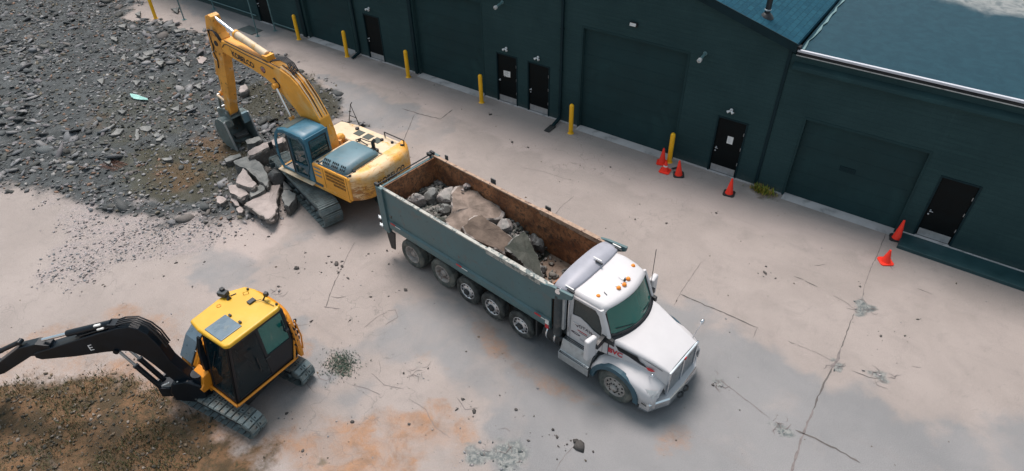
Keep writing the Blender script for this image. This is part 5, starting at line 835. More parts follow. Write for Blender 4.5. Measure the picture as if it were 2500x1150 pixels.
# windscreen: curved loft between roof edge and cowl
top = []; bot = []; 
for t in np.linspace(-1, 1, 15):
    top.append((7.60 + .20 * (1 - t * t), t * .80, 2.44 + .04 * (1 - t * t))); bot.append((7.84 + .27 * (1 - t * t), t * .84, 1.78 + .01 * (1 - t * t)))
mb = MB(); mb.loft([top, bot], 'glass_green'); ws = mb.build('windscreen', cab)
def lerp3(a, b, t): return tuple(p_ + (q_ - p_) * t for p_, q_ in zip(a, b))
mb = MB(); mb.tube([lerp3(a, b, -.02) for a, b in zip(top, bot)], .020, 'black_plastic', 6); mb.tube([lerp3(a, b, 1.0) for a, b in zip(top, bot)], .035, 'black_plastic', 6)
mb.tube([lerp3(top[0], bot[0], t) for t in (0, .5, 1)], .022, 'black_plastic', 6); mb.tube([lerp3(top[-1], bot[-1], t) for t in (0, .5, 1)], .022, 'black_plastic', 6); mb.build('windscreen_seal', ws)
mb = MB()
for s, k0 in ((-1, 5), (1, 12)):
    q = lerp3(top[k0], bot[k0], .93); e_ = lerp3(top[k0 - 4], bot[k0 - 4], .80); mb.tube([(q[0] + .02, q[1], q[2] + .02), (e_[0] + .025, e_[1], e_[2] + .025)], .010, 'black_plastic', 6); mb.flush('wiper', ws)
mb = MB()
for s in (-1, 1): mb.tube([(7.56, s * .865, 2.45), (7.72, s * .885, 2.08), (7.86, s * .90, 1.70)], .05, 'white_paint', 10); mb.flush('pillar', cab)
mb = MB(); r1 = [(q[0] + .02, q[1] * 1.02, q[2] - .03) for q in bot]; r2 = [(q[0] + .10, q[1] * 1.0, q[2] - .085) for q in bot]; mb.loft([r1, r2], 'black_plastic'); mb.build('cowl', cab)
# hood
hood = empty('hood', (0, 0, 0)); hood.parent = TR
mb = MB(); ri = []
for x, hw, zt, zb, rr in ((7.86, .90, 1.70, 1.20, .10), (8.10, .85, 1.70, 1.20, .10), (8.5, .77, 1.625, 1.12, .10), (8.9, .68, 1.54, 1.05, .09), (9.18, .635, 1.465, .95, .08), (9.30, .61, 1.42, .70, .05)):
    bow = .20 * max(0, 1 - (x - 7.86) / .5); q = ring(x, hw, zb, zt, rr, .035)
    ri.append([(a[0] + bow * (1 - (a[1] / .9) ** 2), a[1], a[2]) for a in q])
mb.loft(ri, 'white_paint'); mb.build('hood_shell', hood)
mb = MB()   # crisp crease lines on hood
for s in (-1, 1): mb.tube([(7.95, s * .80, 1.60), (8.5, s * .742, 1.53), (8.9, s * .684, 1.45), (9.15, s * .645, 1.38)], .006, 'grey_frame', 6); mb.flush('crease', hood)
for s in (-1, 1):
    mb = MB(); mb.plate([(8.02, 1.60), (8.55, 1.535), (8.64, 1.40), (8.60, 1.39), (8.10, 1.47)], [], lambda u, v, t, s=s: (u, s * (.872 - (u - 8.0) * .165 + t), v), .006, 'dark_hole'); mb.build('side_vent', hood)
# fenders
def fender(s):
    f_ = empty('fender', (0, 0, 0)); f_.parent = TR
    xs = [7.58, 7.64, 7.74, 7.9, 8.1, 8.3, 8.5, 8.7, 8.86, 8.98, 9.1, 9.2, 9.28]
    mb = MB(); rings = []
    for x in xs:
        d = (x - 8.242) / .60; arch = .475 + .56 * math.sqrt(max(0, 1 - d * d)) if abs(d) < 1 else .475   # underside height
        zt = 1.13 - .30 * max(0, (8.0 - x) / .42) ** 2 - .28 * max(0, (x - 8.55) / .7) ** 1.6
        zlo = max(arch, .50); zlo = min(zlo, zt - .05)
        if x > 8.9: zlo = .46
        yo = 1.135 - .05 * max(0, (x - 8.7) / .5) ** 1.5 - .10 * max(0, (x - 9.1) / .2)
        yi = .60
        rings.append([(x, s * yi, zt + .14), (x, s * (yi + .12), zt + .10), (x, s * (yo - .20), zt + .02), (x, s * (yo - .06), zt - .02), (x, s * yo, zt - .09), (x, s * yo, zlo)])
    mb.loft(rings, 'white_paint'); fo = mb.build('fender_shell', f_); sm = fo.modifiers.new('thickness', 'SOLIDIFY'); sm.thickness = .025; sm.offset = -1 if s < 0 else 1
    # dark rubber wheel arch
    mb = MB(); ar = []
    for k in range(15):
        a_ = math.pi * (k / 14) * 1.02 - .02; cx, cz = 8.242, .49; ro, ri_ = .675, .56
        ca, sa_ = math.cos(math.pi - a_), math.sin(math.pi - a_)
        ar.append([(cx + ca * ri_, s * 1.04, cz + sa_ * ri_), (cx + ca * ri_, s * 1.175, cz + sa_ * ri_), (cx + ca * ro, s * 1.165, cz + sa_ * ro), (cx + ca * ro, s * 1.04, cz + sa_ * ro)])
    mb.loft(ar, 'cab_teal_dark', close=True, smooth=False); mb.build('wheel_arch', f_)
    # headlight
    mb = MB(); mb.loft([[(x_, s * y_, z_) for x_, y_, z_ in r] for r in ([(8.93, 1.03, .98), (9.05, 1.02, 1.00), (9.17, .94, .98), (9.235, .82, .95)], [(8.95, 1.075, .90), (9.07, 1.07, .90), (9.20, .995, .88), (9.275, .85, .86)], [(8.98, 1.10, .80), (9.08, 1.095, .79), (9.21, 1.02, .77), (9.285, .88, .76)])], 'lamp_lens'); hl = mb.build('headlight', f_)
    mb = MB(); mb.lathe([(.0, 0), (.055, .002), (.065, .015)], (9.24, s * .90, .87), 'alloy', 16, 'x'); mb.lathe([(.0, 0), (.045, .002), (.05, .012)], (9.17, s * 1.01, .87), 'alloy', 16, 'x'); mb.build('reflector', hl)
    mb = MB(); mb.span((9.0, s * 1.132, .575), (9.14, s * 1.142, .60), 'chassis_black'); mb.build('slot', f_)
fender(-1); fender(1)
# grille
gr = empty('grille', (0, 0, 0)); gr.parent = TR
mb = MB(); mb.span((9.28, -.60, .50), (9.315, .60, 1.40), 'brushed_steel'); mb.build('mesh', gr)
mb = MB(); X0, X1 = 9.30, 9.355
for y in (-.60, 0, .60): mb.span((X0, y - .028, .50), (X1, y + .028, 1.41), 'chrome')
mb.span((X0, -.63, 1.37), (X1, .63, 1.43), 'chrome'); mb.span((X0, -.63, .47), (X1 + .02, .63, .55), 'chrome'); mb.build('surround', gr, .01)
mb = MB()
for k in range(26): 
    y = -.57 + k * .0445
    if abs(y) > .04: mb.span((9.318, y, .56), (9.330, y + .010, 1.37), 'alloy')
mb.build('bars', gr)
mb = MB(); mb.lathe([(0, 0), (.045, .0), (.045, .015), (0, .02)], (9.355, 0, 1.40), 'red_paint', 16, 'x'); mb.build('badge', gr)
# bumper: three faceted pieces
mb = MB(); P = [(8.92, -1.10), (9.16, -1.07), (9.42, -.60), (9.45, 0), (9.42, .60), (9.16, 1.07), (8.92, 1.10)]
mb.loft([[(x, y, .60) for x, y in P], [(x + .03, y * 1.01, .56) for x, y in P], [(x + .03, y * 1.01, .36) for x, y in P], [(x - .01, y, .28) for x, y in P]], 'chrome', smooth=False)
bp = mb.build('bumper', TR); sm = bp.modifiers.new('thickness', 'SOLIDIFY'); sm.thickness = .03; sm.offset = -1
mb = MB(); mb.loft([[(x + .012, y * 1.006, .615) for x, y in P], [(x - .25, y * .9, .618) for x, y in P]], 'white_paint', smooth=False); mb.build('bumper_top', bp)
mb = MB()
for s in (-1, 1): mb.tube([(9.40, s * .22, .30), (9.50, s * .20, .27), (9.53, s * .12, .27), (9.50, s * .04, .28), (9.40, s * .03, .30)], .028, 'chassis_black', 8)
mb.box((9.35, .1, .30), (.14, .7, .14), 'chassis_black'); mb.build('tow_hook', TR, .006)
# exhaust / air stack behind the cab
mb = MB(); mb.tube([(6.46, -1.02, 1.02), (6.46, -1.02, 2.38)], .115, 'grey_frame', 20); mb.tube([(6.46, -1.02, 2.38), (6.46, -1.02, 2.50), (6.48, -1.06, 2.56), (6.52, -1.14, 2.58)], .075, 'chrome', 16); mb.tube([(6.46, -1.02, 1.02), (6.48, -1.02, .92), (6.6, -1.0, .88)], .08, 'black_plastic', 12)
st = mb.build('exhaust_stack', TR, 0)
mb = MB(); mb.span((6.33, -.90, .95), (6.62, .90, 1.15), 'grey_frame'); mb.span((6.36, -.70, 1.15), (6.58, .70, 2.30), 'chassis_black'); mb.build('hoist_frame', TR, .01)
mb = MB(); mb.span((6.56, -1.03, 1.25), (6.64, -.94, 2.35), 'brushed_steel'); mb.build('stack_guard', TR, .006)
# steps / tank fairing on the near side and the far side
for s in (-1, 1):
    t_ = empty('side_steps', (0, 0, 0)); t_.parent = TR
    mb = MB(); mb.prism([(s * .80, .98), (s * 1.04, .98), (s * 1.06, .93), (s * 1.14, .66), (s * 1.22, .64), (s * 1.22, .40), (s * .80, .40)], 6.64, 7.56, 'brushed_steel', axis='x'); mb.build('step_box', t_, .01)
    for k, (yy, zz, ww) in enumerate(((.97, .985, .13), (1.175, .648, .085))):
        mb = MB(); mb.span((6.66, s * (yy - ww / 2), zz), (7.54, s * (yy + ww / 2), zz + .008), 'grey_frame')
        for i in range(26):
            for j in range(3): mb.box((6.69 + i * .033, s * (yy - ww / 2 + .02 + j * (ww - .04) / 2), zz + .010), (.016, .014, .008), 'chrome')
        mb.build('tread', t_)
    mb = MB(); mb.tube([(7.57, s * 1.22, .40), (7.57, s * 1.22, .66), (7.57, s * 1.08, .98), (7.57, s * .98, 1.0)], .014, 'black_plastic', 6); mb.build('edge_trim', t_)
# mirrors
for s in (-1, 1):
    mr = empty('mirror', (0, 0, 0)); mr.parent = TR
    mb = MB(); 
    mb.prism([(s * .86, 1.58), (s * .86, 1.80), (s * 1.22, 1.70), (s * 1.22, 1.56)], 7.66, 7.76, 'black_plastic', axis='x'); mb.prism([(7.68, 1.58), (7.98, 1.62), (7.98, 1.76), (7.68, 1.79)], s * .86, s * .95, 'black_plastic'); mb.build('arm', mr, .01)
    mb = MB(); mb.box((7.62, s * 1.32, 1.62), (.14, .31, .64), 'white_paint', Matrix.Rotation(s * R(8), 3, 'Z')); hd = mb.build('mirror_head', mr, .045, seg=3)
    mb = MB(); mb.box((7.553, s * 1.30, 1.62), (.01, .21, .48), 'black_plastic', Matrix.Rotation(s * R(8), 3, 'Z')); mb.build('mirror_glass', mr)
mb = MB(); mb.tube([(9.10, .78, 1.12), (9.16, .86, 1.5), (9.20, .92, 1.68)], .010, 'chrome', 8); fm = mb.build('fender_mirror', TR)
mb = MB(); mb.lathe([(0, 0), (.06, .01), (.075, .05), (.06, .08), (0, .085)], (9.16, .93, 1.75), 'chrome', 18, 'x'); mb.build('mirror_head', fm)
mb = MB(); mb.tube([(8.62, -.92, 1.10), (8.66, -.97, 1.25), (8.72, -.98, 1.30)], .010, 'chrome', 8); mb.lathe([(0, 0), (.05, .01), (.06, .03), (0, .06)], (8.70, -1.0, 1.30), 'chrome', 14, 'x')
mb.v = [(x + .30, y + .14, z + .02) for x, y, z in mb.v]; mb.build('fender_mirror', TR)
mb = MB(); mb.tube([(7.72, 1.02, 1.6), (7.66, 1.12, 3.0)], .008, 'chassis_black', 6); mb.build('antenna', TR)
# roof lights, horn, badge
for x, y in ((7.30, -.66), (7.52, -.17), (7.56, 0), (7.52, .22), (7.34, .70)):
    mb = MB(); mb.lathe([(0, .06), (.03, .055), (.05, .03), (.055, 0)], (x, y, 2.60 if abs(y) < .5 else 2.565), 'amber_lens', 14, 'z'); lt = mb.build('roof_light', cab)
    mb = MB(); mb.prism([(x - .10, 2.60 - (.035 if abs(y) > .5 else 0)), (x + .03, 2.605 - (.035 if abs(y) > .5 else 0)), (x + .0, 2.64 - (.035 if abs(y) > .5 else 0))], y - .008, y + .008, 'brushed_steel'); mb.build('lamp_fin', lt)
mb = MB(); mb.box((7.50, .10, 2.655), (.05, .05, .05), 'chassis_black'); mb.tube([(7.50, .10, 2.64), (7.30, .12, 2.67)], .012, 'chrome', 8, r2=.006); mb.tube([(7.44, -.52, 2.60), (7.34, -.50, 2.62)], .008, 'grey_frame', 6); mb.build('roof_antenna', cab)
# lettering
side = lambda x0, z0, y0=-.9265: (lambda u, v, t: (x0 + u, y0 - t, z0 + v))
text(None, 'BVC', .20, lambda u, v, t: (7.855 + u, -(.905 - (u) * .21) - .012, 1.32 + v + u * -.10), 'red_letter', hood, 'red_lettering', .008, .95)
hb_ = lambda u, v, t: (7.90 + u, -(.845 - (u) * .12) - .004, 1.30 + v + u * -.10)
R_ = .62
def arc(u, v, t):
    a_ = (u - .26) / R_; return (6.93 + .26 + math.sin(a_) * (R_ + v), -.9265 - t, 1.50 - R_ + .06 + math.cos(a_) * (R_ + v))
text(None, 'VOTAW', .125, arc, 'letter_dark', cab, 'door_lettering', .003, 1.05)
mb = MB(); mb.span((6.98, -.9305, 1.42), (7.26, -.929, 1.445), 'red_letter'); mb.span((7.02, -.9305, 1.375), (7.30, -.929, 1.39), 'letter_dark')
mb.v = list(mb.v); mb.build('door_small_print', cab)
mb = MB()
def ell(cx, cz, rx, rz2, k=20): return [(cx + rx * math.cos(i / k * 6.2832), cz + rz2 * math.sin(i / k * 6.2832)) for i in range(k)]
mb.plate(ell(6.93, 1.275, .135, .036), [], lambda u, v, t: (u, -.928 - t, v - (u - 6.93) * .05), .003, 'letter_dark'); mb.plate(ell(6.95, 1.285, .08, .012), [], lambda u, v, t: (u, -.9315 - t, v), .002, 'white_paint'); mb.build('oval_emblem', cab)
mb = MB(); mb.span((7.06, -.930, 1.17), (7.36, -.928, 1.19), 'headboard_grey'); mb.span((7.06, -.930, 1.135), (7.30, -.928, 1.15), 'headboard_grey'); mb.build('door_number_print', cab)
mb = MB(); mb.lathe([(0, 0), (.035, 0), (.035, -.006), (0, -.006)], (7.96, -.892, 1.58), 'letter_dark', 14); mb.build('shield_badge', hood)
mb = MB()
hs = lambda u, v, t: (u, -(.868 - (u - 8.0) * .175 + t), v)
mb.plate([(8.28, 1.44), (8.70, 1.38), (8.84, 1.285), (8.64, 1.315)], [], hs, .004, 'letter_black'); mb.plate([(8.78, 1.32), (8.92, 1.34), (9.0, 1.30), (8.92, 1.24), (8.84, 1.245)], [], lambda u, v, t: (u, -(.868 - (u - 8.0) * .175 + .008 + t), v), .004, 'red_paint'); mb.build('stripe_decal', hood)
# ---------------------------------------------------------------- shared track builder (local: x along the track)
def track(parent, y0, y1, x0, x1, H, shoes, mt, big=False, zs=0):
    r = H / 2; L = (x1 - r) - (x0 + r); per = 2 * L + 2 * math.pi * r; tr_ = empty('track', (0, 0, 0)); tr_.parent = parent
    mb = MB(); pitch = per / shoes
    def at(s_):
        s_ %= per
        if s_ < L: return (x0 + r + s_, H), 0
        s_ -= L
        if s_ < math.pi * r: a = math.pi / 2 - s_ / r; return (x1 - r + math.cos(a) * r, r + math.sin(a) * r), -(s_ / r)
        s_ -= math.pi * r
        if s_ < L: return (x1 - r - s_, 0), math.pi
        s_ -= L; a = -math.pi / 2 - s_ / r; return (x0 + r + math.cos(a) * r, r + math.sin(a) * r), math.pi - s_ / r
    for k in range(shoes):
        (px, pz), an_ = at(k * pitch); rot = Matrix.Rotation(-an_, 3, 'Y')
        sag = -.02 * math.sin(max(0, min(1, (px - x0) / (x1 - x0))) * math.pi * 3) ** 2 if an_ == 0 else 0
        c = Vector((px, (y0 + y1) / 2, pz + sag)); nrm = rot @ Vector((0, 0, 1)); c = c - nrm * .022
        mb.box(c, (pitch * .84, abs(y1 - y0), .026), mt, rot)
        if big:
            for yy in (-.25, .25): mb.box(c + nrm * .022 + rot @ Vector((0, yy * abs(y1 - y0), 0)), (pitch * .78, abs(y1 - y0) * .44, .030), mt, rot)
            for yy in (-.12, .12): mb.box(c + nrm * .039 + rot @ Vector((0, yy * abs(y1 - y0), 0)), (pitch * .3, .025, .004), 'dark_hole', rot)
        else:
            for dx in (-.36, 0, .36): mb.box(c + nrm * .022 + rot @ Vector((dx * pitch, 0, 0)), (pitch * .11, abs(y1 - y0) * .98, .034), mt, rot)
    mb.build('track_shoes', tr_)
    ym = (y0 + y1) / 2; hw = abs(y1 - y0) / 2
    mb = MB(); mb.prism([(x0 + r * 1.3, H * .72), (x1 - r * 1.3, H * .72), (x1 - r * 1.0, H * .5), (x1 - r * 1.3, H * .28), (x0 + r * 1.3, H * .28), (x0 + r * 1.0, H * .5)], ym - hw * .55, ym + hw * .55, 'grey_frame' if not big else 'chassis_black'); 
    for s in (-1, 1): mb.prism([(x0 + r * 1.5, H * .66), (x1 - r * 1.5, H * .66), (x1 - r * 1.5, H * .60), (x0 + r * 1.5, H * .60)], ym + s * hw * .56, ym + s * hw * .75, 'track_steel')
    mb.build('track_frame', tr_, .012)
    for cx, nm in ((x0 + r, 'sprocket'), (x1 - r, 'idler')):
        mb = MB(); mb.lathe([(.0, -hw * .75), (r * .35, -hw * .75), (r * .5, -hw * .5), (r * .82, -hw * .35), (r * .82, hw * .35), (r * .5, hw * .5), (r * .35, hw * .75), (0, hw * .75)], (cx, ym, r), 'track_steel', 24)
        for k in range(12): a_ = k / 12 * 6.283; mb.box((cx + math.cos(a_) * r * .84, ym, r + math.sin(a_) * r * .84), (.05, hw * .3, .05), 'track_steel', Matrix.Rotation(-a_, 3, 'Y'))
        mb.build(nm, tr_)
    n_ = 7 if not big else 4
    mb = MB()
    for k in range(n_):
        cx = x0 + r * 2 + (x1 - x0 - 4 * r) * k / (n_ - 1); mb.lathe([(.0, -hw * .6), (H * .12, -hw * .6), (H * .13, -hw * .3), (H * .10, -hw * .2), (H * .10, hw * .2), (H * .13, hw * .3), (H * .12, hw * .6), (0, hw * .6)], (cx, ym, H * .14), 'track_steel', 14)
    mb.build('rollers', tr_); return tr_
def cyl(name, parent, a, b, r, split=.55, mt='excavator_yellow', rod='chrome'):
    a, b = Vector(a), Vector(b); m_ = a.lerp(b, split); mb = MB(); mb.tube([a, m_], r, mt, 14); mb.tube([m_ - (b - a).normalized() * .03, m_ + (b - a).normalized() * .02], r * 1.12, mt, 14)
    mb.tube([m_, b], r * .55, rod, 12)
    for q in (a, b): mb.tube([q + Vector((0, -r * 1.1, 0)), q + Vector((0, r * 1.1, 0))], r * 1.05, mt, 12)
    return mb.build(name, parent)

# ================================================================ large excavator (upper: +x towards the boom, origin on the slew axis)
EX = empty('excavator', (-5.5, -8.2, 0), math.pi, 'large worn yellow excavator with a teal cab digging in the rubble', 'excavator')
und = empty('undercarriage', (0, 0, 0), R(-15.4)); und.parent = EX
track(und, .68, 1.34, -2.14, 2.12, .88, 46, 'track_steel'); track(und, -1.34, -.68, -2.14, 2.12, .88, 46, 'track_steel')
mb = MB(); mb.span((-.8, -.75, .35), (.8, .75, .72), 'grey_frame'); mb.lathe([(.62, .7), (.66, .74), (.66, .96), (.6, 1.0)], (0, 0, 0), 'grey_frame', 30, 'z'); mb.build('carbody', und, .03)
# platform
mb = MB(); mb.span((-2.3, -1.30, .98), (1.0, 1.16, 1.14), 'excavator_yellow'); mb.build('platform', EX, .02)
# side bodies: left rear (engine side), right (tank) with a slot for the boom
def body_prof(zt, x0=-2.35): return [(x0, 1.10), (x0, zt - .06), (x0 + .08, zt), (-.80, zt), (-.74, zt - .05), (-.74, 1.10)]
mb = MB(); mb.prism([(-2.42, 1.08), (-2.42, 1.86), (-2.34, 1.93), (-.80, 1.93), (-.75, 1.88), (-.75, 1.08)], -.46, 1.145, 'excavator_yellow'); eb = mb.build('engine_body', EX, .05, seg=3)
mb = MB(); mb.prism([(-2.42, 1.08), (-2.42, 1.86), (-2.34, 1.93), (-.4, 1.93), (.55, 1.80), (.85, 1.5), (.9, 1.14), (.9, 1.08)], -1.33, -.47, 'excavator_deck'); rb = mb.build('tank_body', EX, .05, seg=3)
mb = MB(); mb.span((-2.36, -.44, 1.925), (-.80, 1.10, 1.937), 'excavator_deck'); mb.build('deck', eb, .0)
# counterweight: rounded plan, slightly barrel shaped
mb = MB(); rings = []
def cwp(t):      # t -1..1 across, returns plan point of the rear curve
    y = 1.28 * t; x = -2.90 + .46 * abs(t) ** 4; return x, y - .18
ts = np.linspace(-1, 1, 25)
for z, inset in ((1.02, .16), (1.06, .06), (1.16, .0), (1.62, -.0), (1.82, .02), (1.92, .09), (1.96, .20)):
    rg = [(-2.30, -1.42 + inset * .5, z)]
    for t in ts: x, y = cwp(t); rg.append((x + inset, y * (1 - inset * .12), z))
    rg.append((-2.30, 1.12 - inset * .5, z)); rings.append(rg)
m, n, l, p = nodes_of('counterweight_paint'); tc = n.new('ShaderNodeTexCoord'); co = tc.outputs['Object']
a = noise(n, l, co, 1.3, 5, .6); mp = n.new('ShaderNodeMapping'); mp.inputs['Scale'].default_value = (1, 1, 4.5); l.new(co, mp.inputs[0]); b = noise(n, l, mp.outputs[0], 3.2, 7, .72, 1.5)
sx = n.new('ShaderNodeSeparateXYZ'); l.new(co, sx.inputs[0]); yy = ramp(n, l, sx.outputs[1], .2, 1.0); zz = ramp(n, l, sx.outputs[2], 1.95, 1.45)
col = mixc(n, l, ramp(n, l, a, .4, .62), (.76, .38, .06), (.74, .55, .33)); wear = mathn(n, l, 'MULTIPLY', mathn(n, l, 'MULTIPLY', yy, zz), .75)
col = mixc(n, l, ramp(n, l, mathn(n, l, 'ADD', b, mathn(n, l, 'MULTIPLY', wear, .24)), .62, .70), col, (.085, .045, .03)); col = mixc(n, l, ramp(n, l, mathn(n, l, 'ADD', b, mathn(n, l, 'MULTIPLY', wear, .10)), .54, .60, 0, .7), col, (.55, .23, .05))
l.new(col, p.inputs['Base Color']); p.inputs['Roughness'].default_value = .6; bump(n, l, p, b, .25, .012); MATS['counterweight_paint'] = m
mb.loft(rings, 'counterweight_paint', close=True); cw = mb.build('counterweight', EX)
def cwt(u, v, t):   # lettering wrapped on the rear curve; u runs to -y
    y = .42 - u; tt = (y + .18) / 1.28; x = -2.90 + .46 * abs(tt) ** 4; return (x - .004 - t, y, 1.40 + v)
text(None, 'KOBELCO', .30, cwt, 'letter_black', cw, 'lettering', .006, .88)
mb = MB(); mb.tube([(-1.65, -1.25, 2.12), (-2.55, -1.22, 2.12)], .02, 'black_plastic', 8); mb.tube([(-1.65, -1.25, 2.12), (-1.65, -1.25, 1.92)], .02, 'black_plastic', 8); mb.tube([(-2.55, -1.22, 2.12), (-2.55, -1.20, 1.95)], .02, 'black_plastic', 8); mb.build('handrail', EX)
for x, y in ((-2.32, .78), (-2.50, -1.15)):
    mb = MB(); mb.lathe([(.05, 0), (.055, .03), (.03, .05), (0, .055)], (x, y, 1.95), 'black_plastic', 12, 'z'); mb.build('lifting_eye', cw)
# teal engine hood, rounded box
mb = MB(); ri = []
for x, ins, z0 in ((-1.12, .10, .0), (-1.20, .0, .0), (-2.10, 0, 0), (-2.22, .03, 0), (-2.28, .12, 0)):
    k = []
    for y, z in ((1.06, 1.94), (1.06, 2.02), (1.00, 2.11), (.88, 2.17), (.3, 2.20), (-.2, 2.17), (-.32, 2.11), (-.38, 2.02), (-.38, 1.94)):
        k.append((x, y - ins * .6 * (1 if y > .3 else -1), z - (ins * .9 if z > 2 else 0)))
    ri.append(k)
mb.loft(ri, 'hood_teal'); mb.add(ri[0], [tuple(range(9))], 'hood_teal'); mb.add(ri[-1], [tuple(range(9))], 'hood_teal'); hd = mb.build('engine_hood', EX)
mb = MB()
for row in range(2):
    for k in range(13):
        if k in (4, 9): continue
        x = -1.26 - k * .075; z = 2.145 - row * .075; y = .965 + row * .075; mb.box((x, y, z), (.03, .075, .012), 'dark_hole', Matrix.Rotation(R(-42), 3, 'X'))
mb.build('hood_louvres', hd)
mb = MB()
for k in range(5): mb.box((-2.02 + k * .0 - k * .035, -.22, 2.15 - k * .004), (.014, .20, .012), 'dark_hole')
for k in range(6): mb.box((-1.35 - k * .07, -.335, 2.09), (.03, .06, .012), 'dark_hole', Matrix.Rotation(R(45), 3, 'X'))
mb.build('hood_slots', hd)
mb = MB(); mb.tube([(-1.02, 1.085, 1.945), (-2.34, 1.085, 1.945), (-2.34, -.42, 1.945), (-1.02, -.42, 1.945), (-1.02, 1.085, 1.945)], .022, 'cab_teal_dark', 6); mb.build('hood_seal', hd)
mb = MB(); mb.tube([(-1.98, -.42, 1.94), (-1.98, -.42, 2.28), (-2.05, -.44, 2.36)], .06, 'black_plastic', 12); mb.box((-1.98, -.42, 1.98), (.22, .20, .08), 'black_plastic'); mb.build('exhaust_pipe', EX, 0)
# louvres on the left side body
mb = MB()
for row in range(4):
    for k in range(14 if row < 3 else 9):
        x = -1.38 - k * .062 - (.30 if row == 3 else 0); mb.box((x, 1.149, 1.80 - row * .125), (.026, .012, .085), 'dark_hole')
for row in range(3): mb.box((-.98, 1.149, 1.80 - row * .15), (.30, .012, .05), 'hood_teal')
mb.build('side_louvres', eb)
mb = MB(); mb.tube([(-1.25, 1.148, 1.10), (-1.25, 1.148, 1.90)], .005, 'dark_hole', 4); mb.tube([(-2.30, 1.148, 1.10), (-2.30, 1.148, 1.90)], .005, 'dark_hole', 4); mb.build('panel_seam', eb)
mb = MB(); mb.span((-1.1, 1.146, 1.10), (-.40, 1.165, 1.19), 'cab_teal_dark'); mb.build('side_stripe', EX)
for x, y in ((-.92, 1.02), (-2.36, 1.0), (-1.0, .72)):
    mb = MB(); mb.lathe([(.05, 0), (.05, .02), (.02, .05), (0, .055)], (x, y, 1.935), 'letter_black', 10, 'z'); mb.build('hinge', eb)
# deck details on the tank side
mb = MB()
for k in range(3): mb.box((-.75 - k * .42, -.95, 1.937), (.30, .28, .012), 'roof_rubber')
mb.build('tread_plate', rb)
for x, y, r_ in ((-.5, -1.1, .07), (-1.7, -1.05, .06), (-1.1, -.62, .05), (-2.1, -1.12, .05)):
    mb = MB(); mb.lathe([(r_, 0), (r_, .04), (r_ * .6, .055), (0, .06)], (x, y, 1.935), 'letter_black', 12, 'z'); mb.build('filler_cap', rb)
mb = MB(); mb.tube([(-1.0, -.55, 1.95), (-1.2, -.60, 2.06), (-1.5, -.66, 2.02), (-1.6, -.8, 1.95)], .018, 'hose', 8); mb.tube([(-1.1, -.50, 1.95), (-1.3, -.52, 2.04), (-1.55, -.55, 1.95)], .018, 'hose', 8); mb.build('hoses', rb)
mb = MB(); mb.tube([(.1, -1.28, 1.9), (-.10, -1.33, 2.62), (-.42, -1.28, 1.95)], .016, 'black_plastic', 8); mb.tube([(-.10, -1.33, 2.62), (-.16, -1.36, 2.72)], .016, 'black_plastic', 8); mb.tube([(.0, -1.30, 2.2), (-.32, -1.30, 2.2)], .014, 'black_plastic', 8); mb.build('grab_rail', EX)
# dark well between the cab and the tank where the boom foots
mb = MB(); mb.span((-.73, -.46, 1.141), (.9, .20, 1.16), 'chassis_black'); mb.span((-.60, -.32, 1.15), (.15, -.22, 1.95), 'excavator_stick'); mb.span((-.60, .14, 1.15), (.15, .22, 1.80), 'excavator_stick'); mb.build('boom_bracket', EX, .02)
mb = MB(); mb.tube([(-.72, -.1, 1.5), (-.55, .0, 1.75), (-.35, .05, 1.6)], .05, 'hose', 8); mb.tube([(-.72, -.25, 1.55), (-.5, -.1, 1.85), (-.2, -.1, 2.0)], .03, 'hose', 8); mb.lathe([(.0, .0), (.13, .02), (.16, .10), (.13, .2), (0, .22)], (-.55, -.40, 1.93), 'excavator_yellow', 16, 'x'); mb.build('swing_hoses', EX)
# cab
cb = empty('cab', (0, 0, 0)); cb.parent = EX
y0c, y1c = .26, 1.17
outl = [(.80, 1.16), (.93, 1.45), (.94, 1.85), (.88, 2.20), (.74, 2.52), (.55, 2.70), (.30, 2.78), (-.55, 2.78), (-.68, 2.72), (-.72, 2.55), (-.72, 1.16)]
front_open = [(.74, 1.24), (.86, 1.48), (.87, 1.85), (.81, 2.18), (.68, 2.46), (.52, 2.60), (.20, 2.66), (.16, 1.24)]
door_win = [(.07, 1.68), (.07, 2.60), (-.42, 2.62), (-.60, 2.48), (-.64, 1.75), (-.45, 1.68)]
door_low = [(.07, 1.26), (.07, 1.60), (-.40, 1.60), (-.55, 1.35), (-.50, 1.26)]
for yb, sg in ((y1c, -1), (y0c, 1)):
    mb = MB(); mb.plate(outl, [front_open, door_win, door_low], lambda u, v, t, yb=yb, sg=sg: (u, yb + sg * t, v), .045, 'cab_teal'); sf = mb.build('side_frame', cb, .012)
    mb = MB(); mb.plate(door_win, [], lambda u, v, t, yb=yb, sg=sg: (u, yb + sg * (.02 + t), v), .006, 'glass_teal'); mb.plate(door_low, [], lambda u, v, t, yb=yb, sg=sg: (u, yb + sg * (.02 + t), v), .006, 'glass_teal'); mb.build('side_window', sf)
# roof skin
mb = MB(); rp = [(.94, 1.80), (.90, 2.20), (.76, 2.53), (.57, 2.72), (.30, 2.81), (-.1, 2.83), (-.55, 2.81), (-.70, 2.74), (-.745, 2.55)]
mb.loft([[(x, y, z - (.05 if abs(y - .715) > .44 else 0)) for y in (y0c - .005, y0c + .06, y0c + .25, .715, y1c - .25, y1c - .06, y1c + .005)] for x, z in rp[2:]], 'cab_teal'); mb.build('roof', cb)
mb = MB(); mb.loft([[(x, y, z + .012) for y in (y0c + .05, .5, .8, y1c - .10)] for x, z in ((.72, 2.58), (.57, 2.72), (.34, 2.80), (.15 , 2.815))], 'roof_rubber'); mb.build('roof_cover', cb)
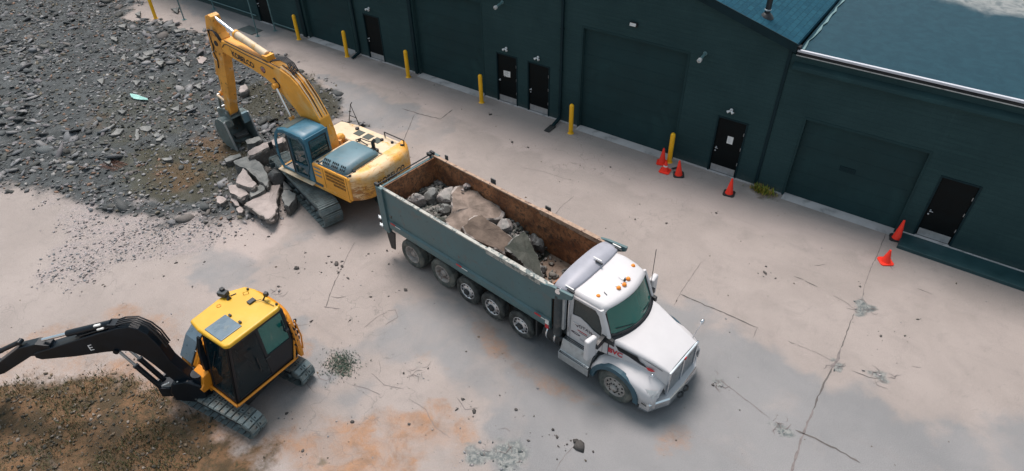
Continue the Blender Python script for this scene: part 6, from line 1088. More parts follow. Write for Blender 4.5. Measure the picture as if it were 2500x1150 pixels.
# front window bars, rear panel with window
mb = MB()
for y in (y0c + .02, y1c - .02): mb.tube([(.80, y, 1.16), (.935, y, 1.46), (.945, y, 1.85), (.885, y, 2.20), (.745, y, 2.52), (.56, y, 2.71)], .03, 'cab_teal', 8)
mb.tube([(.86, y0c, 2.28), (.86, y1c, 2.28)], .018, 'cab_teal_dark', 8); mb.tube([(.80, y0c, 1.18), (.80, y1c, 1.18)], .03, 'cab_teal', 8); mb.build('front_frame', cb)
mb = MB(); mb.plate([(y0c, 1.16), (y1c, 1.16), (y1c, 2.76), (y0c, 2.76)], [[(y0c + .10, 1.98), (y1c - .10, 1.98), (y1c - .12, 2.62), (y0c + .12, 2.62)]], lambda u, v, t: (-.72 - t, u, v), .035, 'cab_teal'); rp_ = mb.build('rear_panel', cb, .012)
mb = MB(); mb.plate([(y0c + .09, 1.97), (y1c - .09, 1.97), (y1c - .11, 2.63), (y0c + .11, 2.63)], [], lambda u, v, t: (-.738 - t, u, v), .006, 'glass_teal'); mb.build('rear_window', rp_)
mb = MB(); mb.plate([(y0c + .085, 1.965), (y1c - .085, 1.965), (y1c - .105, 2.635), (y0c + .105, 2.635)], [[(y0c + .115, 1.995), (y1c - .115, 1.995), (y1c - .135, 2.605), (y0c + .135, 2.605)]], lambda u, v, t: (-.757 - t, u, v), .010, 'black_plastic'); mb.build('window_seal', rp_)
mb = MB(); mb.plate([(.12, 1.18), (.12, 2.64), (.075, 2.68), (-.45, 2.69), (-.66, 2.54), (-.70, 1.80), (-.52, 1.40), (-.50, 1.18)], [[(u * .97 - .005, v) for u, v in door_win], [(.05, 1.28), (.05, 1.58), (-.38, 1.58), (-.50, 1.36), (-.46, 1.28)]], lambda u, v, t: (u, y1c + .004 + t, v), .025, 'cab_teal_dark'); dr = mb.build('door', cb, .008)
mb = MB(); mb.tube([(.13, y1c + .03, 1.25), (.13, y1c + .03, 2.64)], .03, 'black_plastic', 8); mb.tube([(.0, y1c + .05, 1.5), (.0, y1c + .05, 1.95)], .012, 'black_plastic', 6); mb.box((-.06, y1c + .035, 1.64), (.14, .03, .05), 'alloy'); mb.build('door_handle', dr)
mb = MB(); mb.span((-.70, y0c + .05, 1.145), (.78, y1c - .05, 1.18), 'rim_dusty'); mb.build('cab_floor', cb)
seat = MB(); seat.box((-.22, .72, 1.52), (.44, .46, .14), 'seat_fabric'); seat.box((-.45, .72, 1.88), (.12, .44, .62), 'seat_fabric', Matrix.Rotation(R(-8), 3, 'Y')); seat.box((-.2, .72, 1.3), (.3, .34, .30), 'black_plastic')
seat.build('seat', cb, .03)
mb = MB(); mb.box((.02, .42, 1.62), (.3, .10, .26), 'black_plastic'); mb.box((.02, 1.02, 1.62), (.3, .10, .26), 'black_plastic')
for y in (.42, 1.02): mb.tube([(.12, y, 1.75), (.16, y, 1.92)], .018, 'black_plastic', 8)
for y in (.62, .80): mb.tube([(.42, y, 1.18), (.36, y, 1.62)], .014, 'black_plastic', 6); mb.box((.42, y, 1.20), (.2, .10, .03), 'black_plastic')
mb.build('controls', cb, .01)
mb = MB(); mb.prism([(.95, 1.14), (-.75, 1.14), (-.75, 1.10), (.95, 1.10)], 1.15, 1.30, 'excavator_deck'); mb.build('side_step', EX, .01)
mb = MB(); mb.tube([(.86, 1.19, 1.9), (.98, 1.28, 2.1)], .012, 'black_plastic', 6); mb.tube([(.86, 1.19, 1.5), (.98, 1.28, 1.9)], .012, 'black_plastic', 6); mb.box((.99, 1.30, 2.02), (.04, .14, .26), 'black_plastic'); mb.build('mirror', cb, .02)
# operator
def skinned(name, pts, edges, rad, mt, parent=None, sub=2):
    me = bpy.data.meshes.new(name); me.from_pydata(pts, edges, []); o = bpy.data.objects.new(name, me); C.objects.link(o)
    sk = o.modifiers.new('skin', 'SKIN'); sl = me.skin_vertices[0].data if me.skin_vertices else None
    if sl is None:
        bm = bmesh.new(); bm.from_mesh(me); bm.verts.layers.skin.verify(); bm.to_mesh(me); bm.free(); sl = me.skin_vertices[0].data
    for i, r_ in enumerate(rad): sl[i].radius = (r_, r_) if not isinstance(r_, tuple) else r_
    sl[0].use_root = True; sb = o.modifiers.new('sub', 'SUBSURF'); sb.levels = sb.render_levels = sub; sk.use_smooth_shade = True
    me.materials.append(MATS[mt])
    bpy.context.view_layer.update(); dg = bpy.context.evaluated_depsgraph_get(); m2 = bpy.data.meshes.new_from_object(o.evaluated_get(dg)); bpy.data.objects.remove(o)
    m2.materials.clear(); m2.materials.append(MATS[mt]); o = bpy.data.objects.new(name, m2); C.objects.link(o); m2.polygons.foreach_set('use_smooth', [True] * len(m2.polygons))
    if parent: o.parent = parent
    return o
s_ = .88
P = [(-.26, 0, .66), (-.28, 0, .82), (-.29, 0, 1.00), (-.29, 0, 1.12), (-.27, 0, 1.22), (-.25, 0, 1.30), (-.24, 0, 1.39),
     (-.28, .17, 1.08), (-.12, .27, .92), (.10, .27, .98), (.17, .26, 1.0), (-.28, -.17, 1.08), (-.12, -.27, .92), (.10, -.27, .98), (.17, -.26, 1.0),
     (-.18, .10, .62), (.20, .13, .66), (.30, .13, .34), (.32, .13, .16), (.44, .13, .12), (-.18, -.10, .62), (.20, -.13, .66), (.30, -.13, .34), (.32, -.13, .16), (.44, -.13, .12)]
Ed = [(0, 1), (1, 2), (2, 3), (3, 4), (4, 5), (5, 6), (3, 7), (7, 8), (8, 9), (9, 10), (3, 11), (11, 12), (12, 13), (13, 14), (0, 15), (15, 16), (16, 17), (17, 18), (18, 19), (0, 20), (20, 21), (21, 22), (22, 23), (23, 24)]
Rd = [.13, .13, .14, .11, .05, .075, .075, .06, .045, .035, .03, .06, .045, .035, .03, .085, .07, .05, .04, .035, .085, .07, .05, .04, .035]
pe = empty('person', (-5.5 + .12, -8.2 - .715, 1.02), math.pi, 'seated excavator operator in a lime green safety vest and white hard hat', 'person')
body = skinned('body', [tuple(c_ * s_ for c_ in q) for q in P], Ed, [r_ * s_ for r_ in Rd], 'trouser_denim', pe, 1)
sk_ = body.data; sk_.materials.append(MATS['skin'])
for pl in sk_.polygons:
    c_ = pl.center
    if c_.z > 1.06 * s_ + .06 or (c_.x > .06 and abs(c_.y) > .19 and c_.z > .7 * s_): pl.material_index = 1
mb = MB(); rg = []
for z, rx, ry, cx in ((.70, .165, .185, -.265), (.82, .16, .185, -.28), (.95, .165, .20, -.285), (1.05, .155, .215, -.285), (1.13, .12, .19, -.285), (1.17, .08, .11, -.28)):
    rg.append([((cx + rx * math.cos(k / 20 * 6.283)) * s_, ry * math.sin(k / 20 * 6.283) * s_, z * s_) for k in range(20)])
mb.loft(rg, 'lime_vest', close=True, caps=False); mb.build('safety_vest', pe)
mb = MB(); mb.lathe([(.135, 1.20), (.125, 1.235), (.118, 1.25), (.112, 1.30), (.08, 1.345), (0, 1.365)], (-.21, 0, 0), 'hard_hat_white', 20, 'z'); mb.build('hard_hat', pe)
# boom
bo = empty('boom', (0, 0, 0)); bo.parent = EX
prof = [(-.42, 1.38), (-.60, 1.50), (-.58, 1.75), (-.50, 2.35), (-.38, 2.85), (-.05, 3.42), (.32, 3.88), (.62, 4.08), (1.0, 4.20), (1.6, 4.26), (2.6, 4.34), (3.72, 4.46), (4.10, 4.48), (4.30, 4.36), (4.28, 4.18), (4.12, 4.08), (3.6, 3.97), (2.5, 3.81), (2.0, 3.69), (1.55, 3.50), (1.15, 3.22), (.75, 2.90), (.40, 2.45), (.12, 1.95), (-.18, 1.42)]
mb = MB(); mb.prism(prof, -.215, .215, 'excavator_yellow'); bm_ = mb.build('boom_arm', bo, .018)
bt = lambda u, v, t: (3.50 - u * .987, .216 + t, 4.06 + v - u * .155)
text(None, 'KOBELCO', .27, bt, 'letter_black', bm_, 'lettering', .012, .90)
mb = MB(); mb.lathe([(0, 0), (.115, 0), (.115, .003), (0, .004)], (1.95, .217, 3.97), 'letter_dark', 24); mb.lathe([(0, 0), (.092, 0), (.092, .003), (0, .004)], (1.95, .2205, 3.97), 'bed_rim', 24)
mb.box((1.95, .2255, 3.97), (.15, .003, .022), 'red_letter', Matrix.Rotation(.5, 3, 'Y')); mb.box((1.95, .2255, 3.97), (.022, .003, .15), 'letter_dark', Matrix.Rotation(.2, 3, 'Y')); mb.lathe([(.065, 0), (.065, .003), (.075, .003), (.075, 0)], (1.95, .2245, 3.97), 'red_letter', 24); mb.build('round_emblem', bm_)
mb = MB(); mb.plate([(1.56, 3.78), (1.44, 3.72), (1.34, 3.70), (1.36, 3.78), (1.42, 3.84)], [], lambda u, v, t: (u, .217 + t, v), .004, 'letter_black'); mb.build('scorched_patch', bm_)
# pipes and hoses along the boom
mb = MB()
for k, (yy, dz) in enumerate(((-.15, .04), (-.07, .05), (.06, .05), (.14, .04))):
    mb.tube([(-.45, yy, 2.45 + dz), (-.33, yy, 2.88 + dz), (-.02, yy, 3.46 + dz), (.33, yy, 3.91 + dz), (.62, yy, 4.10 + dz), (1.05, yy, 4.24 + dz)], .020, 'excavator_deck' if k % 2 else 'hose', 6)
for yy in (-.17, .18): mb.tube([(1.05, yy, 4.25), (1.6, yy, 4.30), (2.7, yy, 4.39), (3.8, yy, 4.50)], .016, 'hose', 6)
mb.build('boom_pipes', bo)
mb = MB(); mb.tube([(3.80, .225, 4.38), (3.62, .228, 4.42), (2.6, .228, 4.30), (1.65, .228, 4.22), (1.35, .228, 4.16)], .014, 'hose', 6); mb.tube([(3.80, .225, 4.38), (3.95, .228, 4.25)], .014, 'hose', 6); mb.build('side_hose', bo)
mb = MB()
for k in range(5): yy = -.14 + k * .06; mb.tube([(.55, yy, 4.10), (.75, yy - .02, 4.36 + .02 * k), (1.10, yy - .04, 4.46), (1.45, yy, 4.36), (1.62, yy, 4.28)], .022, 'hose', 7)
mb.build('hose_loop', bo)
for x, z in ((1.36, 3.60),):
    mb = MB(); mb.lathe([(0, -.012), (.12, -.012), (.12, .012), (0, .012)], (x, .222, z), 'letter_black', 18); mb.lathe([(0, 0), (.055, .0), (.05, .05), (0, .055)], (x, .236, z), 'rebar_rust', 14); mb.build('boom_pin', bo)
cyl('boom_cylinder', bo, (.48, .30, 1.35), (1.36, .30, 3.60), .085, .55, 'excavator_yellow'); cyl('boom_cylinder', bo, (.48, -.30, 1.35), (1.36, -.30, 3.60), .085, .55, 'excavator_yellow')
mb = MB(); mb.tube([(1.85, 0, 4.42), (3.25, 0, 4.78)], .12, 'excavator_deck', 16); mb.tube([(3.22, 0, 4.775), (3.30, 0, 4.795)], .135, 'excavator_yellow', 16); mb.tube([(3.28, 0, 4.79), (4.22, 0, 5.12)], .062, 'chrome', 14); mb.box((1.80, 0, 4.34), (.24, .30, .22), 'excavator_yellow'); mb.build('stick_cylinder', bo)
# stick
sp_ = [(4.18, 5.20), (4.34, 5.25), (4.54, 5.16), (4.70, 4.70), (4.78, 4.20), (4.86, 3.60), (4.94, 3.05), (5.06, 2.20), (5.30, 1.42), (5.22, 1.30), (5.06, 1.30), (4.95, 1.42), (4.74, 2.05), (4.50, 2.75), (4.32, 3.45), (4.14, 4.02), (3.98, 4.30), (3.94, 4.50), (4.05, 4.66), (4.14, 4.9)]
mb = MB(); mb.prism(sp_, -.165, .165, 'excavator_stick'); sk1 = mb.build('stick', EX, .016)
mb = MB(); mb.prism([(4.02, 4.12), (4.40, 4.10), (4.46, 4.40), (4.32, 4.56), (4.06, 4.56)], .17, .235, 'excavator_stick'); mb.lathe([(0, 0), (.10, 0), (.09, .03), (0, .035)], (4.24, .232, 4.32), 'letter_black', 16); mb.flush('stick_pivot', sk1, .01); mb.prism([(4.02, 4.12), (4.40, 4.10), (4.46, 4.40), (4.32, 4.56), (4.06, 4.56)], -.235, -.17, 'excavator_stick'); mb.build('stick_pivot', sk1, .01)
mb = MB()
for k in range(4): mb.tube([(3.95, .10 + k * .04, 4.42), (4.1, .20 + k * .035, 4.72 + k * .04), (4.38, .25 + k * .02, 4.78), (4.52, .22, 4.55), (4.56, .20, 4.2 - k * .05)], .018, 'hose', 7)
mb.tube([(4.56, .19, 4.2), (4.66, .20, 3.9), (4.60, .19, 3.6), (4.70, .19, 3.3)], .02, 'hose', 7); mb.tube([(4.60, .19, 3.95), (4.78, .21, 3.85), (4.80, .19, 3.65), (4.64, .19, 3.6)], .014, 'white_reflector', 6); mb.build('stick_hoses', sk1)
cyl('bucket_cylinder', EX, (4.82, 0, 4.15), (5.42, 0, 2.05), .085, .6, 'excavator_stick')
mb = MB()
for s in (-1, 1): mb.tube([(5.42, s * .19, 2.05), (5.06, s * .19, 1.92)], .045, 'excavator_deck', 10); mb.tube([(5.42, s * .13, 2.05), (5.62, s * .13, 1.45)], .045, 'bucket_steel', 10)
mb.tube([(5.42, -.2, 2.05), (5.42, .2, 2.05)], .05, 'brushed_steel', 12); mb.lathe([(0, .168), (.075, .168), (.07, .20), (0, .205)], (5.14, 0, 1.44), 'excavator_deck', 14); mb.build('bucket_link', EX)
# bucket: shell lofted from a profile, open towards the cab
bk = empty('bucket', (0, 0, 0)); bk.parent = EX
bp_ = [(5.00, 1.18), (5.30, 1.24), (5.52, 1.16), (5.66, .95), (5.70, .62), (5.60, .32), (5.35, .12), (5.0, .04), (4.72, .02)]
mb = MB(); mb.loft([[(x, y, z) for x, z in bp_] for y in (-.52, .52)], 'bucket_steel', smooth=True); shl = mb.build('bucket_shell', bk); sm = shl.modifiers.new('thickness', 'SOLIDIFY'); sm.thickness = .03
for s in (-1, 1):
    mb = MB(); mb.prism(bp_, s * .50, s * .535, 'bucket_steel'); mb.prism([(5.02, 1.19), (4.73, .0), (4.67, .02), (4.95, 1.19)], s * .495, s * .548, 'brushed_steel'); mb.build('side_plate', bk, .006)
mb = MB(); mb.prism([(4.66, .0), (4.80, .05), (4.80, .0)], -.53, .53, 'bucket_steel')
for k in range(5): y = -.42 + k * .21; mb.prism([(4.80, .055), (4.56, .02), (4.56, .0), (4.80, -.01)], y - .045, y + .045, 'brushed_steel')
mb.build('teeth', bk, .005)
mb = MB()
for s in (-1, 1): mb.prism([(5.05, 1.50), (5.22, 1.54), (5.60, 1.50), (5.72, 1.40), (5.66, 1.10), (5.35, 1.20), (5.02, 1.14), (4.96, .95), (4.92, .95)], s * .20, s * .245, 'bucket_steel')
mb.prism([(4.98, 1.18), (5.05, 1.22), (5.0, .92), (4.95, .92)], .24, .50, 'bucket_steel'); mb.prism([(4.98, 1.18), (5.05, 1.22), (5.0, .80), (4.95, .80)], -.50, -.24, 'hood_teal'); mb.tube([(5.62, -.26, 1.45), (5.62, .26, 1.45)], .05, 'brushed_steel', 12); mb.tube([(5.14, -.26, 1.42), (5.14, .26, 1.42)], .05, 'brushed_steel', 12); mb.build('bucket_ears', bk, .008)

# ================================================================ small excavator
MU = (-.95, -15.25, 0)
MX = empty('compact_excavator', (-.95, -15.25, 0), -math.pi / 2, 'small yellow and black excavator with dark tinted cab standing on the orange dirt', 'excavator')
mu = empty('undercarriage', (.10, .03, 0), R(180 + 7.8 - (-90) - 360)); mu.parent = MX
track(mu, .60, 1.06, -1.42, 1.38, .58, 34, 'track_steel', True); track(mu, -1.06, -.60, -1.42, 1.38, .58, 34, 'track_steel', True)
mb = MB(); mb.span((-.7, -.64, .22), (.7, .64, .5), 'chassis_black'); mb.lathe([(.42, .48), (.45, .5), (.45, .66), (.4, .68)], (0, 0, 0), 'chassis_black', 24, 'z'); mb.build('carbody', mu, .02)
mb = MB(); mb.prism([(1.50, .02), (1.58, .10), (1.55, .30), (1.60, .48), (1.66, .50), (1.64, .28), (1.67, .08), (1.60, .0)], -1.06, 1.10, 'boom_black')
mb.box((1.25, .45, .28), (.7, .12, .14), 'boom_black'); mb.box((1.25, -.45, .28), (.7, .12, .14), 'boom_black'); bl = mb.build('blade', mu, .01)
mb = MB(); mb.span((-1.0, -.92, .66), (.72, 1.0, .80), 'machine_orange'); mb.span((.55, -.92, .66), (.86, .10, .82), 'machine_orange'); mb.build('platform', MX, .02)
# rear engine body, round tail
mb = MB(); rg = []
for z, ins in ((.80, 0), (1.5, 0), (1.9, .02), (2.02, .08), (2.08, .20)):
    q = [(-1.0, -.80 + ins, z)]
    for t in np.linspace(-1, 1, 17): q.append((-1.36 + ins + .28 * abs(t) ** 3, t * ((1.14 if t > 0 else .80) - ins) , z))
    q.append((-1.0, 1.14 - ins, z)); rg.append(q)
mb.loft(rg, 'machine_orange', close=True); te = mb.build('engine_body', MX)
mb = MB()
for k in range(4): mb.prism([(-.98 + k * .0, 0)], 0, 0, 'dark_hole') if False else mb.box((-1.24 + k * .03, 1.0 - .05 + k * .02, 1.75 - k * .16), (.10, .05, .075), 'dark_hole', Matrix.Rotation(R(40), 3, 'Z') @ Matrix.Rotation(R(-30), 3, 'Y'))
for k in range(4): mb.box((-1.04 + k * .02, 1.14, 1.78 - k * .18), (.05, .04, .14), 'dark_hole', Matrix.Rotation(R(25), 3, 'Y'))
mb.build('tail_louvres', te)
mb = MB(); mb.tube([(-1.0, 1.14, 2.0), (-1.0, 1.17, 1.6), (-1.0, 1.14, 1.0)], .02, 'machine_orange', 8); mb.tube([(-1.16, 1.08, 1.9), (-1.18, 1.12, 1.4), (-1.14, 1.08, .95)], .02, 'machine_orange', 8); mb.build('tail_guard', te)
mb = MB(); mb.lathe([(0, 0), (.09, 0), (.10, .06), (.05, .10), (0, .1)], (-1.02, .90, 2.05), 'machine_orange', 16, 'z'); mb.box((-.95, 1.06, 2.22), (.10, .05, .14), 'machine_orange'); mb.tube([(-.90, 1.0, 2.30), (-.84, 1.12, 2.05), (-.80, 1.20, 1.98)], .02, 'boom_black', 8); mb.box((-.84, 1.20, 1.96), (.10, .10, .05), 'boom_black'); mb.build('mirror', MX, .015)
# right hand body with dark blue sloping top
mb = MB(); mb.prism([(-.6, .80), (-.6, 2.0), (.10, 1.96), (.48, 1.70), (.80, 1.25), (.86, .95), (.82, .80)], -.90, -.24, 'machine_orange'); rbm = mb.build('right_body', MX, .03)
mb = MB(); mb.prism([(-.5, 2.03), (.12, 1.99), (.50, 1.73), (.82, 1.28), (.80, 1.245), (.48, 1.69), (.10, 1.955), (-.5, 1.995)], -.88, -.42, 'hatch_blue'); mb.build('sloping_cover', rbm, .006)
mb = MB(); mb.tube([(.14, -.36, 2.01), (.52, -.36, 1.75), (.84, -.36, 1.28)], .018, 'black_plastic', 6); mb.build('cover_seam', rbm)
# cab: big roof, glass sides
mc = empty('cab', (0, 0, 0)); mc.parent = MX
rp = [(-.98, .15), (-.98, 1.06), (-.86, 1.12), (.44, 1.13), (.53, 1.06), (.56, .16), (.50, -.22), (-.55, -.30), (-.90, -.1)]
mb = MB(); mb.prism(rp, 2.48, 2.60, 'machine_yellow', axis='z'); rfm = mb.build('roof', mc, .05, seg=3)
mb = MB(); mb.box((.20, .60, 2.605), (.54, .60, .03), 'hatch_blue', Matrix.Rotation(R(0), 3, 'Y')); sk2 = mb.build('skylight', rfm, .06, seg=4)
mb = MB(); mb.box((-.11, .42, 2.625), (.05, .07, .04), 'black_plastic'); mb.box((-.11, .78, 2.625), (.05, .07, .04), 'black_plastic'); mb.build('hatch_hinge', sk2, .006)
mb = MB(); mb.box((-.66, .45, 2.625), (.17, .12, .04), 'grey_frame'); mb.tube([(-.70, .52, 2.63), (-.80, .60, 2.64), (-.83, .80, 2.63), (-.86, 1.0, 2.62)], .008, 'black_plastic', 6); mb.build('beacon_base', rfm, .01)
mb = MB(); mb.tube([(-.85, .62, 2.60), (-.90, .68, 2.72)], .02, 'black_plastic', 8); mb.box((-.92, .70, 2.77), (.09, .09, .10), 'black_plastic', Matrix.Rotation(.4, 3, 'Z')); mb.build('work_lamp', rfm, .01)
mb = MB(); mb.box((-.42, -.24, 2.68), (.16, .22, .12), 'grey_frame', Matrix.Rotation(.3, 3, 'Z')); mb.box((-.45, -.28, 2.76), (.09, .10, .07), 'black_plastic'); mb.prism([(-.48, 2.60), (-.36, 2.60), (-.44, 2.70)], -.09, -.02, 'black_plastic'); mb.build('work_lamp', rfm, .01)
for x, y in ((-.86, .05), (-.93, 1.0)):
    mb = MB(); mb.lathe([(.03, 0), (.03, .03), (0, .035)], (x, y, 2.60), 'black_plastic', 10, 'z'); mb.build('roof_bolt', rfm)
mb = MB(); mb.tube([(-.70, .10, 2.61), (-.70, .10, 2.66), (-.80, .16, 2.66), (-.80, .16, 2.61)], .010, 'machine_yellow', 6); mb.tube([(-.50, -.10, 2.61), (-.62, -.06, 2.61)], .012, 'black_plastic', 6); mb.lathe([(.055, 0), (.055, .006), (.035, .006), (.035, 0)], (-.15, -.06, 2.602), 'machine_orange', 16, 'z'); mb.build('roof_fittings', rfm)
# glazed side: sloping front edge
sideo = [(.50, 2.48), (.80, .86), (-.84, .86), (-1.00, 1.5), (-.98, 2.48)]
sidew1 = [(.42, 2.42), (.56, 1.62), (.70, .95), (-.20, .95), (-.20, 2.42)]; sidew2 = [(-.28, 2.42), (-.28, 1.55), (-.90, 1.55), (-.90, 2.42)]
for yb, sg in ((1.09, -1), (.16, 1)):
    mb = MB(); mb.plate(sideo, [sidew1, sidew2], lambda u, v, t, yb=yb, sg=sg: (u, yb + sg * t, v), .05, 'boom_black'); sfm = mb.build('side_frame', mc, .01)
    mb = MB(); mb.plate(sidew1, [], lambda u, v, t, yb=yb, sg=sg: (u, yb + sg * (.015 + t), v), .006, 'glass_mini'); mb.build('door_window', sfm)
    mb = MB(); mb.plate(sidew2, [], lambda u, v, t, yb=yb, sg=sg: (u, yb + sg * (.015 + t), v), .006, 'glass_mini_bright'); mb.build('side_window', sfm)
mb = MB(); mb.tube([(.80, 1.12, .855), (-.82, 1.12, .855), (-1.02, 1.10, 1.5)], .032, 'machine_orange', 8); mb.tube([(.82, 1.12, .855), (.82, .12, .855)], .032, 'machine_orange', 8); mb.build('lower_trim', mc)
mb = MB(); fr_o = [(1.09, .86), (.16, .86), (.16, 2.48), (1.09, 2.48)]
fx_ = lambda z: .80 - (z - .86) / 1.62 * .30
mb.plate(fr_o, [[(1.02, .95), (.24, .95), (.24, 2.42), (1.02, 2.42)]], lambda u, v, t: (fx_(v) - t, u, v), .04, 'boom_black'); ff = mb.build('front_frame', mc, .01)
mb = MB(); mb.plate([(1.03, .94), (.23, .94), (.23, 2.43), (1.03, 2.43)], [], lambda u, v, t: (fx_(v) - .015 - t, u, v), .006, 'glass_mini'); mb.build('windscreen', ff)
mb = MB(); mb.tube([(fx_(1.5) + .02, .30, 1.45), (fx_(2.2) + .02, .62, 2.2)], .008, 'black_plastic', 6); mb.build('wiper', ff)
mb = MB(); mb.span((-.98, .18, .86), (-.94, 1.07, 2.48), 'boom_black'); mb.span((-.94, .18, .80), (.78, 1.07, .87), 'black_plastic'); mb.build('rear_panel', mc)
mb = MB(); mb.box((-.25, .62, 1.25), (.46, .46, .14), 'seat_fabric'); mb.box((-.50, .62, 1.62), (.12, .44, .64), 'seat_fabric', Matrix.Rotation(R(-8), 3, 'Y')); mb.box((-.25, .62, 1.0), (.3, .36, .28), 'black_plastic'); mb.build('seat', mc, .04)
mb = MB()
for y in (.34, .90): mb.box((-.08, y, 1.30), (.34, .11, .18), 'black_plastic'); mb.tube([(.06, y, 1.38), (.10, y, 1.56)], .02, 'grey_frame', 8)
for y in (.52, .72): mb.tube([(.40, y, .88), (.34, y, 1.30)], .016, 'alloy', 6); mb.box((.44, y, .90), (.20, .10, .03), 'grey_frame')
mb.build('controls', mc, .01)
mb = MB(); mb.box((-.25, 1.095, 1.48), (.12, .02, .03), 'grey_frame'); mb.tube([(.0, 1.11, 1.3), (.0, 1.13, 1.75)], .012, 'black_plastic', 6); mb.build('door_handle', mc)
mb = MB(); mb.prism([(.60, 2.3), (.72, 1.9), (.78, 1.35), (.66, 1.35), (.55, 2.3)], .02, .13, 'boom_black'); mb.build('front_post', mc, .01)
for z in (2.0, 1.35, 1.28):
    mb = MB(); mb.lathe([(0, 0), (.018, 0), (.012, .01), (0, .012)], (.75, .07, z), 'white_reflector', 10, 'x'); mb.build('bolt', mc)
# orange front bracket
mb = MB(); mb.prism([(.70, .82), (1.02, .82), (1.05, .95), (.95, 1.05), (.90, 1.25), (.72, 1.32)], -.25, .14, 'machine_orange'); mb.build('front_bracket', MX, .02)
# boom, swung to the right
yaw = R(-145) - (-math.pi / 2)
fw_ = Vector((-1.30 + .95, -16.30 + 15.25, 0)); fl_ = Matrix.Rotation(math.pi / 2, 3, 'Z') @ fw_
sw = empty('boom', (fl_.x, fl_.y, 0), yaw); sw.parent = MX
mb = MB(); mb.prism([(-.42, .62), (-.40, 1.02), (-.1, 1.20), (.28, 1.10), (.40, .80), (.38, .52), (-.1, .45)], -.24, .24, 'boom_black'); mb.tube([(-.30, 0, .40), (-.30, 0, 1.25)], .16, 'boom_black', 16); mb.build('swing_post', sw, .03)
mprof = [(-.22, .78), (-.26, 1.02), (-.12, 1.45), (.02, 2.0), (.08, 2.55), (.20, 2.95), (.34, 3.12), (.52, 3.19), (.80, 3.15), (1.25, 3.00), (2.1, 2.68), (3.0, 2.34), (3.02, 2.18), (2.9, 2.10), (2.1, 2.22), (1.35, 2.38), (1.02, 2.42), (.78, 2.40), (.60, 2.22), (.45, 1.85), (.30, 1.35), (.16, .92), (.0, .74)]
DZ = lambda x, z: z - .24 * max(0, min(1, (z - .9) / 1.4))
mprof = [(x + .05 * min(1, max(0, z - 1)), DZ(x, z)) for x, z in mprof]
mb = MB(); mb.prism(mprof, -.135, .135, 'boom_black'); ma = mb.build('boom_arm', sw, .02)
text(None, 'E', .26, lambda u, v, t: (1.72 - u * .96, .137 + t, 2.20 + v + u * .30), 'letter_white', ma, 'lettering', .0, 1.0)
mb = MB(); mb.tube([(.98, 0, 2.95), (2.1, 0, 2.62)], .075, 'boom_black', 14); mb.tube([(2.1, 0, 2.62), (2.75, 0, 2.42)], .04, 'chrome', 12); mb.box((.95, 0, 2.90), (.18, .2, .16), 'boom_black'); mb.build('stick_cylinder', sw, 0)
mb = MB(); mb.box((1.28, .06, 2.94), (.16, .05, .03), 'white_reflector', Matrix.Rotation(R(16), 3, 'Y')); mb.box((1.20, .12, 2.89), (.16, .04, .03), 'white_reflector', Matrix.Rotation(R(16), 3, 'Y')); mb.build('hose_clamp', sw)
mb = MB()
for k in range(4):
    yy = -.10 + k * .06; mb.tube([(.02, yy, 2.25), (.08, yy, 2.62), (.20, yy, 2.86 + .02 * k), (.42, yy, 3.04 + .015 * k), (.70, yy, 3.02), (1.02, yy, 2.90), (1.9, yy * .9, 2.58)], .018, 'hose', 7)
mb.build('boom_hoses', sw)
for s in (-1, 1): cyl('boom_cylinder', sw, (.62, s * .10, .72), (1.14, s * .10, 2.18), .06, .62, 'boom_black', 'brushed_steel')
mb = MB(); mb.tube([(1.14, -.18, 2.18), (1.14, .18, 2.18)], .06, 'boom_black', 12); mb.flush('cylinder_pin', sw, .01); mb.box((.55, 0, .72), (.30, .34, .30), 'boom_black'); mb.box((.50, .10, .90), (.26, .05, .12), 'brushed_steel', Matrix.Rotation(.5, 3, 'Y')); mb.box((.18, .175, 1.05), (.22, .02, .08), 'white_reflector', Matrix.Rotation(.9, 3, 'Y')); mb.build('cylinder_mount', sw, .01)
mb = MB()
for k in range(3): mb.tube([(-.35, -.18 - k * .05, 1.0), (-.50, -.28 - k * .05, 1.25), (-.75, -.25 - k * .03, 1.15)], .022, 'hose', 7)
mb.build('swing_hoses', sw)
# stick held out past the boom, bucket at its end
def rp2(x, z, a_=R(56), cx=2.93, cz=2.25): dx, dz = x - cx, z - cz; return (cx + dx * math.cos(a_) - dz * math.sin(a_), cz + dx * math.sin(a_) + dz * math.cos(a_))
def rq(pts): return [rp2(x, z) for x, z in pts]
mb = MB(); mb.prism(rq([(2.62, 2.50), (2.82, 2.56), (3.02, 2.35), (3.16, 1.9), (3.12, .45), (2.96, .40), (2.86, .8), (2.84, 1.9), (2.70, 2.15)]), -.11, .11, 'boom_black'); mb.build('stick', sw, .015)
def r3(x, y, z): q = rp2(x, z); return (q[0], y, q[1])
cyl('bucket_cylinder', sw, r3(3.22, 0, 2.0), r3(3.36, 0, .9), .055, .6, 'boom_black')
bq = rq([(3.0, .45), (3.22, .5), (3.40, .32), (3.42, .0), (3.22, -.24), (2.95, -.34), (2.72, -.32)])
mb = MB(); mb.loft([[(x, y, z) for x, z in bq] for y in (-.34, .34)], 'bucket_steel'); q = mb.build('bucket', sw); sm = q.modifiers.new('thickness', 'SOLIDIFY'); sm.thickness = .02
for s in (-1, 1): mb = MB(); mb.prism(bq, s * .33, s * .352, 'bucket_steel'); mb.build('side_plate', q)
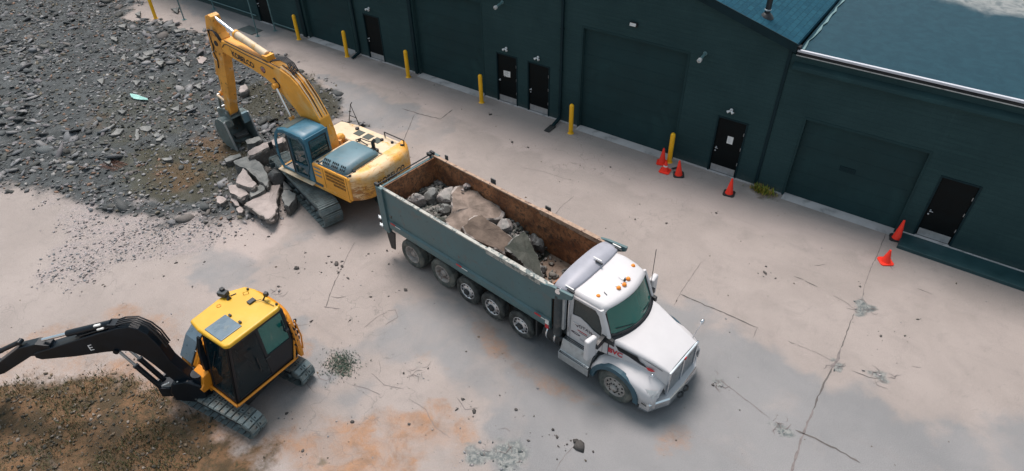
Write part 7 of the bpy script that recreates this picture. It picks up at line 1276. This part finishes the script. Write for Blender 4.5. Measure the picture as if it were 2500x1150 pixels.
# ---------------------------------------------------------------- broken concrete lying on the ground and in the truck
def slab(name, label, thick, mt, pts, group=None, cat=None, down=True, seed=0, rough=.018):
    rr = random.Random(seed); c = Vector([sum(q[i] for q in pts) / len(pts) for i in range(3)]); n_ = len(pts)
    P = []
    for i in range(n_):       # subdivide the outline and roughen it
        a, b = Vector(pts[i]), Vector(pts[(i + 1) % n_]); L = (b - a).length; k = max(1, min(6, int(L / .16)))
        for j in range(k):
            q = a.lerp(b, j / k)
            if j: q += Vector((rr.gauss(0, 1), rr.gauss(0, 1), 0)) * min(rough, L * .08)
            P.append(q - c)
    m_ = len(P); ring0 = [q * rr.uniform(.90, .985) for q in P]
    for q in ring0: q.z += .0
    r1 = [Vector((q.x, q.y, q.z - thick * .10)) for q in P]; r2 = [Vector((q.x * rr.uniform(.95, 1.06), q.y * rr.uniform(.95, 1.06), q.z - thick * rr.uniform(.4, .6))) for q in P]; r3 = [Vector((q.x * rr.uniform(.86, 1.0), q.y * rr.uniform(.86, 1.0), q.z - thick * rr.uniform(.95, 1.05))) for q in P]
    mb = MB(); vs = ring0 + r1 + r2 + r3; mid = len(vs); vs.append(Vector((0, 0, 0)))
    # top: fan over inner rings for slight unevenness
    inn = [q * .5 + Vector((0, 0, rr.uniform(-.008, .012))) for q in ring0]; vs += inn; io = mid + 1
    fs = [(mid, io + i, io + (i + 1) % m_) for i in range(m_)] + [(io + i, i, (i + 1) % m_, io + (i + 1) % m_) for i in range(m_)]
    for k in range(3): fs += [(k * m_ + i, (k + 1) * m_ + i, (k + 1) * m_ + (i + 1) % m_, k * m_ + (i + 1) % m_) for i in range(m_)]
    fs.append(tuple(3 * m_ + i for i in reversed(range(m_))))
    ed = {'rock_brown': 'rock_edge', 'rock_brown_dark': 'rock_edge', 'rock_c': 'rock_edge', 'rock_g': 'rock_edge_grey', 'rock_dark_green': 'rock_edge_grey'}.get(mt, mt); ne = 2 * m_
    mb.add(vs, fs[:ne], mt); o_ = 0; i_ = mb.m(ed); j_ = mb.m(mt)
    for q, f in enumerate(fs[ne:]): mb.f.append(f); mb.mi.append(i_ if q < m_ else j_); mb.sm.append(False)
    o = mb.build(name, None, 0, c)
    bm = bmesh.new(); bm.from_mesh(o.data); bmesh.ops.triangulate(bm, faces=[f for f in bm.faces if len(f.verts) > 4])
    bmesh.ops.subdivide_edges(bm, edges=[e for e in bm.edges if e.calc_length() > .07], cuts=2 if thick > .14 else 1, use_grid_fill=True); bm.normal_update()
    if thick > .06:
        for v in bm.verts:
            side_ = 1 - abs(v.normal.z); q = v.co * 5 + Vector((seed, seed * 2.1, 0)); d_ = mnoise.noise(q) * (.010 + .05 * side_) + mnoise.noise(q * 3.1) * (.006 + .03 * side_); v.co += v.normal * d_
    bm.to_mesh(o.data); bm.free()
    tag(o, label, cat or 'concrete', group, 'thing'); return o
CM = {'c': 'rock_c', 'g': 'rock_g', 'd': 'rock_d', 't': 'rock_t'}
for k, (name, label, th, colr, pts, grp) in enumerate(FEAT['slabs']):
    th = max(th, min(q[2] for q in pts) * .0 + th)
    base = sum(q[2] for q in pts) / len(pts)
    if th > .15: th = max(th, min(q[2] for q in pts) + .05)      # reach the ground
    if name == 'boulder': continue
    slab(name, label, th, CM[colr], pts, grp, {'plastic_scrap': 'scrap'}.get(name, 'concrete'), seed=k)
def rock(name, label, loc, dims, mt, seed, cat='concrete', group=None, parent=None, rot=0., sub=3, amp=.28, flat=None, tilt=(0, 0)):
    bm = bmesh.new(); bmesh.ops.create_icosphere(bm, subdivisions=sub, radius=1)
    for v in bm.verts:
        d = v.co.copy(); k = 1 + amp * (mnoise.noise(d * 1.3 + Vector((seed * 7.1, 0, 0)))) * 1.6 + amp * .35 * mnoise.noise(d * 4 + Vector((seed * 3.3, 5, 0)))
        q = d * k
        for a in range(5):      # planar facets
            nr = Vector((math.sin(seed * 1.7 + a * 2.1), math.cos(seed * 2.3 + a * 1.3), math.sin(seed + a * 3.7))).normalized(); dd = q.dot(nr)
            if dd > .78: q -= nr * (dd - .78)
        v.co = Vector((q.x * dims[0], q.y * dims[1], q.z * dims[2]))
    me = bpy.data.meshes.new(name); bm.to_mesh(me); bm.free(); me.materials.append(MATS[mt]); o = bpy.data.objects.new(name, me); C.objects.link(o); o.location = loc; o.rotation_euler = (tilt[0], tilt[1], rot)
    if parent: o.parent = parent
    return tag(o, label, cat, group)
bl_ = [s for s in FEAT['slabs'] if s[0] == 'boulder'][0]; bc = np.mean(bl_[4], 0)
rock('boulder', bl_[1], (bc[0] - .02, bc[1] + .03, .30), (.40, .33, .36), 'rock_d', 3, 'boulder', amp=.12)
nearp = np.array([(-7.3, -10.0), (-6.3, -10.3), (-8.2, -9.4), (-7.6, -9.0), (-6.9, -9.5), (-8.0, -10.6)]); n_ = 420
pc = nearp[rng.randint(0, 6, n_)] + rng.normal(0, .42, (n_, 2)); sz = .015 + .09 * rng.uniform(0, 1, n_) ** 2.6
tag(stones('concrete_crumbs', np.stack([pc[:, 0], pc[:, 1], grid_val(HZ, pc[:, 0], pc[:, 1]) + sz * .3], 1), sz, rng.uniform(.3, .8, n_), np.array(PALE)[rng.randint(0, 5, n_)] * rng.uniform(.6, 1.1, (n_, 1))), 'pale crumbs of broken concrete round the slabs by the excavator', 'rubble', kind='stuff')
# load in the truck (world positions from the truck frame)
tm = Matrix.Rotation(-.1023, 4, 'Z'); tm.translation = (-1.298, -8.547, 0)
def tw(x, y, z): q = tm @ Vector((x, y, z)); return (q.x, q.y, q.z)
def lslab(label, pts, th, mt, seed): slab('load_slab', label, th, mt, [tw(*q) for q in pts], None, 'concrete', seed=seed, rough=.02)
lslab('largest flat brown slab in the truck load, with a small pale stone on it', [(1.16, .98, 1.98), (1.45, 1.0, 2.03), (1.85, 1.02, 2.02), (2.45, 1.00, 1.96), (2.95, .98, 1.86), (3.05, .72, 1.84), (2.74, .20, 1.90), (2.70, -.16, 1.93), (2.84, -.50, 1.92), (2.42, -.72, 2.02), (2.12, -.58, 2.08), (2.04, -.24, 2.12), (1.40, .36, 2.10), (1.18, .78, 2.04)], .38, 'rock_brown', 5)
lslab('brown slab in the middle of the truck load in front of the largest slab', [(2.64, .05, 2.12), (2.74, .27, 2.09), (3.95, .25, 1.84), (4.18, -.40, 1.92), (3.78, -.55, 2.03), (3.08, -.72, 2.20), (2.84, -.60, 2.24), (2.68, -.14, 2.18)], .36, 'rock_brown_dark', 6)
lslab('dark pointed slab leaning in the truck load nearest the cab', [(3.87, .72, 1.82), (4.13, .61, 1.84), (4.7, .28, 1.72), (5.32, -.20, 1.62), (5.33, -.34, 1.62), (4.7, -.32, 1.86), (4.06, -.28, 2.0), (3.93, .25, 1.92)], .30, 'rock_dark_green', 7)
def lrock(label, x, y, z, d, mt, seed, name='load_chunk'): rock(name, label, tw(x, y, z), d, mt, seed, 'concrete', rot=seed * .7)
lrock('pale rounded concrete chunk near the tailgate end of the load', .56, -.24, 1.78, (.27, .24, .27), 'rock_speck', 11); lrock('grey chunk just behind the pale rounded one in the truck load', .72, .22, 1.76, (.25, .22, .26), 'rock_g', 12)
lrock('speckled grey chunk between the tailgate and the largest slab', 1.08, .48, 1.74, (.34, .30, .26), 'rock_speck', 13); lrock('small rubble lump beside the edge of the largest slab', 1.46, .06, 1.70, (.22, .2, .2), 'rock_g', 14)
lrock('grey chunk against the near side wall by the tailgate of the truck', .28, -.72, 1.72, (.26, .24, .22), 'rock_speck', 15); lrock('pale speckled chunk between the two brown slabs and the far side wall', 3.32, .55, 1.78, (.28, .20, .18), 'rock_speck', 16)
lrock('dark chunk behind the pointed slab against the far side wall', 4.20, .82, 1.45, (.28, .22, .30), 'rock_d', 17); lrock('small grey chunk on the bare bed floor near the cab', 4.90, .22, 1.30, (.16, .14, .13), 'rock_d', 18)
lrock('pale chunk at the front near corner of the truck bed', 5.50, -.70, 1.62, (.30, .22, .26), 'rock_c', 19); lrock('small pale stone lying on top of the largest slab', 1.50, .92, 2.09, (.13, .10, .09), 'rock_c', 20)
lrock('dark rubble lump by the near wall beside the largest slab', 1.82, -.62, 1.70, (.3, .26, .2), 'rock_dark_green', 21); lrock('tiny white chip on the largest slab beside the pale stone', 1.52, .72, 2.08, (.06, .04, .03), 'rock_c', 22)
# fine rubble heap in the bed
def bedheap():
    n_ = 3400; x = rng.uniform(.12, 5.6, n_); y = rng.uniform(-1.0, 1.0, n_)
    top = 1.62 - .40 * np.clip((x - 3.4) / 1.3, 0, 1) + .10 * (fbm(x + 10, y + 10, 1.5, 3, 70) - .5); keep = (x < 4.5) | (rng.uniform(0, 1, n_) < .12); x, y, top = x[keep], y[keep], top[keep]
    top = np.where(x > 4.5, 1.20, top); P = np.array([tw(a, b, c) for a, b, c in zip(x, y, top)]); sz = .02 + .10 * rng.uniform(0, 1, len(x)) ** 2.5
    pal = np.array([(.10, .11, .10), (.15, .15, .14), (.07, .08, .07), (.22, .21, .19), (.30, .28, .26)]); c = pal[rng.randint(0, 5, len(x))] * rng.uniform(.7, 1.2, (len(x), 1))
    tag(stones('load_rubble', P, sz, rng.uniform(.4, .8, len(x)), c), 'fine grey rubble filling the gaps between slabs in the truck', 'rubble', kind='stuff')
bedheap()
# body of the heap under the stones
mb = MB(); nx2, ny2 = 30, 10; vs = []
for i in range(nx2 + 1):
    for j in range(ny2 + 1):
        x = .10 + 4.5 * i / nx2; y = -1.0 + 2.0 * j / ny2; z = 1.60 - .42 * max(0, min(1, (x - 3.4) / 1.2)) + .10 * (float(fbm(np.array([x + 10.]), np.array([y + 10.]), 1.5, 3, 70)[0]) - .5); vs.append(tw(x, y, max(z, 1.175)))
mb.add(vs, [(i * (ny2 + 1) + j, (i + 1) * (ny2 + 1) + j, (i + 1) * (ny2 + 1) + j + 1, i * (ny2 + 1) + j + 1) for i in range(nx2) for j in range(ny2)], 'rock_dark_green', True)
tag(mb.build('load_soil'), 'dark soil and fines under the rubble in the truck bed', 'soil', kind='stuff')
# tangle of rebar at the tailgate
mb = MB(); rr = random.Random(8)
for k in range(9):
    x0, y0 = .15 + rr.uniform(0, .25), -.55 + rr.uniform(-.15, .45); pts = [(x0, y0, 1.6)]
    for j in range(4): pts.append((pts[-1][0] + rr.uniform(-.08, .16), pts[-1][1] + rr.uniform(-.15, .15), min(2.3, pts[-1][2] + rr.uniform(.02, .26))))
    mb.tube([tw(max(.12, a), b, c) for a, b, c in pts], .010, 'rebar_rust', 5)
tag(mb.build('rebar_tangle'), 'tangle of rusty reinforcing bars sticking up at the tailgate end of the load', 'rebar')
# dark rebar mesh lying at the left edge of the gravel
mb = MB()
for k in range(9): mb.tube([(-13.62 + k * .10, -12.3 + k * .015, .10), (-13.55 + k * .10, -11.75 + k * .02, .14)], .010, 'rebar_rust', 5)
for k in range(3): mb.tube([(-13.7, -12.2 + k * .2, .10), (-12.7, -12.05 + k * .2, .13)], .010, 'rebar_rust', 5)
tag(mb.build('wire_mesh'), 'dark piece of wire mesh lying in the pale gravel at the edge of the rubble', 'mesh')
